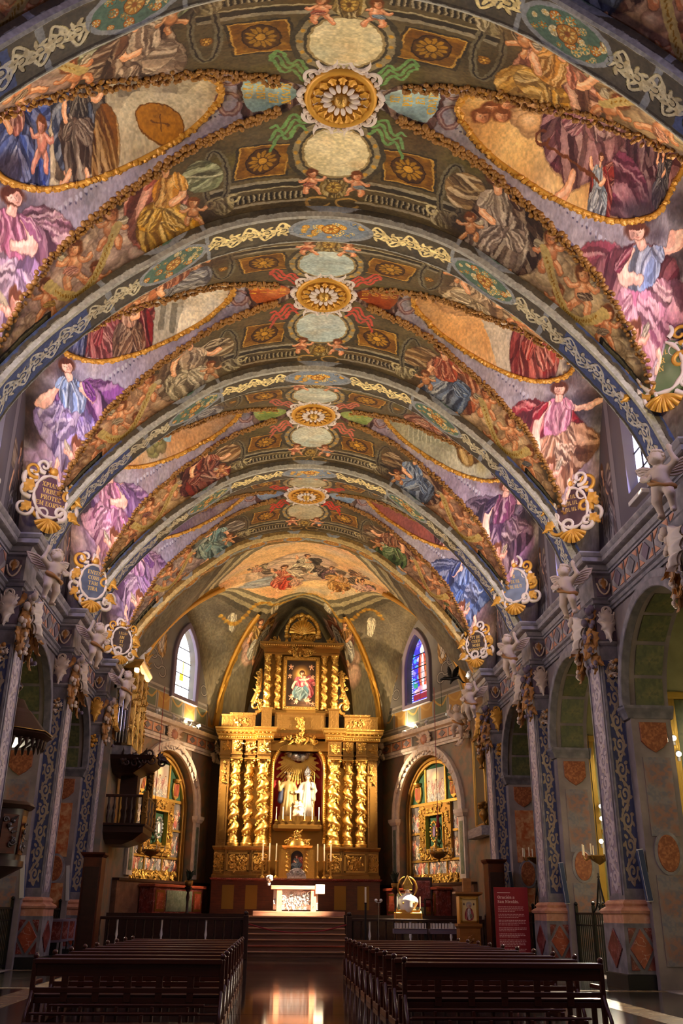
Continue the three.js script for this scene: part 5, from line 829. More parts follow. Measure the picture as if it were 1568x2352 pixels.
{
  const T = thing('retable', 'towering gilded baroque retable with twisted columns behind the altar', 'retable', [XR, 0, ZR]);
  // marble foot
  part('altar_foot', bx(-4.0, 4.0, PF, 2.95, -1.2, 0.35), M.wood, T, 'dark red brown wooden foot'); part('foot_moulding', ringLoft([[0, 2.95], [0.08, 3.0], [0.1, 3.06]].map(([o, y]) => [-4.0 - o, 4.0 + o, -1.2, 0.4 + o, y])), M.redDark, T);
  for (const x of [-2.1, 2.1, -3.2, 3.2]) part('inlay', bx(x - 0.28, x + 0.28, 1.7, 2.75, 0.35, 0.37), M.goldDark, T, 'gilded inlay');
  // body
  const wall = new THREE.Shape(); wall.moveTo(-3.95, 3.06); wall.lineTo(3.95, 3.06); wall.lineTo(3.95, 9.1); wall.lineTo(-3.95, 9.1); wall.closePath();
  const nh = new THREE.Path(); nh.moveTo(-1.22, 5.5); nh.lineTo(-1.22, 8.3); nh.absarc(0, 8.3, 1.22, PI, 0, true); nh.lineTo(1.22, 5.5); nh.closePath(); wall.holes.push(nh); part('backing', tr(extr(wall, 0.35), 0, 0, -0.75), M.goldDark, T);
  // pedestal storey
  for (const [x, w, z] of [[-3.68, 0.3, 0.1], [3.68, 0.3, 0.1], [-2.82, 0.62, 0.28], [2.82, 0.62, 0.28], [-1.78, 0.4, 0.34], [1.78, 0.4, 0.34]]) {
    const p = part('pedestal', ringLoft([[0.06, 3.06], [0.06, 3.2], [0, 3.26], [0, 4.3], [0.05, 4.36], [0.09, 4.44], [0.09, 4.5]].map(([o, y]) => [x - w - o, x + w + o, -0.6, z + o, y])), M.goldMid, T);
    part('panel_frame', [bx(x - w * 0.86, x + w * 0.86, 4.14, 4.2, z, z + 0.03), bx(x - w * 0.86, x + w * 0.86, 3.36, 3.42, z, z + 0.03), bx(x - w * 0.86, x - w * 0.74, 3.36, 4.2, z, z + 0.03), bx(x + w * 0.74, x + w * 0.86, 3.36, 4.2, z, z + 0.03)], M.gold, p); part('carved_panel', tr(carve(w * 1.5, 0.76, 44, 0.16, Math.round(x * 10)), x, 3.78, z), M.gold, p, 'carved scroll panel'); }
  // six twisted columns
  seed = 930; const vg = vine(3.35, 0.27, 5, 110), cg = twistCol(3.35, 0.27, 5), capg = capitalGeo(0.25, 0.5), bg = baseGeo(0.24, 0.3);
  for (const x of [-3.12, -2.46, -1.78, 1.78, 2.46, 3.12]) { const z = Math.abs(x) < 2 ? 0.05 : Math.abs(x) < 3 ? -0.1 : -0.02, s = Math.abs(x) < 2 ? 1.12 : 1, c = part('twisted_column', tr(cg, x, 4.8, z, 0, x > 0 ? 0 : PI, 0, [x > 0 ? s : -s, 1, s]), M.gold, T, 'gilded twisted column'); part('vine', tr(vg, x, 4.8, z, 0, x > 0 ? 0 : PI, 0, [x > 0 ? s : -s, 1, s]), M.gold, c); part('capital', tr(capg, x, 8.15, z, 0, 0, 0, [s, 1, s]), M.gold, c); part('base', tr(bg, x, 4.5, z, 0, 0, 0, [s, 1, s]), M.gold, c); }
  for (const q of [-1, 1]) { part('outer_pilaster', bx(q * 3.7 - 0.24, q * 3.7 + 0.24, 4.5, 8.65, -0.6, 0.0), M.goldMid, T); part('pilaster_panel', bx(q * 3.7 - 0.13, q * 3.7 + 0.13, 4.8, 7.3, 0, 0.03), M.goldDark, T); part('pilaster_carving', tr(carve(0.3, 1.1, 14, 0.14, 7 + q), q * 3.7, 7.95, 0.02), M.gold, T); }
  // entablature
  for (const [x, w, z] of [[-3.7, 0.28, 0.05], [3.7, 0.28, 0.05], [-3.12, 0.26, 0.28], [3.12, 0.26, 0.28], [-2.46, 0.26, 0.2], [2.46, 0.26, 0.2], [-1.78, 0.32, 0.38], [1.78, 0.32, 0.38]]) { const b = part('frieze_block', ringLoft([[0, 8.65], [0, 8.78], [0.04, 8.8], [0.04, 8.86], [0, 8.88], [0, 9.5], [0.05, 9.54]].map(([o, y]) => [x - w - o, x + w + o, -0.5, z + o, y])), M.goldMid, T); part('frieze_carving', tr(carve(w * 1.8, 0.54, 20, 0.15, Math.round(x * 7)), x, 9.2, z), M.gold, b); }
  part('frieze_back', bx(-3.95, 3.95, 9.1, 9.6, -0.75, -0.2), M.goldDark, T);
  for (const [x0, x1, z] of [[-4.05, -2.05, 0.18], [2.05, 4.05, 0.18], [-2.15, -1.35, 0.46], [1.35, 2.15, 0.46]]) { const c = part('cornice', ringLoft([[0, 9.54], [0.06, 9.58], [0.06, 9.72], [0.12, 9.76], [0.12, 9.84], [0.26, 9.9], [0.28, 10.0], [0.34, 10.06], [0.34, 10.12]].map(([o, y]) => [x0 - o * 0.6, x1 + o * 0.6, -0.75, z + o, y])), M.gold, T); part('cornice_beads', beads(x0, x1, 9.66, z + 0.08, Math.round((x1 - x0) / 0.12), 0.045), M.gold, c); part('cornice_leaves', Array.from({ length: Math.round((x1 - x0) / 0.2) }, (_, i) => tr(leaf(0.2, 0.16, 0.5, 2), x0 + (i + 0.5) * 0.2, 9.98, z + 0.18, -0.4)), M.gold, c); }
  part('centre_cornice', ringLoft([[0, 9.72], [0.1, 9.8], [0.2, 9.95], [0.24, 10.1]].map(([o, y]) => [-1.4, 1.4, -0.75, -0.15 + o, y])), M.goldMid, T);
  // niche: lining, red hanging, rays, cloud
  const lin = []; const nz = -1.55; { const s = new THREE.Shape(); s.moveTo(-1.3, 5.4); s.lineTo(1.3, 5.4); s.lineTo(1.3, 8.3); s.absarc(0, 8.3, 1.3, 0, PI, false); s.closePath(); part('niche_back', tr(extr(s, 0.08), 0, 0, nz), std(0xb03434, 0.85), T, 'rose red niche lining'); }
  { const g = new THREE.CylinderGeometry(1.24, 1.24, 1.0, 32, 1, true, -PI / 2, PI); g.rotateX(-PI / 2); g.rotateZ(0); g.translate(0, 8.3, -0.95); const M_pink = std(0xd98a86, 0.8, { side: THREE.DoubleSide }); part('niche_soffit', g, M_pink, T); for (const q of [-1, 1]) part('niche_side', bx(q > 0 ? 1.22 : -1.3, q > 0 ? 1.3 : -1.22, 5.4, 8.3, -1.5, -0.45), M_pink, T); }
  { const pts = []; for (let i = 0; i <= 20; i++) { const a = i / 20; pts.push([lerp(-0.5, 0.5, a), 0]); } const g = new THREE.PlaneGeometry(1.0, 2.3, 24, 6), p = g.attributes.position; for (let i = 0; i < p.count; i++) p.setZ(i, 0.05 * Math.sin(p.getX(i) * 26)); g.computeVertexNormals(); part('red_hanging', tr(g, 0, 6.75, nz + 0.2), std(0xb02218, 0.8, { side: THREE.DoubleSide }), T, 'red velvet hanging'); }
  for (let i = 0; i < 31; i++) { const a = -PI / 2 + (i - 15) * 0.112, dx = Math.cos(a), dy = Math.sin(a); let L = 0.3; for (let t = 0.3; t < 1.75; t += 0.03) { const x = dx * t, y = 9.0 + dy * t; if (Math.abs(x) > 1.12 || (y > 8.3 && Math.hypot(x, y - 8.3) > 1.12)) break; L = t; } L *= i % 2 ? 0.82 : 1; if (L < 0.5) continue; part('ray', tr(extr(shapeOf([[0.35, -0.02], [L - 0.05, -0.05], [L, 0], [L - 0.05, 0.05], [0.35, 0.02]]), 0.03, 0.006), 0, 9.0, nz + 0.35, 0, 0, a), M.gold, T, 'gilded ray'); }
  seed = 950; { const G = []; for (let i = 0; i < 34; i++) { const a = PI + i / 33 * PI, r = rr(0.3, 0.52); G.push(tr(ico, Math.cos(a) * r * 1.25, 9.25 + Math.sin(a) * r * 0.9, nz + 0.6 + rr(-0.1, 0.2), rr(0, 3), 0, 0, rr(0.09, 0.17))); } part('silver_cloud', G, M.silver, T, 'silvered cloud with cherubs'); }
  { const G = [], N = 34; for (let i = 0; i <= N; i++) { const t = i / N; let x, y; if (t < 0.3) { x = -1.33; y = lerp(4.7, 8.3, t / 0.3); } else if (t > 0.7) { x = 1.33; y = lerp(8.3, 4.7, (t - 0.7) / 0.3); } else { const a = PI - (t - 0.3) / 0.4 * PI; x = Math.cos(a) * 1.33; y = 8.3 + Math.sin(a) * 1.33; } G.push(V3(x, y, -0.32)); } const c = tube(G, 0.09, 120, 6); const B = []; const cc = new THREE.CatmullRomCurve3(G); for (let i = 0; i < 110; i++) { const p = cc.getPointAt(i / 110); B.push(tr(nearIco, p.x, p.y, p.z + 0.08, i, 0, 0, [0.07, 0.05, 0.05])); } const f = part('niche_frame', c, M.gold, T, 'gilded rope frame of the niche'); part('frame_beads', B, M.gold, f); }
  part('niche_cresting', [tr(carve(1.9, 0.6, 34, 0.24, 60), 0, 9.75, -0.1), tr(carve(0.6, 1.2, 22, 0.2, 61), 0, 10.25, 0.05)], M.gold, T, 'pierced gilded cresting over the niche');
  part('statue_shelf', [ringLoft([[0, 5.25], [0.1, 5.35], [0.1, 5.5], [0.04, 5.56], [0.04, 5.7]].map(([o, y]) => [-1.1 - o, 1.1 + o, -1.4, -0.1 + o, y])), bx(-0.95, 0.95, 5.7, 5.95, -1.35, -0.2)], M.goldDark, T);
  // attic
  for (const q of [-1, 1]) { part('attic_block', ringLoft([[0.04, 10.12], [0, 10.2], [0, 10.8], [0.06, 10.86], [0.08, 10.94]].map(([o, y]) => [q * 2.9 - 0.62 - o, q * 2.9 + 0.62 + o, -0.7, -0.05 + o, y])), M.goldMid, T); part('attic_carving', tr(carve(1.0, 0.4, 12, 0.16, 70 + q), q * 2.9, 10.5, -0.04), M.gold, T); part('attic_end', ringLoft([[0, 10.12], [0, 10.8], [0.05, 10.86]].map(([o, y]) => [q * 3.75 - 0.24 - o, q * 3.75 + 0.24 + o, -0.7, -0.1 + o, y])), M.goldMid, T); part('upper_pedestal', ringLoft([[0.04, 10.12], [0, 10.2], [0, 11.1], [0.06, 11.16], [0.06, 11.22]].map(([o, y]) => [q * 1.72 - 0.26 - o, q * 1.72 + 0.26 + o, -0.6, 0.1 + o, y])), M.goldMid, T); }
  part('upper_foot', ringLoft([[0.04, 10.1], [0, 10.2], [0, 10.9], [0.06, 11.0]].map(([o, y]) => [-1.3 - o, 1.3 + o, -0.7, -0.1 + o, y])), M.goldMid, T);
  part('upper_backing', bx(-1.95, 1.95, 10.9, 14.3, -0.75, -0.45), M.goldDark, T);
  const cg2 = twistCol(2.35, 0.17, 5), vg2 = vine(2.35, 0.17, 5, 56), cap2 = capitalGeo(0.16, 0.32), b2 = baseGeo(0.15, 0.18);
  for (const x of [-1.76, -1.22, 1.22, 1.76]) { const z = Math.abs(x) > 1.5 ? -0.1 : -0.28, c = part('twisted_column', tr(cg2, x, 11.4, z), M.gold, T, 'gilded twisted column of the upper storey'); part('vine', tr(vg2, x, 11.4, z), M.gold, c); part('capital', tr(cap2, x, 13.72, z), M.gold, c); part('base', tr(b2, x, 11.22, z), M.gold, c); }
  for (const q of [-1, 1]) part('side_scroll', [tr(volute(0.36, 0.12, 1.2, 30), q * 2.3, 11.0, -0.3, 0, q > 0 ? PI : 0, 0), tube([[q * 2.45, 11.5, -0.3], [q * 2.2, 12.2, -0.3], [q * 2.1, 12.8, -0.3], [q * 2.12, 13.3, -0.3]], (t) => 0.16 * (1 - 0.5 * t), 20, 7), tr(carve(0.4, 2.0, 24, 0.2, 80 + q), q * 2.2, 12.2, -0.2)], M.gold, T, 'gilded scroll and foliage');
  part('upper_frieze', ringLoft([[0, 14.04], [0, 14.14], [0.05, 14.16], [0.02, 14.4], [0.1, 14.46], [0.24, 14.56], [0.28, 14.66]].map(([o, y]) => [-1.95 - o, 1.95 + o, -0.75, -0.05 + o, y])), M.goldMid, T);
  part('upper_carving', [tr(carve(1.5, 0.5, 30, 0.2, 90), 0, 14.1, 0.05), ...beads(-2.0, 2.0, 14.5, 0.16, 34, 0.045)], M.gold, T);
  // picture of the upper storey
  const pic = part('picture', tr(pane(1.56, 2.46), 0, 11.35, -0.4), mapped(canvasTex(320, 512, (c, W, H) => { seed = 96; c.fillStyle = '#2a1c14'; c.fillRect(0, 0, W, H); mottle(c, 0, 0, W, H, ['#3a2818', '#1c130e', '#4a3018'], 40, 30, 90, 0.5); blob(c, W / 2, H * 0.3, 110, 120, '#c8923c', 0.95); blob(c, W / 2, H * 0.28, 60, 70, '#f0d080', 0.8);
    c.save(); c.translate(W / 2, H * 0.52); figure(c, 330, ['#2f5a66', '#8c2434', '#a8304a'], 1, false, { hair: '#3a2014', tilt: 0 }); c.restore(); c.save(); c.translate(W * 0.6, H * 0.42); putto(c, 110, -1, '#e0b090', false, '#c8586a'); c.restore(); for (const [x, y, s] of [[50, 70, 56], [270, 70, 56], [40, 170, 46], [285, 180, 46], [60, 400, 56], [110, 450, 46], [240, 440, 66], [290, 470, 46]]) { c.save(); c.translate(x, y); putto(c, s, x < 160 ? 1 : -1, '#d8a080', true); c.restore(); } for (let i = 0; i < 9; i++) blob(c, rr(60, 260), rr(420, 500), 40, 20, '#5a4030', 0.6); }), 0.45), T, 'painting of a seated robed figure holding a child among angels');
  part('picture_frame', [bx(-0.9, 0.9, 13.8, 13.98, -0.45, -0.2), bx(-0.9, 0.9, 11.18, 11.36, -0.45, -0.2), bx(-0.94, -0.76, 11.2, 13.95, -0.45, -0.2), bx(0.76, 0.94, 11.2, 13.95, -0.45, -0.2), ...beads(-0.9, 0.9, 13.89, -0.18, 20, 0.05), ...beads(-0.9, 0.9, 11.27, -0.18, 20, 0.05), ...Array.from({ length: 30 }, (_, i) => [-0.85, 0.85].map((x) => tr(nearIco, x, 11.3 + i * 0.088, -0.18, 0, 0, 0, 0.05))).flat()], M.gold, pic);
  // crest with a scallop shell
  { const shell = []; for (let i = 0; i < 13; i++) { const a = PI * (0.06 + 0.88 * i / 12); shell.push(tube([[0, 15.1, 0.1], [Math.cos(a) * 0.34, 15.1 + Math.sin(a) * 0.34, 0.32], [Math.cos(a) * 0.66, 15.1 + Math.sin(a) * 0.7, 0.2]], (t) => 0.035 + 0.075 * t, 8, 6)); } part('shell', [...shell, tr(ico, 0, 15.98, 0.1, 0, 0, 0, [0.14, 0.2, 0.1]), tr(volute(0.16, 0.05), 0.1, 15.85, 0.08), tr(volute(0.16, 0.05), -0.1, 15.85, 0.08, 0, PI, 0)], M.gold, T, 'gilded scallop shell');
    const ring = []; for (let i = 0; i < 26; i++) { const a = PI * (-0.05 + 1.1 * i / 25); ring.push(lump(rr(0.1, 0.17), Math.cos(a) * 0.84, 15.15 + Math.sin(a) * 1.0, 0.05 + rr(0, 0.1))); } part('crest_flowers', ring, M.gold, T); part('crest_base', [tr(carve(2.0, 0.55, 36, 0.22, 99), 0, 14.95, 0.02), bx(-0.6, 0.6, 14.66, 15.6, -0.3, -0.08)], M.gold, T); for (const q of [-1, 1]) part('crest_spray', tr(carve(0.7, 0.25, 12, 0.16, 110 + q), q * 1.5, 14.78, 0.05), M.gold, T); }
}
// ---------- sculpted figures: smooth union of tapered capsules, meshed ----------
function sculpt(bones, res, k = 0.05, extra = null) {
  let lo = V3(9, 9, 9), hi = V3(-9, -9, -9);
  for (const b of bones) for (const p of [b[0], b[1]]) { const r = Math.max(b[2], b[3]) + 0.04; lo.min(V3(p[0] - r, p[1] - r, p[2] - r)); hi.max(V3(p[0] + r, p[1] + r, p[2] + r)); }
  const c = lo.clone().add(hi).multiplyScalar(0.5), half = Math.max(hi.x - lo.x, hi.y - lo.y, hi.z - lo.z) / 2 * 1.06;
  const mc = new MarchingCubes(res, std(0xffffff), false, false, 120000); mc.isolation = 0; const N = res, hs = N / 2;
  const B = bones.map(([a, b, ra, rb]) => { const ab = [b[0] - a[0], b[1] - a[1], b[2] - a[2]], l = ab[0] ** 2 + ab[1] ** 2 + ab[2] ** 2; return { a, ab, l, ra, rb }; });
  for (let z = 0; z < N; z++) for (let y = 0; y < N; y++) for (let x = 0; x < N; x++) {
    const px = c.x + (x - hs) / hs * half, py = c.y + (y - hs) / hs * half, pz = c.z + (z - hs) / hs * half; let d = 9;
    for (const b of B) { const qx = px - b.a[0], qy = py - b.a[1], qz = pz - b.a[2], t = b.l ? clamp((qx * b.ab[0] + qy * b.ab[1] + qz * b.ab[2]) / b.l, 0, 1) : 0; const e = Math.hypot(qx - b.ab[0] * t, qy - b.ab[1] * t, qz - b.ab[2] * t) - lerp(b.ra, b.rb, t); const h = clamp(0.5 + 0.5 * (d - e) / k, 0, 1); d = lerp(d, e, h) - k * h * (1 - h); }
    if (extra) d += extra(px, py, pz); mc.field[x + y * N + z * N * N] = -d;
  }
  mc.update(); const n = mc.count, pos = new Float32Array(n * 3), nor = new Float32Array(n * 3);
  for (let i = 0; i < n; i++) { pos[3 * i] = c.x + mc.positionArray[3 * i] * half; pos[3 * i + 1] = c.y + mc.positionArray[3 * i + 1] * half; pos[3 * i + 2] = c.z + mc.positionArray[3 * i + 2] * half; }
  let g = new THREE.BufferGeometry(); g.setAttribute('position', new THREE.BufferAttribute(pos, 3)); g = mergeVertices(g, 1e-4); g.computeVertexNormals();
  return g;
}
function hand(p, dir, side) { // palm and five short fingers
  const d = V3(...dir).normalize(), s = V3(...side).normalize(), P = V3(...p), at = (u, v) => P.clone().addScaledVector(d, u).addScaledVector(s, v).toArray(), o = [[at(0, 0), at(0.06, 0), 0.035, 0.032]];
  for (let i = 0; i < 4; i++) o.push([at(0.06, -0.03 + i * 0.02), at(0.12 + (i === 1 || i === 2 ? 0.015 : 0), -0.036 + i * 0.024), 0.012, 0.009]); o.push([at(0.02, 0.03), at(0.07, 0.065), 0.013, 0.01]); return o;
}
// cherub clinging under the cornice, 1.45 m high, looking to +z
function cherubBones(v) {
  const m = v ? -1 : 1, B = [];
  B.push([[0, 1.25, 0.16], [0, 1.29, 0.15], 0.155, 0.145], [[0.02 * m, 1.2, 0.27], [0.02 * m, 1.2, 0.27], 0.05, 0.05]);                 // head, chin
  B.push([[0, 1.24, 0.3], [0, 1.22, 0.325], 0.02, 0.018], [[-0.06, 1.2, 0.24], [-0.06, 1.2, 0.24], 0.06, 0.06], [[0.06, 1.2, 0.24], [0.06, 1.2, 0.24], 0.06, 0.06], [[-0.15, 1.24, 0.13], [-0.15, 1.26, 0.13], 0.03, 0.03], [[0.15, 1.24, 0.13], [0.15, 1.26, 0.13], 0.03, 0.03]);
  B.push([[0, 1.1, 0.1], [0, 1.02, 0.06], 0.08, 0.09], [[-0.1, 0.98, 0.05], [0.1, 0.98, 0.05], 0.13, 0.13], [[0, 0.95, 0.07], [0, 0.72, 0.07], 0.17, 0.19], [[-0.08, 0.66, 0.0], [0.08, 0.66, 0.0], 0.15, 0.15]);
  B.push([[0.1 * m, 0.62, 0.04], [0.2 * m, 0.4, 0.2], 0.13, 0.1], [[0.2 * m, 0.4, 0.2], [0.18 * m, 0.12, 0.06], 0.095, 0.065], [[0.18 * m, 0.1, 0.06], [0.2 * m, 0.04, 0.18], 0.055, 0.04]);
  B.push([[-0.1 * m, 0.62, 0.04], [-0.14 * m, 0.34, 0.08], 0.13, 0.1], [[-0.14 * m, 0.34, 0.08], [-0.1 * m, 0.02, -0.02], 0.095, 0.06], [[-0.1 * m, 0.0, -0.02], [-0.12 * m, -0.04, 0.12], 0.055, 0.04]);
  B.push([[0.18 * m, 1.0, 0.06], [0.38 * m, 1.12, 0.12], 0.08, 0.065], [[0.38 * m, 1.12, 0.12], [0.3 * m, 1.36, 0.16], 0.062, 0.045], ...hand([0.3 * m, 1.37, 0.16], [-0.1 * m, 1, 0.2], [1, 0, 0]));
  B.push([[-0.18 * m, 1.0, 0.06], [-0.32 * m, 0.84, 0.2], 0.08, 0.065], [[-0.32 * m, 0.84, 0.2], [-0.16 * m, 0.74, 0.34], 0.06, 0.045], ...hand([-0.16 * m, 0.74, 0.34], [0.6 * m, 0.1, 0.6], [0, 1, 0]));
  return B;
}
const curls = (cx, cy, cz, r, n, s) => { const G = []; for (let i = 0; i < n; i++) { const y = rr(-0.15, 1), a = rr(0, 6.28), q = Math.sqrt(Math.max(0, 1 - y * y)); const z = Math.sin(a) * q; if (z > 0.55 && y < 0.55) continue; G.push(lump(s * rr(0.8, 1.3), cx + Math.cos(a) * q * r, cy + y * r, cz + z * r)); } return merge(G); };
function wingGeo(q) { const s = new THREE.Shape(); s.moveTo(0, 0); s.bezierCurveTo(q * 0.1, 0.25, q * 0.35, 0.42, q * 0.62, 0.4); s.bezierCurveTo(q * 0.56, 0.3, q * 0.6, 0.26, q * 0.5, 0.2); s.bezierCurveTo(q * 0.5, 0.12, q * 0.42, 0.1, q * 0.36, 0.06); s.bezierCurveTo(q * 0.34, -0.02, q * 0.2, -0.06, 0, 0); const G = [extr(s, 0.03, 0.012)]; for (let i = 0; i < 5; i++) G.push(tube([[q * 0.05, 0.03 + i * 0.02, 0.05], [q * (0.25 + i * 0.03), 0.05 + i * 0.07, 0.06], [q * (0.38 + i * 0.05), 0.07 + i * 0.075, 0.04]], 0.018, 8, 4)); return merge(G); }
{
  seed = 1200;
  const mk = (v) => { const t = thing('cherub_statue', '', 'statue'); part('body', sculpt(cherubBones(v), 64, 0.045), M.stucco, t); part('curly_hair', curls(0, 1.3, 0.13, 0.15, 60, 0.038), M.stucco, t); for (const q of [-1, 1]) part('wing', tr(wingGeo(q), q * 0.06, 0.95, -0.1, 0, q * 0.4, 0), M.stucco, t); part('sash', tube([[-0.24, 0.78, 0.1], [-0.05, 0.66, 0.26], [0.18, 0.58, 0.2], [0.26, 0.6, 0.0]], (s) => 0.05 + 0.02 * Math.sin(s * 9), 16, 6), M.ochre, t, 'ochre sash'); return t; };
  const c0 = mk(0), c1 = mk(1), list = [[1, 1, 9.15, 'large white winged cherub statue under the green cartouche'], [1, 2, 9.05, 'white stucco cherub below the dark red cartouche'], [1, 3, 8.95, 'white stucco cherub below the blue cartouche'], [1, 4, 8.8, 'white stucco cherub below the brown cartouche beside the stained glass'], [-1, 2, 9.0, 'white stucco cherub below the violet cartouche'], [-1, 3, 8.95, 'white stucco cherub below the slate blue cartouche'], [-1, 4, 8.95, 'white stucco cherub beside the gilded organ case']];
  const putA = (q, i, y, lab, n) => { const src = q > 0 ? c0 : c1, pos = [q * 6.98, y, -(A(i) - 0.72)], turn = q > 0 ? -0.75 : 0.75; if (!src.userData.label) { src.position.set(...pos); src.rotation.y = turn; src.userData.label = lab; src.userData.group = 'stucco cherubs under the cornice'; } else dup(src, pos, turn, lab, 'stucco cherubs under the cornice'); };
  list.forEach(([q, i, y, lab], n) => putA(q, i, y, lab, n));
  dup(c1, [7.3, 8.85, -41.9], -0.5, 'white stucco cherub where the apse cornice meets the side wall', 'stucco cherubs under the cornice');
}
// ---------- lettered cartouches at the foot of the arches ----------
function cartouche(q, i, y, plaque, lines, label, s = 1) {
  const t = thing('cartouche', label, 'cartouche', [q * 7.36, y, -(A(i) - 0.62)], q > 0 ? -0.62 : 0.62, 'lettered cartouches above the cornice'); t.rotation.x = 0; seed = 1300 + i * 7 + (q > 0 ? 3 : 0); t.scale.setScalar(s);
  const sh = new THREE.Shape(); sh.moveTo(-0.36, -0.5); sh.quadraticCurveTo(0, -0.66, 0.36, -0.5); sh.quadraticCurveTo(0.5, -0.2, 0.42, 0.1); sh.quadraticCurveTo(0.46, 0.4, 0.3, 0.5); sh.quadraticCurveTo(0, 0.62, -0.3, 0.5); sh.quadraticCurveTo(-0.46, 0.4, -0.42, 0.1); sh.quadraticCurveTo(-0.5, -0.2, -0.36, -0.5);
  const g = extr(sh, 0.06, 0.03), u = g.attributes.uv, p = g.attributes.position; for (let k = 0; k < p.count; k++) u.setXY(k, (p.getX(k) + 0.5) / 1.0, (p.getY(k) + 0.62) / 1.24);
  part('plaque', g, mapped(canvasTex(256, 256, (c, W, H) => { c.fillStyle = plaque; c.fillRect(0, 0, W, H); mottle(c, 0, 0, W, H, [dark(plaque, 0.3), light(plaque, 0.2)], 30, 20, 60, 0.4); c.fillStyle = '#d8b45a'; c.font = 'bold 34px serif'; c.textAlign = 'center'; lines.forEach((l, n) => letters(c, l, W / 2, H * 0.3 + n * 36, 34)); }), 0.6), t, 'lettered plaque');
  for (let k = 0; k < 14; k++) { const a = k / 14 * 2 * PI + 0.22, x = Math.cos(a) * 0.5, y2 = Math.sin(a) * 0.62, z = 0.05 + (k % 3) * 0.02, e = Math.cos(a) > 0 ? 1 : -1, gold = k % 4 === 1; part(gold ? 'gilt_scroll' : 'scroll', tr(volute(rr(0.17, 0.26), rr(0.055, 0.085), 1.25, 20), x * 1.06, y2 * 1.06, z, 0, e > 0 ? 0 : PI, rr(-0.8, 0.8) + (y2 < -0.2 ? -0.9 : 0.2)), gold ? M.goldPaint : M.stuccoWhite, t, gold ? 'gilded scroll' : 'cream scroll'); }
  part('rim', tube(Array.from({ length: 22 }, (_, k) => [Math.cos(k / 11 * PI) * 0.44, Math.sin(k / 11 * PI) * 0.56, 0.08]), (x) => 0.045 + 0.012 * Math.sin(x * 60), 60, 6, true), M.stuccoWhite, t, 'cream rim');
  for (const e of [-1, 1]) part('gilt_leaf', [tr(leaf(0.5, 0.34, 0.5, 3), e * 0.52, 0.3, 0.14, 0, 0, e * 0.5), tr(leaf(0.42, 0.3, 0.5, 3), e * 0.5, -0.3, 0.14, 0, 0, e * 0.7)], M.goldPaint, t, 'gilded leaf');
  const fan = []; for (let k = 0; k < 7; k++) { const a = PI * (1.15 + 0.7 * k / 6); fan.push(tube([[0, -0.62, 0.1], [Math.cos(a) * 0.2, -0.62 + Math.sin(a) * 0.2, 0.16], [Math.cos(a) * 0.36, -0.62 + Math.sin(a) * 0.36, 0.1]], (x) => 0.03 + 0.03 * x, 8, 5)); } part('shell', fan, M.goldPaint, t, 'gilded shell'); part('crest', [tr(leaf(0.4, 0.4, 0.4, 3), 0, 0.56, 0.08, PI, 0, 0), lump(0.12, 0, 0.68, 0.08)], M.goldPaint, t);
}
cartouche(1, 1, 12.75, '#5c6e44', ['~5', 'VIR', 'IN'], 'green lettered cartouche with cream scrolls', 1.15); cartouche(1, 2, 12.3, '#43282c', ['~6', '~5', '~6'], 'dark red cartouche with cream and gilt scrolls', 1.1); cartouche(1, 3, 12.25, '#6f7c90', ['R', '~5', '~6'], 'blue cartouche with gilt scrolls above the cornice', 1.1); cartouche(1, 4, 11.95, '#2e2018', ['VT DE', 'CERIS', 'NOBI', 'DOMINVM'], 'dark brown cartouche reading VT DE CERIS NOBI DOMINVM');
cartouche(-1, 2, 12.05, '#5c3c4a', ['XPIANO', 'VRBEM', 'PROTEC', 'EM EORVM'], 'violet cartouche reading XPIANO VRBEM PROTEC EM EORVM', 1.1); cartouche(-1, 3, 11.9, '#4a5468', ['ENTES', 'CONS', 'TAM', 'TIBA'], 'slate blue cartouche with gilt scrolls reading ENTES CONS TAM', 1.1); cartouche(-1, 4, 11.7, '#35261f', ['~4', 'AM', 'ET', 'TV'], 'dark brown cartouche with cream scrolls near the organ');
// ---------- statues in the niche ----------
const foldsY = (n, amp, ph = 0) => (x, y, z) => amp * Math.sin(Math.atan2(z, x) * n + y * 2 + ph) * clamp((1.55 - y) * 1.2, 0, 1);
function saintBones(arm) {
  const B = [[[0, 1.92, 0.02], [0, 1.99, 0.02], 0.115, 0.11], [[0, 1.94, 0.12], [0, 1.92, 0.13], 0.025, 0.022], [[-0.12, 1.95, 0], [0.12, 1.95, 0], 0.03, 0.03], [[0, 1.8, 0], [0, 1.7, 0], 0.07, 0.09], [[-0.16, 1.6, 0], [0.16, 1.6, 0], 0.13, 0.13], [[0, 1.5, 0.02], [0, 1.1, 0.02], 0.22, 0.23], [[0, 1.1, 0.02], [0, 0.5, 0.02], 0.25, 0.3], [[-0.08, 0.5, 0], [-0.12, 0.1, 0], 0.26, 0.26], [[0.1, 0.5, 0.04], [0.14, 0.1, 0.06], 0.25, 0.26]];
  B.push(...arm); return B;
}
function hangingSleeve(e) { return [[e * 0.3, 1.2, 0.12], [e * 0.34, 0.85, 0.1], 0.12, 0.09]; }
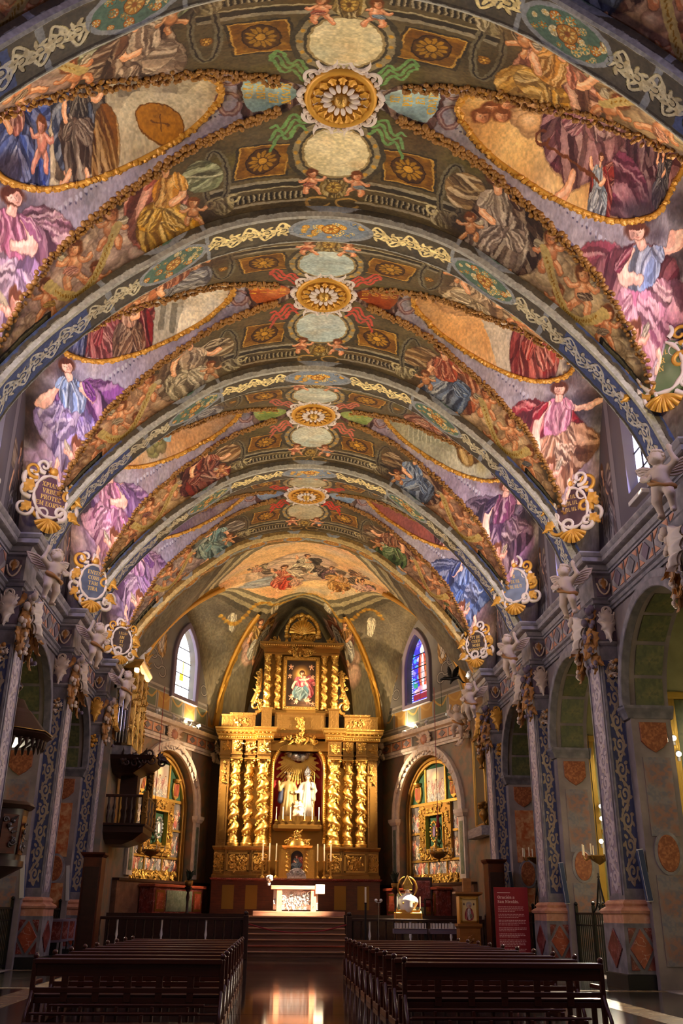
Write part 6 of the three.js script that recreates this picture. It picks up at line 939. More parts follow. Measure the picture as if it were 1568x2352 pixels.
{
  const y0 = 5.95, zN = ZR - 0.85; seed = 1400;
  const robeA = mapped(noiseTex(128, 8, 141, (v) => { const k = clamp((v - 0.3) * 2.4, 0, 1); return [150 + 70 * k, 128 + 60 * k, 80 + 46 * k]; }, true), 0.5), robeB = std(0xc9c2b4, 0.55), cape = std(0x2c3450, 0.6);
  const t1 = thing('saint_statue', 'gilded robed saint statue with raised hand and blue mantle, in the niche', 'statue', [XR - 0.5, y0, zN], 0.25, 'statues in the retable niche'); part('robe', sculpt(saintBones([[[-0.28, 1.58, 0], [-0.46, 1.3, 0.12], 0.11, 0.09], [[-0.46, 1.3, 0.12], [-0.56, 1.56, 0.26], 0.085, 0.05], ...hand([-0.56, 1.57, 0.26], [0, 1, 0.1], [1, 0, 0]), [[0.28, 1.58, 0], [0.4, 1.25, 0.1], 0.11, 0.1], [[0.4, 1.25, 0.1], [0.18, 1.15, 0.3], 0.09, 0.06], ...hand([0.18, 1.15, 0.3], [-1, 0.1, 0.2], [0, 1, 0]), hangingSleeve(1)]), 66, 0.06, foldsY(11, 0.022)), robeA, t1); part('mantle', sculpt([[[0.3, 1.5, -0.1], [0.34, 0.7, -0.06], 0.12, 0.16], [[-0.3, 1.5, -0.12], [-0.36, 0.8, -0.06], 0.12, 0.16], [[0, 1.5, -0.2], [0, 0.5, -0.22], 0.16, 0.2]], 44, 0.12, foldsY(9, 0.015)), cape, t1, 'dark blue mantle'); part('face', [ball(0.1, 0, 1.95, 0.05, [1, 1.2, 0.9], 12), lump(0.022, 0, 1.94, 0.15)], M.skin, t1); part('crown', [lathe([[0.12, 0], [0.2, 0.07], [0.22, 0.08], [0.12, 0.02]], 20).translate(0, 2.06, 0), ...Array.from({ length: 9 }, (_, k) => tr(nearIco, Math.cos(k * 0.7) * 0.2, 2.16, Math.sin(k * 0.7) * 0.2, 0, 0, 0, [0.025, 0.06, 0.025]))], M.chrome, t1, 'bright metal crown');
  const t2 = thing('saint_statue', 'white robed bishop statue with tall mitre and crozier, in the niche', 'statue', [XR + 0.48, y0, zN], -0.2, 'statues in the retable niche'); part('robe', sculpt(saintBones([[[-0.28, 1.58, 0], [-0.42, 1.25, 0.15], 0.11, 0.1], [[-0.42, 1.25, 0.15], [-0.5, 1.18, 0.36], 0.09, 0.055], ...hand([-0.5, 1.18, 0.36], [-0.3, 0, 1], [0, 1, 0]), [[0.28, 1.58, 0], [0.4, 1.28, 0.08], 0.12, 0.1], [[0.4, 1.28, 0.08], [0.36, 1.4, 0.3], 0.09, 0.055], ...hand([0.36, 1.4, 0.3], [0, 1, 0.2], [1, 0, 0]), hangingSleeve(-1), hangingSleeve(1)]), 66, 0.06, foldsY(13, 0.022, 1)), robeB, t2); part('face', [ball(0.1, 0, 1.95, 0.05, [1, 1.2, 0.9], 12), lump(0.05, 0, 1.86, 0.1), lump(0.022, 0, 1.94, 0.15)], M.skin, t2); part('mitre', tr(extr(shapeOf([[-0.13, 0], [0.13, 0], [0.15, 0.16], [0, 0.42], [-0.15, 0.16]]), 0.16, 0.03), 0, 2.05, -0.08), M.silver, t2, 'silver mitre'); part('crozier', [tube([[0.4, 0.05, 0.34], [0.4, 1.2, 0.34], [0.4, 2.1, 0.34]], 0.022, 12, 6), tr(volute(0.12, 0.024, 1.2), 0.4, 2.1, 0.34, 0, 0, PI / 2)], M.gold, t2, 'gilded crozier');
  const kb = [[[0, 0.62, 0.04], [0, 0.66, 0.04], 0.1, 0.1], [[0, 0.5, 0], [0, 0.3, -0.02], 0.1, 0.15], [[-0.06, 0.22, 0], [-0.08, 0.1, 0.22], 0.11, 0.09], [[0.06, 0.22, 0], [0.08, 0.1, 0.22], 0.11, 0.09], [[-0.08, 0.08, 0.2], [-0.08, 0.05, -0.2], 0.08, 0.06], [[0.08, 0.08, 0.2], [0.08, 0.05, -0.2], 0.08, 0.06], [[-0.12, 0.48, 0.02], [-0.12, 0.42, 0.24], 0.05, 0.04], [[0.12, 0.48, 0.02], [0.06, 0.5, 0.26], 0.05, 0.04]];
  const kg = sculpt(kb, 44, 0.04), k1 = thing('child_statue', 'small pale child statue reaching up between the two saints', 'statue', [XR - 0.08, y0, zN + 0.35], 0.5, 'child statues in the retable niche'); part('body', kg, M.skin, k1); part('hair', curls(0, 0.66, 0.03, 0.1, 24, 0.03), M.ochre, k1); const k2 = thing('child_statue', 'small kneeling child statue in white cloth at the feet of the bishop', 'statue', [XR + 0.16, y0, zN + 0.4], -0.7, 'child statues in the retable niche'); part('body', kg, M.white, k2); part('hair', curls(0, 0.66, 0.03, 0.1, 24, 0.03), M.ochre, k2);
}
// tabernacle
{
  const t = thing('tabernacle', 'gilded tabernacle with a painted door and small twisted columns on the retable foot', 'tabernacle', [XR, 3.06, ZR + 0.75]);
  part('case', [bx(-0.62, 0.62, 0, 1.45, -0.4, 0.0), bx(-0.85, 0.85, 0, 1.3, -0.4, -0.15)], M.gold, t); const d = new THREE.Shape(); d.moveTo(-0.28, 0.3); d.lineTo(0.28, 0.3); d.lineTo(0.28, 0.95); d.absarc(0, 0.95, 0.28, 0, PI, false); d.closePath(); const dg = extr(d, 0.03); { const u = dg.attributes.uv, p = dg.attributes.position; for (let i = 0; i < p.count; i++) u.setXY(i, (p.getX(i) + 0.28) / 0.56, (p.getY(i) - 0.3) / 0.93); }
  part('painted_door', dg, mapped(canvasTex(128, 256, (c, W, H) => { seed = 145; c.fillStyle = '#1c120c'; c.fillRect(0, 0, W, H); blob(c, 64, 80, 44, 50, '#7a4a20', 0.8); c.save(); c.translate(64, 140); figure(c, 180, ['#24405c', '#a0221c', '#3a5a70'], 1, false, { hair: '#4a2a16', tilt: 0 }); c.restore(); }), 0.4), t, 'painted door with a figure in red and blue');
  const c = twistCol(0.95, 0.09, 5); for (const x of [-0.45, 0.45]) part('column', tr(c, x, 0.25, 0.06), M.gold, t, 'small gilded twisted column'); part('cornice', ringLoft([[0, 1.3], [0.1, 1.36], [0.14, 1.45]].map(([o, y]) => [-0.6 - o, 0.6 + o, -0.4, 0.08 + o, y])), M.gold, t); part('domed_crest', [tr(carve(1.1, 0.4, 24, 0.2, 150), 0, 1.62, 0.05), tr(carve(0.5, 0.5, 16, 0.16, 151), 0, 1.95, 0.05), lathe([[0.5, 1.45], [0.46, 1.6], [0.3, 1.75], [0.12, 1.84], [0.1, 2.0], [0.001, 2.2]], 20).translate(0, 0, -0.2)], M.gold, t); const s = new THREE.Shape(); s.absarc(0, 0, 0.42, 0, PI, false); s.closePath(); part('silver_glory', [tr(extr(s, 0.06, 0.03), 0, 0.0, 0.22), tr(carve(0.8, 0.4, 20, 0.14, 152), 0, 0.2, 0.3)], M.silver, t, 'embossed silver arch at the foot');
}
// ---------- side altarpieces ----------
const atlas = canvasTex(1024, 1024, (c, W, H) => { seed = 160; for (let r = 0; r < 4; r++) for (let k = 0; k < 4; k++) { const x = k * 256, y = r * 256; c.save(); c.beginPath(); c.rect(x, y, 256, 256); c.clip(); const sky = r === 0; c.fillStyle = sky ? '#8f8c84' : ['#3a3430', '#5c5650', '#463a34', '#544e50'][k]; c.fillRect(x, y, 256, 256); mottle(c, x, y, 256, 256, sky ? ['#a8a498', '#7a7874', '#c0b8a4', '#8a6a60'] : ['#2a2624', '#6a6258', '#7a7a80', '#3c3028'], 30, 20, 80, 0.5);
  if (sky) { blob(c, x + 128, y + 70, 60, 50, '#e0d0a0', 0.8); for (let i = 0; i < 5; i++) { c.save(); c.translate(x + 40 + i * 44, y + 150 + (i % 2) * 30); figure(c, 120, [['#a89a90', '#8a5a58', '#b0a49c'], ['#7c8a94', '#9a6a60', '#a8a09c']][i % 2], i % 2 ? 1 : -1); c.restore(); } }
  else for (let i = 0; i < 5; i++) { c.save(); c.translate(x + 34 + i * 46, y + 140 + rr(-30, 40)); figure(c, rr(110, 160), [['#8c2820', '#3a3a50', '#a85a40'], ['#b0a490', '#5a4a3c', '#c0b4a0'], ['#34483c', '#7a2c24', '#50604c'], ['#6a6a78', '#2c2c34', '#8c8c94']][(i + k + r) % 4], i % 2 ? 1 : -1); c.restore(); }
  c.restore(); } });
const M_atlas = mapped(atlas, 0.4);
function atlasPane(w, h, n) { const g = new THREE.PlaneGeometry(w, h), u = g.attributes.uv, cx = n % 4, cy = Math.floor(n / 4), a = w / h; for (let i = 0; i < 4; i++) { let s = u.getX(i), t = u.getY(i); if (a > 1) t = 0.5 + (t - 0.5) / a; else s = 0.5 + (s - 0.5) * a; u.setXY(i, (cx + 0.02 + s * 0.96) / 4, 1 - (cy + 0.98 - t * 0.96) / 4); } return g; }
function archPane(w, y0, ys, R, n) { const s = new THREE.Shape(); s.moveTo(-R, y0); s.lineTo(R, y0); s.lineTo(R, ys); s.absarc(0, ys, R, 0, PI, false); s.closePath(); return extr(s, 0.03, 0, { curveSegments: 30 }); }
function sideAltarpiece(pos, turn, label, mirror) {
  const t = thing('side_altarpiece', label, 'altarpiece', pos, turn, 'arched altarpieces of the apse'), R = 2.42, ys = 5.9;
  part('green_ground', archPane(0, 3.0, ys, R), M.green, t, 'dark green ground');
  for (const [r0, r1, z, m] of [[R, R + 0.14, 0.16, M.gold], [R + 0.14, R + 0.26, 0.24, M.goldDark], [R + 0.26, R + 0.36, 0.16, M.gold]]) { const s = new THREE.Shape(); s.moveTo(-r1, 2.9); s.lineTo(-r0, 2.9); s.lineTo(-r0, ys); s.absarc(0, ys, r0, PI, 0, true); s.lineTo(r0, 2.9); s.lineTo(r1, 2.9); s.lineTo(r1, ys); s.absarc(0, ys, r1, 0, PI, false); s.closePath(); part('arched_frame', extr(s, z, 0.015, { curveSegments: 36 }), m, t, 'gilded arched frame'); }
  const bar = (x0, x1, y0, y1) => part('gilt_bar', bx(x0, x1, y0, y1, 0.03, 0.12), M.gold, t), pic = (x0, x1, y0, y1, n) => part('painted_panel', tr(atlasPane(x1 - x0, y1 - y0, n), (x0 + x1) / 2, (y0 + y1) / 2, 0.06), M_atlas, t, 'painted panel with figures');
  pic(-0.85, 0.85, 6.55, 8.1, 0); bar(-0.97, -0.85, 6.5, 8.15); bar(0.85, 0.97, 6.5, 8.15); bar(-2.4, 2.4, 6.42, 6.55);
  pic(-2.36, -1.4, 5.2, 6.42, 4); pic(1.4, 2.36, 5.2, 6.42, 5); pic(-2.36, -1.4, 3.95, 5.1, 6); pic(1.4, 2.36, 3.95, 5.1, 7); for (const e of [-1, 1]) bar(e > 0 ? 1.4 : -2.4, e > 0 ? 2.4 : -1.4, 5.1, 5.2);
  bar(-2.4, 2.4, 3.84, 3.95); pic(-2.36, -0.85, 3.3, 3.84, 8); pic(-0.78, 0.78, 3.3, 3.84, 9); pic(0.85, 2.36, 3.3, 3.84, 10); bar(-0.85, -0.78, 3.3, 3.84); bar(0.78, 0.85, 3.3, 3.84);
  part('predella', [bx(-2.45, 2.45, 2.86, 3.3, 0.0, 0.14)], M.goldDark, t); part('predella_carving', tr(carve(4.7, 0.4, 80, 0.2, 170), 0, 3.08, 0.14), M.gold, t, 'carved gilded scrollwork');
  // central carved frame round a green niche
  for (const [x0, x1, y0, y1] of [[-1.4, -0.78, 3.95, 6.42], [0.78, 1.4, 3.95, 6.42], [-0.78, 0.78, 5.95, 6.42], [-0.78, 0.78, 3.95, 4.35]]) { const f = part('carved_frame', bx(x0, x1, y0, y1, 0.03, 0.2), M.goldDark, t); part('frame_carving', tr(carve(x1 - x0, y1 - y0, Math.round((x1 - x0) * (y1 - y0) * 34), 0.15, Math.round(x0 * 10 + y0)), (x0 + x1) / 2, (y0 + y1) / 2, 0.2), M.gold, f); }
  part('niche_moulding', [bx(-0.8, 0.8, 5.9, 5.97, 0.03, 0.26), bx(-0.8, 0.8, 4.33, 4.4, 0.03, 0.26), bx(-0.82, -0.75, 4.35, 5.95, 0.03, 0.26), bx(0.75, 0.82, 4.35, 5.95, 0.03, 0.26)], M.gold, t);
  // crowned shields
  for (const e of [-1, 1]) { const sh = part('crowned_shield', tr(extr(shapeOf([[-0.26, 0.32], [0.26, 0.32], [0.3, 0], [0.2, -0.3], [0, -0.42], [-0.2, -0.3], [-0.3, 0]]), 0.06, 0.02), e * 1.62, 7.0, 0.05), M.gold, t, 'gold shield with red stripes under a crown'); for (const dx of [-0.18, -0.06, 0.06, 0.18]) part('red_stripe', tr(bx(dx - 0.022, dx + 0.022, -0.26, 0.3, 0, 0.02), e * 1.62, 7.0, 0.13), M.red, sh); part('crown', tr(lathe([[0.16, 0], [0.24, 0.1], [0.26, 0.2], [0.1, 0.12]], 10), e * 1.62, 7.34, 0.1), M.gold, sh); }
  // reliquary standing in the niche is a thing of its own
  const r = thing('reliquary', 'gilded monstrance shaped reliquary in the green niche of the ' + (mirror ? 'right' : 'left') + ' apse altarpiece', 'reliquary', [pos[0] + Math.sin(turn) * 0.2, 4.4, pos[2] + Math.cos(turn) * 0.2], turn);
  part('foot', [bx(-0.24, 0.24, 0, 0.1, -0.08, 0.12), lathe([[0.14, 0.1], [0.06, 0.18], [0.04, 0.34]], 12)], M.gold, r); part('frame', [tr(extr((() => { const s = new THREE.Shape(); s.absellipse(0, 0, 0.27, 0.4, 0, 7, false, 0); const h = new THREE.Path(); h.absellipse(0, 0, 0.16, 0.26, 0, 7, true, 0); s.holes.push(h); return s; })(), 0.06, 0.02), 0, 0.76, 0), ...Array.from({ length: 16 }, (_, i) => lump(0.065, Math.cos(i * PI / 8) * 0.3, 0.76 + Math.sin(i * PI / 8) * 0.44, 0.04))], mirror ? M.gold : M.silver, r); part('relic_panel', tr(ovalDisc(0.16, 0.26, 0.02), 0, 0.76, 0.0), mirror ? std(0x6a5a80, 0.4) : M.white, r);
  return t;
}
{ const pt = (P, th, s, z) => [P[0] + Math.cos(th) * s + Math.sin(th) * z, 0, -P[1] - Math.sin(th) * s + Math.cos(th) * z]; sideAltarpiece(pt([-7.5, 42.2], thL, 4.08, -0.55), thL, 'arched gilded altarpiece of painted panels behind the organ gallery', false); sideAltarpiece(pt([4.75, 50], thR, 4.46, -0.55), thR, 'arched gilded altarpiece of painted panels behind the lit bust', true);
  // altar tables below them
  for (const [P, th, s, lab] of [[[-7.5, 42.2], thL, 4.1, 'marble side altar with inlaid panels below the left apse altarpiece'], [[4.75, 50], thR, 4.4, 'marble side altar with inlaid panels below the right apse altarpiece']]) { const q = pt(P, th, s, 0.3), t = thing('side_altar', lab, 'altar', [q[0], PF, q[2]], th); part('block', rbx(-2.3, 2.3, 0, 1.12, 0, 0.7, 0.02), M.redDark, t); part('mensa', rbx(-2.45, 2.45, 1.12, 1.24, 0, 0.82, 0.03), M.redMarble, t, 'red marble top slab'); part('front_panel', bx(-1.2, 1.2, 0.14, 1.0, 0.7, 0.73), M.greenMarble, t, 'pale green marble front'); for (const e of [-1, 1]) { part('inlay', bx(e * 1.75 - 0.4, e * 1.75 + 0.4, 0.14, 1.0, 0.7, 0.72), M.goldDark, t); part('inlay_panel', bx(e * 1.75 - 0.3, e * 1.75 + 0.3, 0.24, 0.9, 0.72, 0.735), M.redMarble, t); } } }
// ---------- high altar ----------
{
  const t = thing('altar_table', 'altar table with embossed silver front and brown wooden posts', 'altar', [0.22, FLOOR_P, -44.3]);
  part('silver_front', bx(-0.98, 0.98, 0.06, 0.86, -0.3, 0.0), M.silver, t, 'embossed silver frontal'); part('relief', tr(carve(1.7, 0.66, 60, 0.18, 180), 0, 0.46, 0.0), M.silver, t); for (const x of [-0.72, 0.78]) part('post', rbx(x - 0.12, x + 0.12, 0, 0.9, 0.02, 0.16, 0.01), M.pinkMarble, t, 'brown post'); part('table_top', rbx(-1.1, 1.14, 0.88, 1.04, -0.5, 0.2, 0.02), M.pinkMarble, t, 'brown table top');
  const f = thing('flower_vase', 'white flowers in a small vase at the end of the altar', 'flowers', [-0.98, FLOOR_P + 1.04, -44.4]); seed = 1500; part('vase', lathe([[0.05, 0], [0.08, 0.08], [0.05, 0.16], [0.07, 0.2]], 12), M.white, f); part('blossoms', Array.from({ length: 14 }, () => lump(rr(0.04, 0.07), rr(-0.14, 0.14), 0.24 + rr(0, 0.14), rr(-0.1, 0.1))), M.white, f);
  const b = thing('altar_cloth', 'white cloth hanging over the end of the altar', 'cloth', [1.28, FLOOR_P + 1.06, -44.3]); part('cloth', [rbx(-0.2, 0.2, 0, 0.03, -0.3, 0.2, 0.01), rbx(-0.2, 0.2, -0.35, 0.02, 0.2, 0.23, 0.01)], M.white, b);
  // candlesticks
  const c = thing('altar_candlestick', 'tall gilded candlestick with a white candle beside the tabernacle', 'candlestick', [XR - 0.98, 3.06, ZR + 0.65], 0, 'candlesticks on the retable foot'); part('stick', lathe([[0.11, 0], [0.12, 0.04], [0.05, 0.1], [0.035, 0.16], [0.06, 0.24], [0.03, 0.32], [0.045, 0.5], [0.03, 0.7], [0.08, 0.76], [0.08, 0.78], [0.001, 0.78]], 12), M.gold, c); part('candle', new THREE.CylinderGeometry(0.032, 0.034, 0.78, 10).translate(0, 1.16, 0), M.wax, c, 'white candle');
  for (const dx of [-1.3, -1.62, 0.98, 1.3, 1.62]) dup(c, [XR + dx, 3.06, ZR + 0.65], 0);
  const c2 = thing('candle', 'slim white candle on the niche shelf before the statues', 'candle', [XR - 1.05, 5.7, ZR + 0.0], 0, 'candles on the niche shelf'); part('stick', new THREE.CylinderGeometry(0.024, 0.024, 0.6, 8).translate(0, 0.36, 0), M.wax, c2); part('holder', lathe([[0.07, 0], [0.07, 0.02], [0.03, 0.05], [0.05, 0.08]], 10), M.gold, c2); for (const dx of [-0.72, -0.35, 0.35, 0.72, 1.05]) dup(c2, [XR + dx, 5.7, ZR], 0);
}
// ---------- pews ----------
{
  const mk = (W) => { const t = thing('pew', '', 'pew'), h = W / 2; // back faces +z (towards the entrance)
    for (const e of [-1, 1]) { const p = part('end_post', [rbx(e * h - 0.035, e * h + 0.035, 0, 0.93, -0.02, 0.06, 0.012), rbx(e * h - 0.035, e * h + 0.035, 0, 0.1, -0.52, 0.38, 0.012), rbx(e * h - 0.035, e * h + 0.035, 0, 0.48, -0.5, -0.42, 0.012), rbx(e * h - 0.03, e * h + 0.03, 0.58, 0.64, -0.5, 0.02, 0.012), tube([[e * h, 0.08, 0.34], [e * h, 0.2, 0.3], [e * h, 0.36, 0.14], [e * h, 0.5, 0.04]], 0.03, 10, 6)], M.wood, t); part('knob', ball(0.045, e * h, 0.97, 0.02, [1, 1, 1], 10), M.wood, p); }
    part('top_rail', rbx(-h, h, 0.86, 0.94, -0.05, 0.1, 0.02), M.wood, t); part('back_board', rbx(-h, h, 0.7, 0.87, 0.0, 0.04, 0.008), M.wood, t); part('lower_rail', rbx(-h, h, 0.48, 0.55, 0.0, 0.045, 0.008), M.wood, t);
    const n = 6; for (let i = 1; i < n; i++) part('back_stile', rbx(-h + i * W / n - 0.05, -h + i * W / n + 0.05, 0.36, 0.71, 0.005, 0.035, 0.006), M.wood, t);
    part('seat', rbx(-h, h, 0.42, 0.46, -0.5, 0.0, 0.012), M.wood, t); part('seat_rail', rbx(-h, h, 0.34, 0.42, -0.03, 0.01, 0.006), M.wood, t);
    part('kneeler', rbx(-h + 0.06, h - 0.3, 0.22, 0.25, 0.24, 0.36, 0.01), M.wood, t, 'kneeling board'); part('foot_bar', rbx(-h, h - 0.06, 0.1, 0.13, 0.36, 0.46, 0.01), M.wood, t); for (let i = 1; i < 5; i++) part('strut', rbx(-h + i * W / 5 - 0.02, -h + i * W / 5 + 0.02, 0, 0.22, 0.28, 0.42, 0.006), M.wood, t); return t; };
  const L = mk(2.76), R = mk(2.94), ord = ['rearmost', 'second', 'third', 'fourth', 'fifth', 'sixth', 'seventh', 'eighth', 'ninth', 'front'];
  const row = (src, x, D, lab, grp, first) => { if (first) { src.position.set(x, 0, -D); src.userData.label = lab; src.userData.group = grp; } else dup(src, [x, 0, -D], 0, lab, grp); };
  for (let i = 0; i < 9; i++) row(L, -2.93, 15.6 + i * 1.32, 'dark wooden pew, ' + (i === 0 ? 'rearmost' : i === 8 ? 'closest to the altar' : ord[i] + ' from the rear') + ' of the block beside the pulpit', 'pews beside the pulpit', i === 0);
  for (let i = 0; i < 10; i++) row(R, 2.6, 15.1 + i * 1.27, 'dark wooden pew, ' + (i === 0 ? 'rearmost' : i === 9 ? 'closest to the altar' : ord[i] + ' from the rear') + ' of the block beside the prayer banner', 'pews beside the prayer banner', i === 0);
}
// ---------- wooden rail before the presbytery ----------
for (const q of [-1, 1]) { const x0 = q > 0 ? 2.05 : -7.2, x1 = q > 0 ? 7.2 : -1.75, t = thing('communion_rail', q > 0 ? 'dark wooden baluster rail behind the votive candle racks' : 'dark wooden baluster rail before the left side altar', 'railing', [0, 0, -37.4]); part('top_rail', rbx(x0, x1, 1.3, 1.4, -0.1, 0.1, 0.02), M.woodDark, t); part('bottom_rail', rbx(x0, x1, 0.1, 0.24, -0.08, 0.08, 0.02), M.woodDark, t); const b = lathe([[0.035, 0.24], [0.06, 0.5], [0.03, 0.7], [0.055, 0.8], [0.03, 1.0], [0.04, 1.3]], 8); for (let i = 0; i < 17; i++) part('baluster', tr(b, lerp(x0, x1, (i + 0.5) / 17), 0, 0), i % 5 === 2 ? M.white : M.woodDark, t, i % 5 === 2 ? 'pale baluster' : undefined); for (const x of [x0, x1]) part('post', [rbx(x - 0.1, x + 0.1, 0, 1.48, -0.12, 0.12, 0.02), ball(0.09, x, 1.54, 0)], M.woodDark, t); }
single('rope_barrier', tube([[-1.72, 1.2, -37.4], [-0.8, 0.98, -37.38], [0.15, 0.9, -37.36], [1.1, 0.98, -37.38], [2.02, 1.2, -37.4]], 0.025, 30, 6), M.red, 'dark red rope slung between the rail posts before the steps', 'rope');
// ---------- votive racks, bust, icon shrine, banner ----------
for (let r = 0; r < 2; r++) { const x = 4.15 + r * 1.3, t = thing('candle_rack', r ? 'votive candle rack next to the icon shrine' : 'votive candle rack in front of the lit bust', 'candle rack', [x, 0, -36.3], 0, 'votive candle racks'); part('box', rbx(-0.6, 0.6, 0.92, 1.08, -0.2, 0.2, 0.01), M.violetGrey, t); for (const e of [-1, 1]) part('leg', rbx(e * 0.55 - 0.02, e * 0.55 + 0.02, 0, 0.92, -0.15, 0.15, 0.005), M.iron, t); part('tray', rbx(-0.6, 0.6, 1.08, 1.1, -0.22, 0.22, 0.005), M.chrome, t);
  const cg = new THREE.CylinderGeometry(0.02, 0.02, 0.17, 8).translate(0, 0.085, 0); for (let i = 0; i < 20; i++) single('votive_candle', cg, M.white, r ? 'short white votive candle in the rack next to the icon shrine' : 'short white votive candle in the rack before the lit bust', 'candle', [x - 0.54 + i * 0.057, 1.1, -36.3 + (i % 2) * 0.08 + 0.08], 0, r ? 'votive candles next to the shrine' : 'votive candles before the bust'); }
{
  const t = thing('bust_statue', 'brightly lit white and gold bust with a tall mitre and open halo', 'statue', [4.35, 0, -38.2]); part('stand', [rbx(-0.45, 0.45, 0, 1.28, -0.3, 0.3, 0.02)], M.woodDark, t); part('base', [rbx(-0.5, 0.5, 1.28, 1.62, -0.3, 0.3, 0.03), rbx(-0.42, 0.42, 1.62, 1.72, -0.25, 0.25, 0.02)], M.goldPaint, t); part('chest', sculpt([[[0, 1.8, 0], [0, 2.0, 0], 0.3, 0.28], [[-0.2, 2.0, 0], [0.2, 2.0, 0], 0.2, 0.2], [[0, 2.1, 0], [0, 2.3, 0.02], 0.14, 0.08]], 44, 0.08), M.white, t, 'white and blue robe'); part('head', [ball(0.12, 0, 2.38, 0.02, [0.9, 1.15, 1], 14), lump(0.025, 0, 2.37, 0.14)], M.skin, t); part('mitre', tr(extr(shapeOf([[-0.13, 0], [0.13, 0], [0.16, 0.16], [0, 0.46], [-0.16, 0.16]]), 0.14, 0.03), 0, 2.44, -0.05), M.gold, t); const arc = []; for (let i = 0; i <= 24; i++) { const a = -1.1 + i / 24 * 2.2 * 1.0; arc.push(a); } for (const e of [-1, 1]) part('halo', tube(Array.from({ length: 9 }, (_, i) => { const a = -0.9 + i * 0.28; return [e * Math.cos(a) * 0.36, 2.5 + Math.sin(a) * 0.4, -0.08]; }), (x) => 0.035 * (1.2 - Math.abs(x - 0.4)), 20, 6), M.gold, t, 'gilded open halo'); for (const e of [-1, 1]) part('medallion', ball(0.04, e * 0.2, 1.95, 0.22), M.gold, t);
  for (const e of [-1, 1]) { const c = thing('candle_stand', 'slim candle on a gilt holder beside the lit bust', 'candle', [4.35 + e * 0.44, 1.62, -38.0], 0, 'candles beside the bust'); part('holder', lathe([[0.06, 0], [0.05, 0.03], [0.02, 0.08], [0.04, 0.14]], 10), M.gold, c); part('candle', new THREE.CylinderGeometry(0.022, 0.022, 0.42, 8).translate(0, 0.35, 0), M.wax, c); }
}
{
  const t = thing('icon_shrine', 'golden box with a painted bishop icon on a carved wooden pedestal', 'shrine', [6.02, 0, -35.0]); const p = part('pedestal', ringLoft([[0.06, 0], [0.06, 0.12], [0, 0.16], [0, 1.12], [0.06, 1.2], [0.06, 1.28]].map(([o, y]) => [-0.36 - o, 0.36 + o, -0.3, 0.3 + o, y])), M.woodGold, t); part('pedestal_panel', [bx(-0.26, 0.26, 0.3, 1.02, 0.3, 0.315)], M.woodGold, p); part('pedestal_carving', tr(carve(0.4, 0.6, 14, 0.14, 190), 0, 0.66, 0.315), M.woodGold, p); part('box', [bx(-0.34, 0.34, 1.28, 2.16, -0.25, 0.24)], M.goldPaint, t); part('cap', ringLoft([[0.02, 2.16], [0.14, 2.24], [0.14, 2.3]].map(([o, y]) => [-0.34 - o, 0.34 + o, -0.25, 0.24 + o, y])), M.woodGold, t);
  part('icon', tr(pane(0.5, 0.68, 1.38), 0, 0, 0.262), mapped(canvasTex(192, 256, (c, W, H) => { seed = 191; c.fillStyle = '#e8cf8a'; c.fillRect(0, 0, W, H); blob(c, 96, 70, 60, 60, '#f6e8b8', 0.9); cloth(c, [[60, 110], [96, 100], [132, 110], [160, 180], [150, 256], [40, 256], [32, 180]], '#b02420', 9, 1.57); cloth(c, [[76, 108], [116, 108], [124, 200], [110, 250], [80, 250], [70, 190]], '#e8e4dc', 7, 1.57); head(c, 96, 72, 30, '#d8a888', '#b8a898', 0); c.fillStyle = '#5a4630'; c.font = '20px serif'; c.beginPath(); c.ellipse(30, 60, 10, 15, 0, 0, 7); c.fill(); c.beginPath(); c.ellipse(162, 60, 10, 15, 0, 0, 7); c.fill(); cloth(c, [[100, 180], [140, 176], [142, 230], [104, 236]], '#8a7c5c', 5, 1.2); }), 0.4), t, 'icon of a bishop in red and white'); part('icon_frame', [bx(-0.3, 0.3, 2.06, 2.12, 0.24, 0.29), bx(-0.3, 0.3, 1.32, 1.38, 0.24, 0.29), bx(-0.31, -0.25, 1.32, 2.12, 0.24, 0.29), bx(0.25, 0.31, 1.32, 2.12, 0.24, 0.29)], M.gold, t); part('stand_top', [bx(-0.14, 0.14, 2.3, 2.75, -0.1, 0.1)], M.woodGold, t);
}
{
  const t = thing('prayer_banner', 'tall dark red prayer banner with white lettering', 'banner', [6.86, 0, -32.0]); part('panel', tr(new THREE.BoxGeometry(1.1, 2.32, 0.03), 0, 1.24, 0), M.red, t); const tex = canvasTex(512, 1024, (c, W, H) => { c.fillStyle = '#8c1222'; c.fillRect(0, 0, W, H); c.fillStyle = '#e8c8c4'; c.fillRect(44, 66, 200, 7); c.font = 'bold 54px serif'; c.fillText('Oración a', 44, 150); c.fillText('San Nicolás.', 44, 208); seed = 195; let y = 262; for (const n of [4, 3, 4, 3, 3, 5, 3, 2]) { for (let i = 0; i < n; i++) { let x = 46; const end = i === n - 1 ? rr(250, 360) : rr(420, 468); while (x < end) { const w = rr(10, 46); c.fillStyle = '#d8a8a8'; c.fillRect(x, y - 9, Math.min(w, end - x), 9); x += w + 8; } y += 20; } y += 18; } }); part('print', tr(pane(1.08, 2.3, 0.09), 0, 0, 0.018), mapped(tex, 0.7), t, 'printed prayer text'); part('foot', rbx(-0.55, 0.55, 0, 0.08, -0.14, 0.14, 0.02), M.black, t);
}
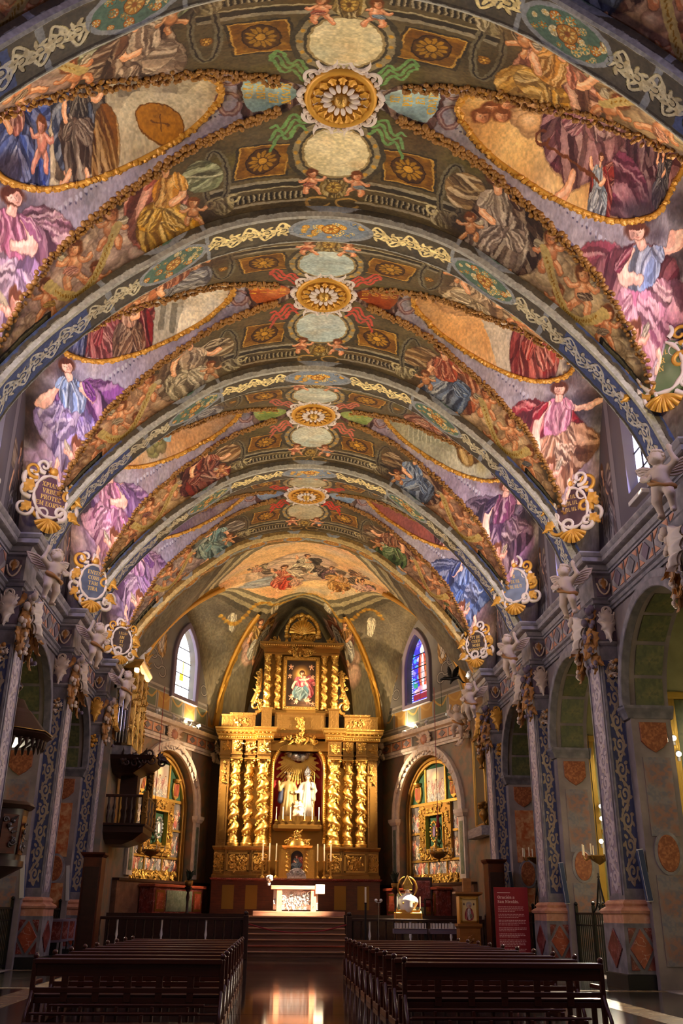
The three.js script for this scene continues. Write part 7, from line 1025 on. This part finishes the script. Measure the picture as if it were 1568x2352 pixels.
// ---------- iron chapel gates, panels, chapel altars and bust ----------
{
  const t = thing('iron_gate', 'black wrought iron chapel gate with a pointed crest, beside the prayer banner', 'gate', [0, 0, 0], 0, 'iron gates of the chapels'), W = 4.7, h = W / 2, B = new THREE.BoxGeometry(0.03, 1.55, 0.03); for (let i = 0; i <= 26; i++) part('bar', tr(B, -h + i * W / 26, 0.85, 0), M.iron, t); part('rail', [bx(-h, h, 1.6, 1.66, -0.025, 0.025), bx(-h, h, 0.08, 0.14, -0.025, 0.025), bx(-h, h, 1.3, 1.34, -0.02, 0.02)], M.iron, t); for (const x of [-h, -0.7, 0.7, h]) part('post', [bx(x - 0.04, x + 0.04, 0, 1.85, -0.04, 0.04), ball(0.06, x, 1.9, 0)], M.iron, t); part('crest', [tube([[-0.7, 1.66, 0], [-0.4, 1.8, 0], [-0.16, 2.2, 0], [0, 2.55, 0]], 0.025, 14, 5), tube([[0.7, 1.66, 0], [0.4, 1.8, 0], [0.16, 2.2, 0], [0, 2.55, 0]], 0.025, 14, 5), tr(volute(0.12, 0.02, 1.3), -0.2, 1.72, 0), tr(volute(0.12, 0.02, 1.3), 0.2, 1.72, 0, 0, PI, 0), bx(-0.015, 0.015, 1.6, 2.7, -0.01, 0.01), bx(-0.1, 0.1, 2.58, 2.61, -0.01, 0.01)], M.iron, t);
  t.position.set(XW + 0.2, 0, -(A(3) - BAY / 2)); t.rotation.y = -PI / 2; const labs = { '1_4': 'black wrought iron chapel gate behind the prayer banner', '-1_3': 'black wrought iron chapel gate below the carved pulpit', '-1_4': 'black wrought iron chapel gate beside the tall wooden cabinet' }; for (const k in labs) { const [q, i] = k.split('_').map(Number); dup(t, [q * (XW + 0.2), 0, -(A(i) - BAY / 2)], -q * PI / 2, labs[k]); }
}
for (const [q, i, lab] of [[1, 2, 'chapel altar with dark red panel and white marble border, under the dark bust'], [-1, 3, 'chapel altar with dark red panel behind the gate below the pulpit'], [1, 3, 'chapel altar with dark red panel behind the iron gate']]) { const t = thing('chapel_altar', lab, 'altar', [q * 10.2, 0, -(A(i) - 0.44)]); part('block', rbx(-0.95, 0.95, 0, 1.34, 0, 0.7, 0.01), M.black, t); part('front_panel', bx(-0.75, 0.75, 0.25, 1.2, 0.7, 0.73), M.redDark, t); part('border', [bx(-0.85, 0.85, 1.2, 1.28, 0.7, 0.75), bx(-0.85, -0.76, 0.2, 1.28, 0.7, 0.75), bx(0.76, 0.85, 0.2, 1.28, 0.7, 0.75), bx(-0.85, 0.85, 0.18, 0.26, 0.7, 0.75)], M.whiteStone, t, 'white marble border'); part('top_slab', rbx(-1.05, 1.05, 1.34, 1.44, 0, 0.8, 0.02), M.whiteStone, t, 'white marble top'); }
{ const t = thing('dark_bust', 'dark carved bust standing on a chapel altar', 'statue', [9.55, 1.44, -(A(2) - 0.85)], -0.3); part('bust', sculpt([[[0, 0.05, 0], [0, 0.35, 0], 0.2, 0.22], [[-0.16, 0.34, 0], [0.16, 0.34, 0], 0.12, 0.12], [[0, 0.45, 0], [0, 0.55, 0.02], 0.07, 0.07], [[0, 0.66, 0.02], [0, 0.74, 0.01], 0.11, 0.11], [[0, 0.68, 0.13], [0, 0.66, 0.13], 0.02, 0.02]], 44, 0.04), M.black, t); part('hair', curls(0, 0.74, 0, 0.12, 40, 0.035), M.black, t); }
// gilded frames in the chapels
for (const [q, i, lab, m] of [[1, 3, 'tall gilded frame with a pale green panel in the chapel behind the iron gate', M_chapel], [1, 2, 'tall gilded frame in the chapel above the dark bust', M_verd], [-1, 3, 'tall gilded frame in the chapel behind the pulpit', M_orange], [1, 4, 'tall gilded frame in the chapel behind the prayer banner', M_verd]]) { const t = thing('gilded_picture', lab, 'picture', [q * 10.35, 1.5, -(A(i) - 0.43)], 0, 'gilded pictures in the chapels'); part('panel', bx(-0.7, 0.7, 0, 5.4, 0, 0.03), m, t); for (const e of [-1, 1]) part('side_rail', rbx(e > 0 ? 0.7 : -0.92, e > 0 ? 0.92 : -0.7, -0.1, 5.5, 0, 0.12, 0.03), M.gold, t); part('cross_rail', [rbx(-0.92, 0.92, 5.4, 5.6, 0, 0.14, 0.03), rbx(-0.92, 0.92, -0.2, 0.02, 0, 0.14, 0.03), rbx(-0.7, 0.7, 2.5, 2.62, 0, 0.1, 0.02)], M.gold, t); }
// ---------- line loudspeakers on the pilasters ----------
{ const mk = () => { const t = thing('column_loudspeaker', '', 'loudspeaker'); const tilt = new THREE.Group(); part('case', rbx(-0.07, 0.07, 0, 1.2, -0.06, 0.06, 0.015), M.speaker, t); part('grille', bx(-0.075, -0.07, 0.03, 1.17, -0.05, 0.05), M.speakerCloth, t, 'blue grey grille'); part('grille_side', bx(-0.06, 0.06, 0.02, 1.18, 0.06, 0.065), M.speakerCloth, t); part('bracket', [bx(0.05, 0.2, 0.55, 0.65, -0.03, 0.03)], M.speaker, t); return t; }; const s = mk(); const L = [[1, 2, 'slim white column loudspeaker beside the dark bust'], [1, 3, 'slim white column loudspeaker beside the iron gate'], [1, 4, 'slim white column loudspeaker above the prayer banner'], [-1, 3, 'slim white column loudspeaker under the pulpit'], [-1, 4, 'slim white column loudspeaker beside the tall wooden cabinet']];
  L.forEach(([q, i, lab], n) => { const o = n ? dup(s, null, 0, lab) : s; o.userData.label = lab; o.userData.group = 'column loudspeakers'; o.position.set(q * (XW - 0.02), 1.9, -(A(i) - 0.92)); o.rotation.set(0, q > 0 ? 0 : PI, 0); o.rotation.z = q * 0.1 * (q > 0 ? 1 : 1); o.rotation.order = 'YXZ'; }); }
// ---------- carved pulpit with its sounding board ----------
{
  const t = thing('pulpit', 'carved dark wooden octagonal pulpit with a pinnacled sounding board', 'pulpit', [-8.12, 0, -26.1]), oct = (r0, r1, y0, y1) => new THREE.CylinderGeometry(r1, r0, y1 - y0, 8).rotateY(PI / 8).translate(0, (y0 + y1) / 2, 0);
  const W = M.woodDark; part('tub', oct(0.72, 0.8, 2.75, 4.0), W, t); part('tub_rail', [oct(0.86, 0.96, 4.0, 4.1), oct(0.96, 0.9, 4.1, 4.18)], W, t); part('tub_base', [oct(0.3, 0.84, 2.3, 2.6), oct(0.84, 0.84, 2.6, 2.75), oct(0.05, 0.3, 1.9, 2.3)], W, t);
  for (let i = 0; i < 8; i++) { const a = i * PI / 4, p = part('carved_panel', tr(bx(-0.22, 0.22, 2.9, 3.85, 0, 0.03), Math.sin(a) * 0.705, 0, Math.cos(a) * 0.705, 0, a, 0), M.wood, t); part('panel_carving', tr(carve(0.36, 0.8, 12, 0.15, 200 + i), Math.sin(a) * 0.74, 3.37, Math.cos(a) * 0.74, 0, a, 0), M.silver2 ?? (M.silver2 = std(0x4a423c, 0.35)), p); }
  part('board', [oct(0.95, 1.16, 5.75, 5.92), oct(1.16, 1.05, 5.92, 6.05), oct(1.02, 0.62, 6.05, 6.5), oct(0.62, 0.5, 6.5, 6.62), oct(0.46, 0.3, 6.62, 6.9)], W, t, 'stepped sounding board'); part('gilt_line', oct(1.17, 1.17, 5.98, 6.0), M.goldDark, t); part('finial', lathe([[0.22, 6.9], [0.08, 7.0], [0.06, 7.08], [0.18, 7.2], [0.2, 7.3], [0.1, 7.42], [0.12, 7.5], [0.03, 7.66], [0.001, 7.85]], 14), W, t, 'turned wooden finial');
  for (let i = 0; i < 32; i++) { const a = i * PI / 16; part('pendant', tr(lathe([[0.001, -0.26], [0.03, -0.2], [0.05, -0.08], [0.07, 0]], 6), Math.sin(a) * 0.96, 5.78, Math.cos(a) * 0.96), W, t); } part('stem', bx(-0.35, 0.1, 0, 7, -0.12, 0.12).translate(-0.35, 0, 0), W, t, 'back panel');
}
// ---------- organ with gallery ----------
{
  const t = thing('organ', 'gilded organ case with metal pipes above a dark balustraded gallery', 'organ', [0, 0, 0]), x0 = -8.3, x1 = -6.75, z0 = -41.8, z1 = -38.9;
  part('case', bx(x0, x1, 7.35, 7.75, z0, z1), M.blueGrey, t, 'grey organ ledge'); part('case_body', bx(x0, x1 - 0.45, 7.75, 11.2, z0, z1 - 0.4), M.woodDark, t);
  for (const [x, z] of [[x1 - 0.06, z1 - 0.06], [x1 - 0.06, (z0 + z1) / 2], [x1 - 0.06, z0 + 0.1], [(x0 + x1) / 2 - 0.1, z1 - 0.06], [x0 + 0.2, z1 - 0.06]]) { const c = part('gilt_post', rbx(x - 0.11, x + 0.11, 7.75, 11.0, z - 0.11, z + 0.11, 0.03), M.gold, t, 'carved gilded post'); part('post_carving', [tr(carve(0.2, 3.0, 24, 0.15, 220), x, 9.4, z + 0.11), tr(carve(0.2, 3.0, 24, 0.15, 221), x + 0.11, 9.4, z, 0, PI / 2, 0)], M.gold, c); }
  const pipe = (x, z, h, r) => part('pipe', [new THREE.CylinderGeometry(r, r, h, 12).translate(x, 8.35 + h / 2, z), new THREE.CylinderGeometry(r, r * 0.35, 0.45, 12).translate(x, 8.12, z)], M.chrome, t, 'metal organ pipe'); for (let i = 0; i < 5; i++) { pipe(x1 - 0.26 - i * 0.135, z1 - 0.18, 2.3 - 0.18 * Math.abs(i - 2), 0.055); } for (let i = 0; i < 5; i++) { pipe(x1 - 0.2, z1 - 0.32 - i * 0.23, 2.5 - 0.12 * Math.abs(i - 2), 0.09); pipe(x1 - 0.2, z1 - 1.75 - i * 0.23, 2.2, 0.08); }
  part('case_cornice', ringLoft([[0, 10.95], [0.1, 11.05], [0.22, 11.2], [0.22, 11.28]].map(([o, y]) => [x0, x1 + o, z0, z1 + o, y])), M.gold, t); seed = 1600; part('crest', [tr(carve(1.4, 0.7, 26, 0.26, 230), (x0 + x1) / 2 + 0.1, 11.55, z1), tr(carve(2.4, 0.8, 34, 0.28, 231), x1, 11.6, (z0 + z1) / 2, 0, PI / 2, 0)], M.gold, t, 'carved gilded cresting');
  part('under_board', [tr(carve(2.0, 0.4, 30, 0.26, 232), x1 + 0.5, 7.2, z1 + 0.1), ringLoft([[-0.8, 6.75], [-0.3, 7.0], [0.0, 7.2], [0.1, 7.35]].map(([o, y]) => [x0, x1 + 0.9 + o, z0 + 0.3, z1 + 0.2 + o, y]))], M.woodDark, t, 'dark carved bracket under the pipes');
  // gallery
  const gx1 = -5.95, gz1 = -38.7, gz0 = -41.6; part('gallery_floor', ringLoft([[-0.9, 4.0], [-0.4, 4.15], [-0.1, 4.35], [0, 4.4], [0, 4.62], [0.08, 4.66], [0.08, 4.74]].map(([o, y]) => [x0, gx1 + o, gz0, gz1 + o, y])), M.woodDark, t); part('gallery_rail', [rbx(x0, gx1 + 0.05, 5.72, 5.82, gz1 - 0.08, gz1 + 0.05, 0.02), rbx(gx1 - 0.08, gx1 + 0.05, 5.72, 5.82, gz0, gz1, 0.02)], M.woodDark, t); const b = lathe([[0.04, 4.74], [0.075, 5.0], [0.03, 5.2], [0.07, 5.3], [0.035, 5.5], [0.05, 5.72]], 8); for (let i = 0; i < 9; i++) part('baluster', tr(b, lerp(x0 + 0.5, gx1 - 0.1, i / 8), 0, gz1), i % 3 === 1 ? M.goldDark : M.woodDark, t); for (let i = 0; i < 9; i++) part('baluster', tr(b, gx1, 0, lerp(gz1 - 0.2, gz0 + 0.1, i / 8)), i % 3 === 1 ? M.goldDark : M.woodDark, t); for (const z of [gz1, gz0]) part('corner_post', [rbx(gx1 - 0.1, gx1 + 0.1, 4.7, 5.95, z - 0.1, z + 0.1, 0.02), tr(carve(0.18, 0.9, 8, 0.12, 240), gx1, 5.3, z + 0.1)], M.goldDark, t);
  part('keyboard_case', [bx(-7.3, -6.6, 4.74, 7.0, -41.4, -40.6), bx(-8.2, -7.6, 4.74, 7.2, -41.5, -39)], M.woodDark, t, 'dark console cabinet'); part('tall_post', [rbx(-6.35, -6.05, 4.7, 7.25, -41.7, -41.4, 0.02), tr(carve(0.3, 2.3, 24, 0.18, 241), -6.2, 6.0, -41.38)], M.goldDark, t, 'tall carved post');
  const a = thing('angel_statue', 'small bright white angel statue on top of the gilded organ case', 'statue', [-6.75, 11.28, -39.1], 0.4); part('body', sculpt([[[0, 0.62, 0.02], [0, 0.66, 0.02], 0.1, 0.1], [[0, 0.5, 0], [0, 0.3, 0], 0.1, 0.14], [[0, 0.3, 0], [0, 0.05, 0.02], 0.16, 0.2], [[-0.12, 0.48, 0], [-0.26, 0.6, 0.1], 0.05, 0.035], [[0.12, 0.48, 0], [0.24, 0.4, 0.16], 0.05, 0.035]], 40, 0.05), M.white, a); for (const q of [-1, 1]) part('wing', tr(wingGeo(q), q * 0.05, 0.4, -0.08, 0, 0, 0, 0.7), M.white, a);
}
// ---------- hanging lamps ----------
function hangLamp(x, y, z, top, label) {
  const t = thing('sanctuary_lamp', label, 'hanging lamp', [x, y, z], 0, 'hanging lamps before the side altarpieces'); part('cord', new THREE.CylinderGeometry(0.014, 0.014, top - y - 0.9, 5).translate(0, (top - y + 0.9) / 2, 0), M.red, t, 'thin red cord'); for (let i = 0; i < 3; i++) { const a = i * 2.1; part('chain', tube([[Math.cos(a) * 0.3, 0.1, Math.sin(a) * 0.3], [Math.cos(a) * 0.16, 0.5, Math.sin(a) * 0.16], [0, 0.92, 0]], 0.012, 8, 4), M.goldDark, t); } part('tassel', lathe([[0.02, 1.6], [0.07, 1.5], [0.05, 1.4], [0.1, 1.1], [0.001, 1.05]], 10), M.red, t, 'red tassel'); part('bowl', lathe([[0.001, -0.32], [0.05, -0.28], [0.03, -0.2], [0.2, -0.14], [0.36, 0], [0.4, 0.08], [0.34, 0.1], [0.001, 0.02]], 20), M.goldDark, t, 'brass lamp bowl'); for (let i = 0; i < 6; i++) { const a = i * PI / 3; part('arm', tube([[Math.cos(a) * 0.34, 0.04, Math.sin(a) * 0.34], [Math.cos(a) * 0.5, -0.04, Math.sin(a) * 0.5], [Math.cos(a) * 0.58, 0.1, Math.sin(a) * 0.58]], 0.018, 8, 5), M.goldDark, t); part('candle', new THREE.CylinderGeometry(0.02, 0.02, 0.16, 6).translate(Math.cos(a) * 0.58, 0.18, Math.sin(a) * 0.58), M.wax, t); }
}
hangLamp(6.15, 3.9, -41.4, 11.0, 'brass hanging lamp with a red cord before the right apse altarpiece'); hangLamp(-6.05, 3.9, -42.6, 11.0, 'brass hanging lamp with a red cord below the organ gallery');
// winged bronze bracket
{ const t = thing('winged_bracket', 'dark bronze winged dragon bracket beside the stained glass window', 'bracket', [6.75, 11.1, -40.1], -0.5); part('body', sculpt([[[0, 0, 0], [-0.3, 0.05, 0.05], 0.1, 0.07], [[-0.3, 0.05, 0.05], [-0.5, 0.0, 0.05], 0.07, 0.04], [[0, 0, 0], [0.3, 0.05, 0], 0.1, 0.06], [[0.3, 0.05, 0], [0.5, -0.2, 0], 0.06, 0.03], [[0.5, -0.2, 0], [0.6, -0.22, 0], 0.03, 0.02], [[0, -0.05, 0], [-0.06, -0.22, 0.06], 0.05, 0.03]], 44, 0.05), M.iron, t); for (const q of [-1, 1]) part('wing', tr(wingGeo(q), q * 0.04, 0.05, q * 0.05, 0, q > 0 ? 0.5 : -0.5, q > 0 ? 0.5 : -0.7, 0.8), M.iron, t); part('cord', new THREE.CylinderGeometry(0.01, 0.01, 1.2, 5).translate(-0.5, -0.6, 0.05), M.iron, t); }
// chandeliers of the right chapels
{ const t = thing('chandelier', 'brass candle chandelier hanging beside the iron gate', 'chandelier', [8.75, 3.15, -28.6], 0, 'brass chandeliers of the chapels'); part('bowl', lathe([[0.001, -0.2], [0.08, -0.16], [0.2, -0.08], [0.34, 0.02], [0.36, 0.06], [0.001, 0.03]], 16), M.goldDark, t); part('rod', new THREE.CylinderGeometry(0.012, 0.012, 3.6, 5).translate(0, 1.8, 0), M.iron, t); for (let i = 0; i < 8; i++) { const a = i * PI / 4; part('arm', tube([[Math.cos(a) * 0.3, 0, Math.sin(a) * 0.3], [Math.cos(a) * 0.42, -0.06, Math.sin(a) * 0.42], [Math.cos(a) * 0.48, 0.06, Math.sin(a) * 0.48]], 0.016, 8, 5), M.goldDark, t); part('candle', new THREE.CylinderGeometry(0.022, 0.022, 0.3, 6).translate(Math.cos(a) * 0.48, 0.22, Math.sin(a) * 0.48), M.wax, t, 'white candle'); } dup(t, [8.7, 3.45, -35.4], 0, 'brass candle chandelier hanging above the prayer banner'); }
// ---------- small lamps: housings with a bright face, each with its own light ----------
const M_bulb = new THREE.MeshStandardMaterial({ color: 0xffffff, emissive: 0xfff0d8, emissiveIntensity: 6 });
const M_bulbOff = std(0x8a8a86, 0.4);
function spotHead(pos, dir, on, label, group, light) {
  const t = thing('spotlight', label, 'spotlight', pos, 0, group), d = V3(...dir).normalize(), b = new THREE.Quaternion().setFromUnitVectors(V3(0, 0, 1), d), turn = (g) => g.applyQuaternion(b); part('housing', turn(new THREE.CylinderGeometry(0.075, 0.055, 0.2, 12).rotateX(PI / 2)), M.speaker, t); part('lamp_face', turn(new THREE.CylinderGeometry(0.066, 0.066, 0.012, 12).rotateX(PI / 2).translate(0, 0, 0.105)), on ? M_bulb : M_bulbOff, t); part('yoke', [bx(-0.03, 0.03, -0.2, -0.05, -0.03, 0.03)], M.speaker, t);
  if (light) { const p = V3(...pos).addScaledVector(d, 0.16); spotLight(light.color, light.power, p.toArray(), p.clone().addScaledVector(d, 5).toArray(), light.angle, 0.7, 3); }
}
const onWall = (P, th, s, z, y) => [P[0] + Math.cos(th) * s + Math.sin(th) * z, y, -P[1] - Math.sin(th) * s + Math.cos(th) * z];
const toward = (a, b) => [b[0] - a[0], b[1] - a[1], b[2] - a[2]];
{
  const warm = 0xffdcb0, PL = [-7.5, 42.2], PR = [4.75, 50];
  const L = [[PL, thL, 2.0, [XR - 1.2, 11, ZR], SPOT.ret], [PL, thL, 3.6, [XR - 2.4, 6.5, ZR], SPOT.ret], [PL, thL, 4.4, [XR, 8.5, ZR], SPOT.ret], [PL, thL, 5.2, [5.6, 5.6, -47.2], SPOT.side], [PL, thL, 6.2, [XR + 2, 12.5, ZR], SPOT.ret * 0.7], [PR, thR, 7.0, [XR + 1.2, 11, ZR], SPOT.ret], [PR, thR, 5.0, [XR + 2.4, 6.5, ZR], SPOT.ret], [PR, thR, 4.2, [-5.5, 5.6, -47.2], SPOT.side]];
  L.forEach(([P, th, s, tgt, power], i) => { const p = onWall(P, th, s, 0.28, 10.2); spotHead(p, toward(p, tgt), i === 0 || i === 5, i < 5 ? 'small spotlight on the white cornice under the bright window' : 'small spotlight on the white cornice under the blue stained glass window', i < 5 ? 'spotlights under the bright window' : 'spotlights under the blue window', { color: warm, power, angle: 0.34 }); });
  // lamps in the chapels
  for (const [p, dir, lab] of [[[9.62, 4.85, -30.55], [-0.3, -0.5, 1], 'bright spotlight at the gilded frame behind the iron gate, topmost of three'], [[9.6, 4.45, -30.5], [-0.4, -0.3, 1], 'bright spotlight at the gilded frame behind the iron gate, middle of three'], [[9.5, 3.75, -30.45], [-0.5, -0.2, 1], 'bright spotlight above the chandelier, lowest of three'], [[9.4, 5.85, -23.8], [-0.3, -0.4, 1], 'upper spotlight on the chapel wall above the dark bust'], [[9.48, 5.45, -23.8], [-0.3, -0.4, 1], 'lower spotlight on the chapel wall above the dark bust'], [[-9.45, 5.3, -30.55], [0.3, -0.4, 1], 'bright spotlight on the chapel wall behind the pulpit']]) spotHead(p, dir, true, lab, 'spotlights in the chapels', { color: 0xfff0d0, power: SPOT.chapel, angle: 1.1 });
}
for (const [q, i, lab] of [[1, 2, 'spotlight on the near chapel wall opposite the dark bust'], [1, 3, 'spotlight on the near chapel wall opposite the pale green panel'], [1, 4, 'spotlight on the near wall of the chapel behind the prayer banner'], [-1, 3, 'spotlight on the near wall of the chapel behind the pulpit']]) { const p = [q * 11.6, 7.6, -(A(i - 1) + 0.62)]; spotHead(p, toward(p, [q * 11.4, 5, -(A(i) - 0.45)]), true, lab, 'spotlights on the near chapel walls', { color: 0xfff0c8, power: SPOT.wall, angle: 0.42 }); }
// narrow spotlights on the cornices beside the chancel arch
for (const [q, tgt, power, angle, lab] of [[-1, [XR, 7.2, ZR - 0.9], SPOT.niche, 0.1, 'small spotlight on the cornice beside the organ, aimed at the niche'], [1, [XR, 7.2, ZR - 0.9], SPOT.niche, 0.1, 'small spotlight on the cornice beside the bronze dragon, aimed at the niche'], [1, [0.2, 2.2, -44.2], SPOT.altar, 0.16, 'small spotlight on the cornice beside the bronze dragon, aimed at the altar'], [1, [4.35, 2.0, -38.2], SPOT.bust, 0.12, 'small spotlight on the cornice beside the bronze dragon, aimed at the bust']]) { const p = [q * 7.24, 11.06, q < 0 ? -38.25 : tgt[1] > 4 ? -38.5 : tgt[0] < 1 ? -38.75 : -39.0]; spotHead(p, toward(p, tgt), true, lab, 'spotlights beside the chancel arch', { color: 0xffe6c0, power, angle }); }
for (const [P, th, s, lab] of [[[-7.5, 42.2], thL, 5.7, 'low floodlight on the apse cornice under the bright window'], [[4.75, 50], thR, 2.9, 'low floodlight on the apse cornice under the blue window']]) { const p = onWall(P, th, s, 0.12, 10.1), t = thing('floodlight', lab, 'floodlight', p, th, 'floodlights on the apse cornice'); part('housing', rbx(-0.45, 0.45, -0.1, 0.02, -0.1, 0.1, 0.02), M.speaker, t); part('lamp_face', bx(-0.42, 0.42, 0.02, 0.026, -0.08, 0.08), M_flood(), t); areaLight(FLOOD_C, FLOOD_A, 0.84, 0.3, [p[0], p[1] + 0.06, p[2]], [0.3, 16, -43.5]); }
// floodlights on the nave cornice that light the vault
for (let k = 1; k <= 4; k++) for (const q of [-1, 1]) {
  const p = [q * 7.72, 10.98, -(A(k) - BAY / 2 - 1.1)], t = thing('floodlight', 'low floodlight on the nave cornice below a clerestory window', 'floodlight', p, -q * PI / 2, 'floodlights on the nave cornice'); part('housing', rbx(-0.45, 0.45, -0.1, 0.02, -0.1, 0.1, 0.02), M.speaker, t); part('lamp_face', bx(-0.42, 0.42, 0.02, 0.026, -0.08, 0.08), M_flood(), t);
  areaLight(FLOOD_C, FLOOD_I, 0.84, 0.3, [p[0], p[1] + 0.06, p[2]], [-q * 1.0, 17, p[2] - 0.6]);
}
function M_flood() { return M.flood ?? (M.flood = new THREE.MeshStandardMaterial({ color: 0xffffff, emissive: 0xffe2b8, emissiveIntensity: 4 })); }
// ---------- remaining furniture ----------
{ const mk = (x, z, h, lab) => { const t = thing('wooden_cabinet', lab, 'cabinet', [x, 0, z], 0, 'tall wooden cabinets'); part('body', rbx(-0.3, 0.3, 0, h, -0.5, 0.3, 0.02), M.wood, t); part('door', rbx(-0.24, 0.24, 0.15, h - 0.3, 0.3, 0.33, 0.01), M.woodDark, t); part('cornice', ringLoft([[0, h], [0.08, h + 0.08], [0.1, h + 0.14]].map(([o, y]) => [-0.3 - o, 0.3 + o, -0.5, 0.3 + o, y])), M.wood, t); }; mk(-6.72, -33.2, 3.2, 'tall dark wooden cabinet standing beside the left pews'); mk(7.32, -36.2, 3.3, 'tall dark wooden cabinet behind the prayer banner'); }
for (const [x, lab] of [[-4.4, 'dark leafy plant on a turned stand before the left side altar'], [4.5, 'dark leafy plant on a turned stand behind the lit bust']]) { seed = x > 0 ? 1701 : 1702; const t = thing('plant', lab, 'plant', [x, PF, -43.2]); part('stand', lathe([[0.2, 0], [0.2, 0.05], [0.06, 0.12], [0.05, 0.5], [0.08, 0.7], [0.05, 0.9], [0.16, 1.05], [0.16, 1.12]], 12), M.woodDark, t); part('pot', lathe([[0.1, 1.12], [0.17, 1.2], [0.18, 1.36], [0.001, 1.34]], 12), M.goldDark, t); part('foliage', Array.from({ length: 26 }, () => tr(leaf(rr(0.3, 0.5), 0.14, 0.6, 2), 0, 1.4, 0, PI - rr(0.1, 1.0), rr(0, 6.28), rr(-0.4, 0.4))), std(0x1c2a18, 0.7), t, 'dark green leaves'); }
{ const t = thing('candle_pillar', 'tall slim black stand with a pale candle beside the steps', 'candle stand', [2.62, 0, -37.0]); part('pole', lathe([[0.14, 0], [0.14, 0.04], [0.04, 0.08], [0.04, 1.9], [0.06, 1.94]], 12), M.black, t); part('candle', new THREE.CylinderGeometry(0.035, 0.035, 0.55, 10).translate(0, 2.2, 0), M.wax, t); const m = thing('microphone_stand', 'thin microphone stand with two pale heads beside the steps', 'microphone stand', [3.1, 0, -37.0]); part('pole', lathe([[0.12, 0], [0.12, 0.02], [0.012, 0.04], [0.012, 1.95]], 10), M.chrome, m); for (const e of [-1, 1]) part('head', [ball(0.06, e * 0.09, 2.02, 0), bx(Math.min(0, e * 0.09), Math.max(0, e * 0.09), 1.94, 1.96, -0.01, 0.01)], M.white, m); }
{ const t = thing('wooden_chair', 'dark red upholstered priest chair behind the lit bust', 'chair', [5.6, PF, -43.6], -0.5); part('seat', rbx(-0.4, 0.4, 0.42, 0.56, -0.4, 0.4, 0.03), M.red, t); part('backrest', rbx(-0.4, 0.4, 0.56, 1.5, -0.44, -0.34, 0.04), M.redDark, t); part('back_frame', [rbx(-0.46, -0.38, 0, 1.62, -0.46, -0.36, 0.02), rbx(0.38, 0.46, 0, 1.62, -0.46, -0.36, 0.02), rbx(-0.46, 0.46, 1.5, 1.64, -0.46, -0.36, 0.02)], M.woodDark, t); for (const [x, z] of [[-0.38, 0.36], [0.38, 0.36]]) part('leg', rbx(x - 0.04, x + 0.04, 0, 0.72, z - 0.04, z + 0.04, 0.01), M.woodDark, t); for (const e of [-1, 1]) part('armrest', rbx(e * 0.42 - 0.05, e * 0.42 + 0.05, 0.7, 0.76, -0.4, 0.42, 0.02), M.woodDark, t); }
{ const t = thing('gilded_painting', 'tall gilded frame with a dark painting on the wall right of the apse', 'painting', [7.86, 5.0, -40.2], -PI / 2); part('canvas', bx(-1.0, 1.0, 0, 3.6, 0, 0.03), std(0x3a3a30, 0.5), t); part('frame', [rbx(-1.15, 1.15, 3.55, 3.72, 0, 0.12, 0.03), rbx(-1.15, 1.15, -0.12, 0.05, 0, 0.12, 0.03), rbx(-1.15, -0.98, -0.1, 3.7, 0, 0.12, 0.03), rbx(0.98, 1.15, -0.1, 3.7, 0, 0.12, 0.03)], M.gold, t); part('ledge', rbx(-1.4, 1.4, -0.5, -0.12, 0, 0.4, 0.03), M.greyStone, t); for (const [y, z] of [[5.05, -38.95], [7.3, -38.95]]) { const v = thing('gilded_urn', y < 6 ? 'gilded urn on the ledge below the dark painting' : 'gilded urn bracket near the top of the dark painting', 'urn', [7.62, y - 0.2, z]); part('body', lathe([[0.1, 0], [0.12, 0.04], [0.04, 0.14], [0.12, 0.3], [0.2, 0.42], [0.16, 0.54], [0.1, 0.6], [0.14, 0.66], [0.001, 0.64]], 14), M.goldDark, v); part('bouquet', Array.from({ length: 12 }, () => lump(0.08, rr(-0.16, 0.16), 0.72 + rr(0, 0.2), rr(-0.16, 0.16))), M.goldDark, v); } }
for (let i = 0; i < 3; i++) { const t = thing('information_panel', 'small violet framed information panel on the rail below the organ', 'panel', [-7.9, 0, -33.6 - i * 1.1], 0.9, 'information panels below the organ'); part('board', rbx(-0.4, 0.4, 0.62, 1.32, 0, 0.03, 0.01), M.violetGrey, t); part('sheet', bx(-0.33, 0.33, 0.7, 1.24, 0.03, 0.035), M.redDark, t); for (const e of [-1, 1]) part('leg', rbx(e * 0.36 - 0.02, e * 0.36 + 0.02, 0, 0.64, 0, 0.03, 0.005), M.iron, t); }
renderer.render(scene, camera);
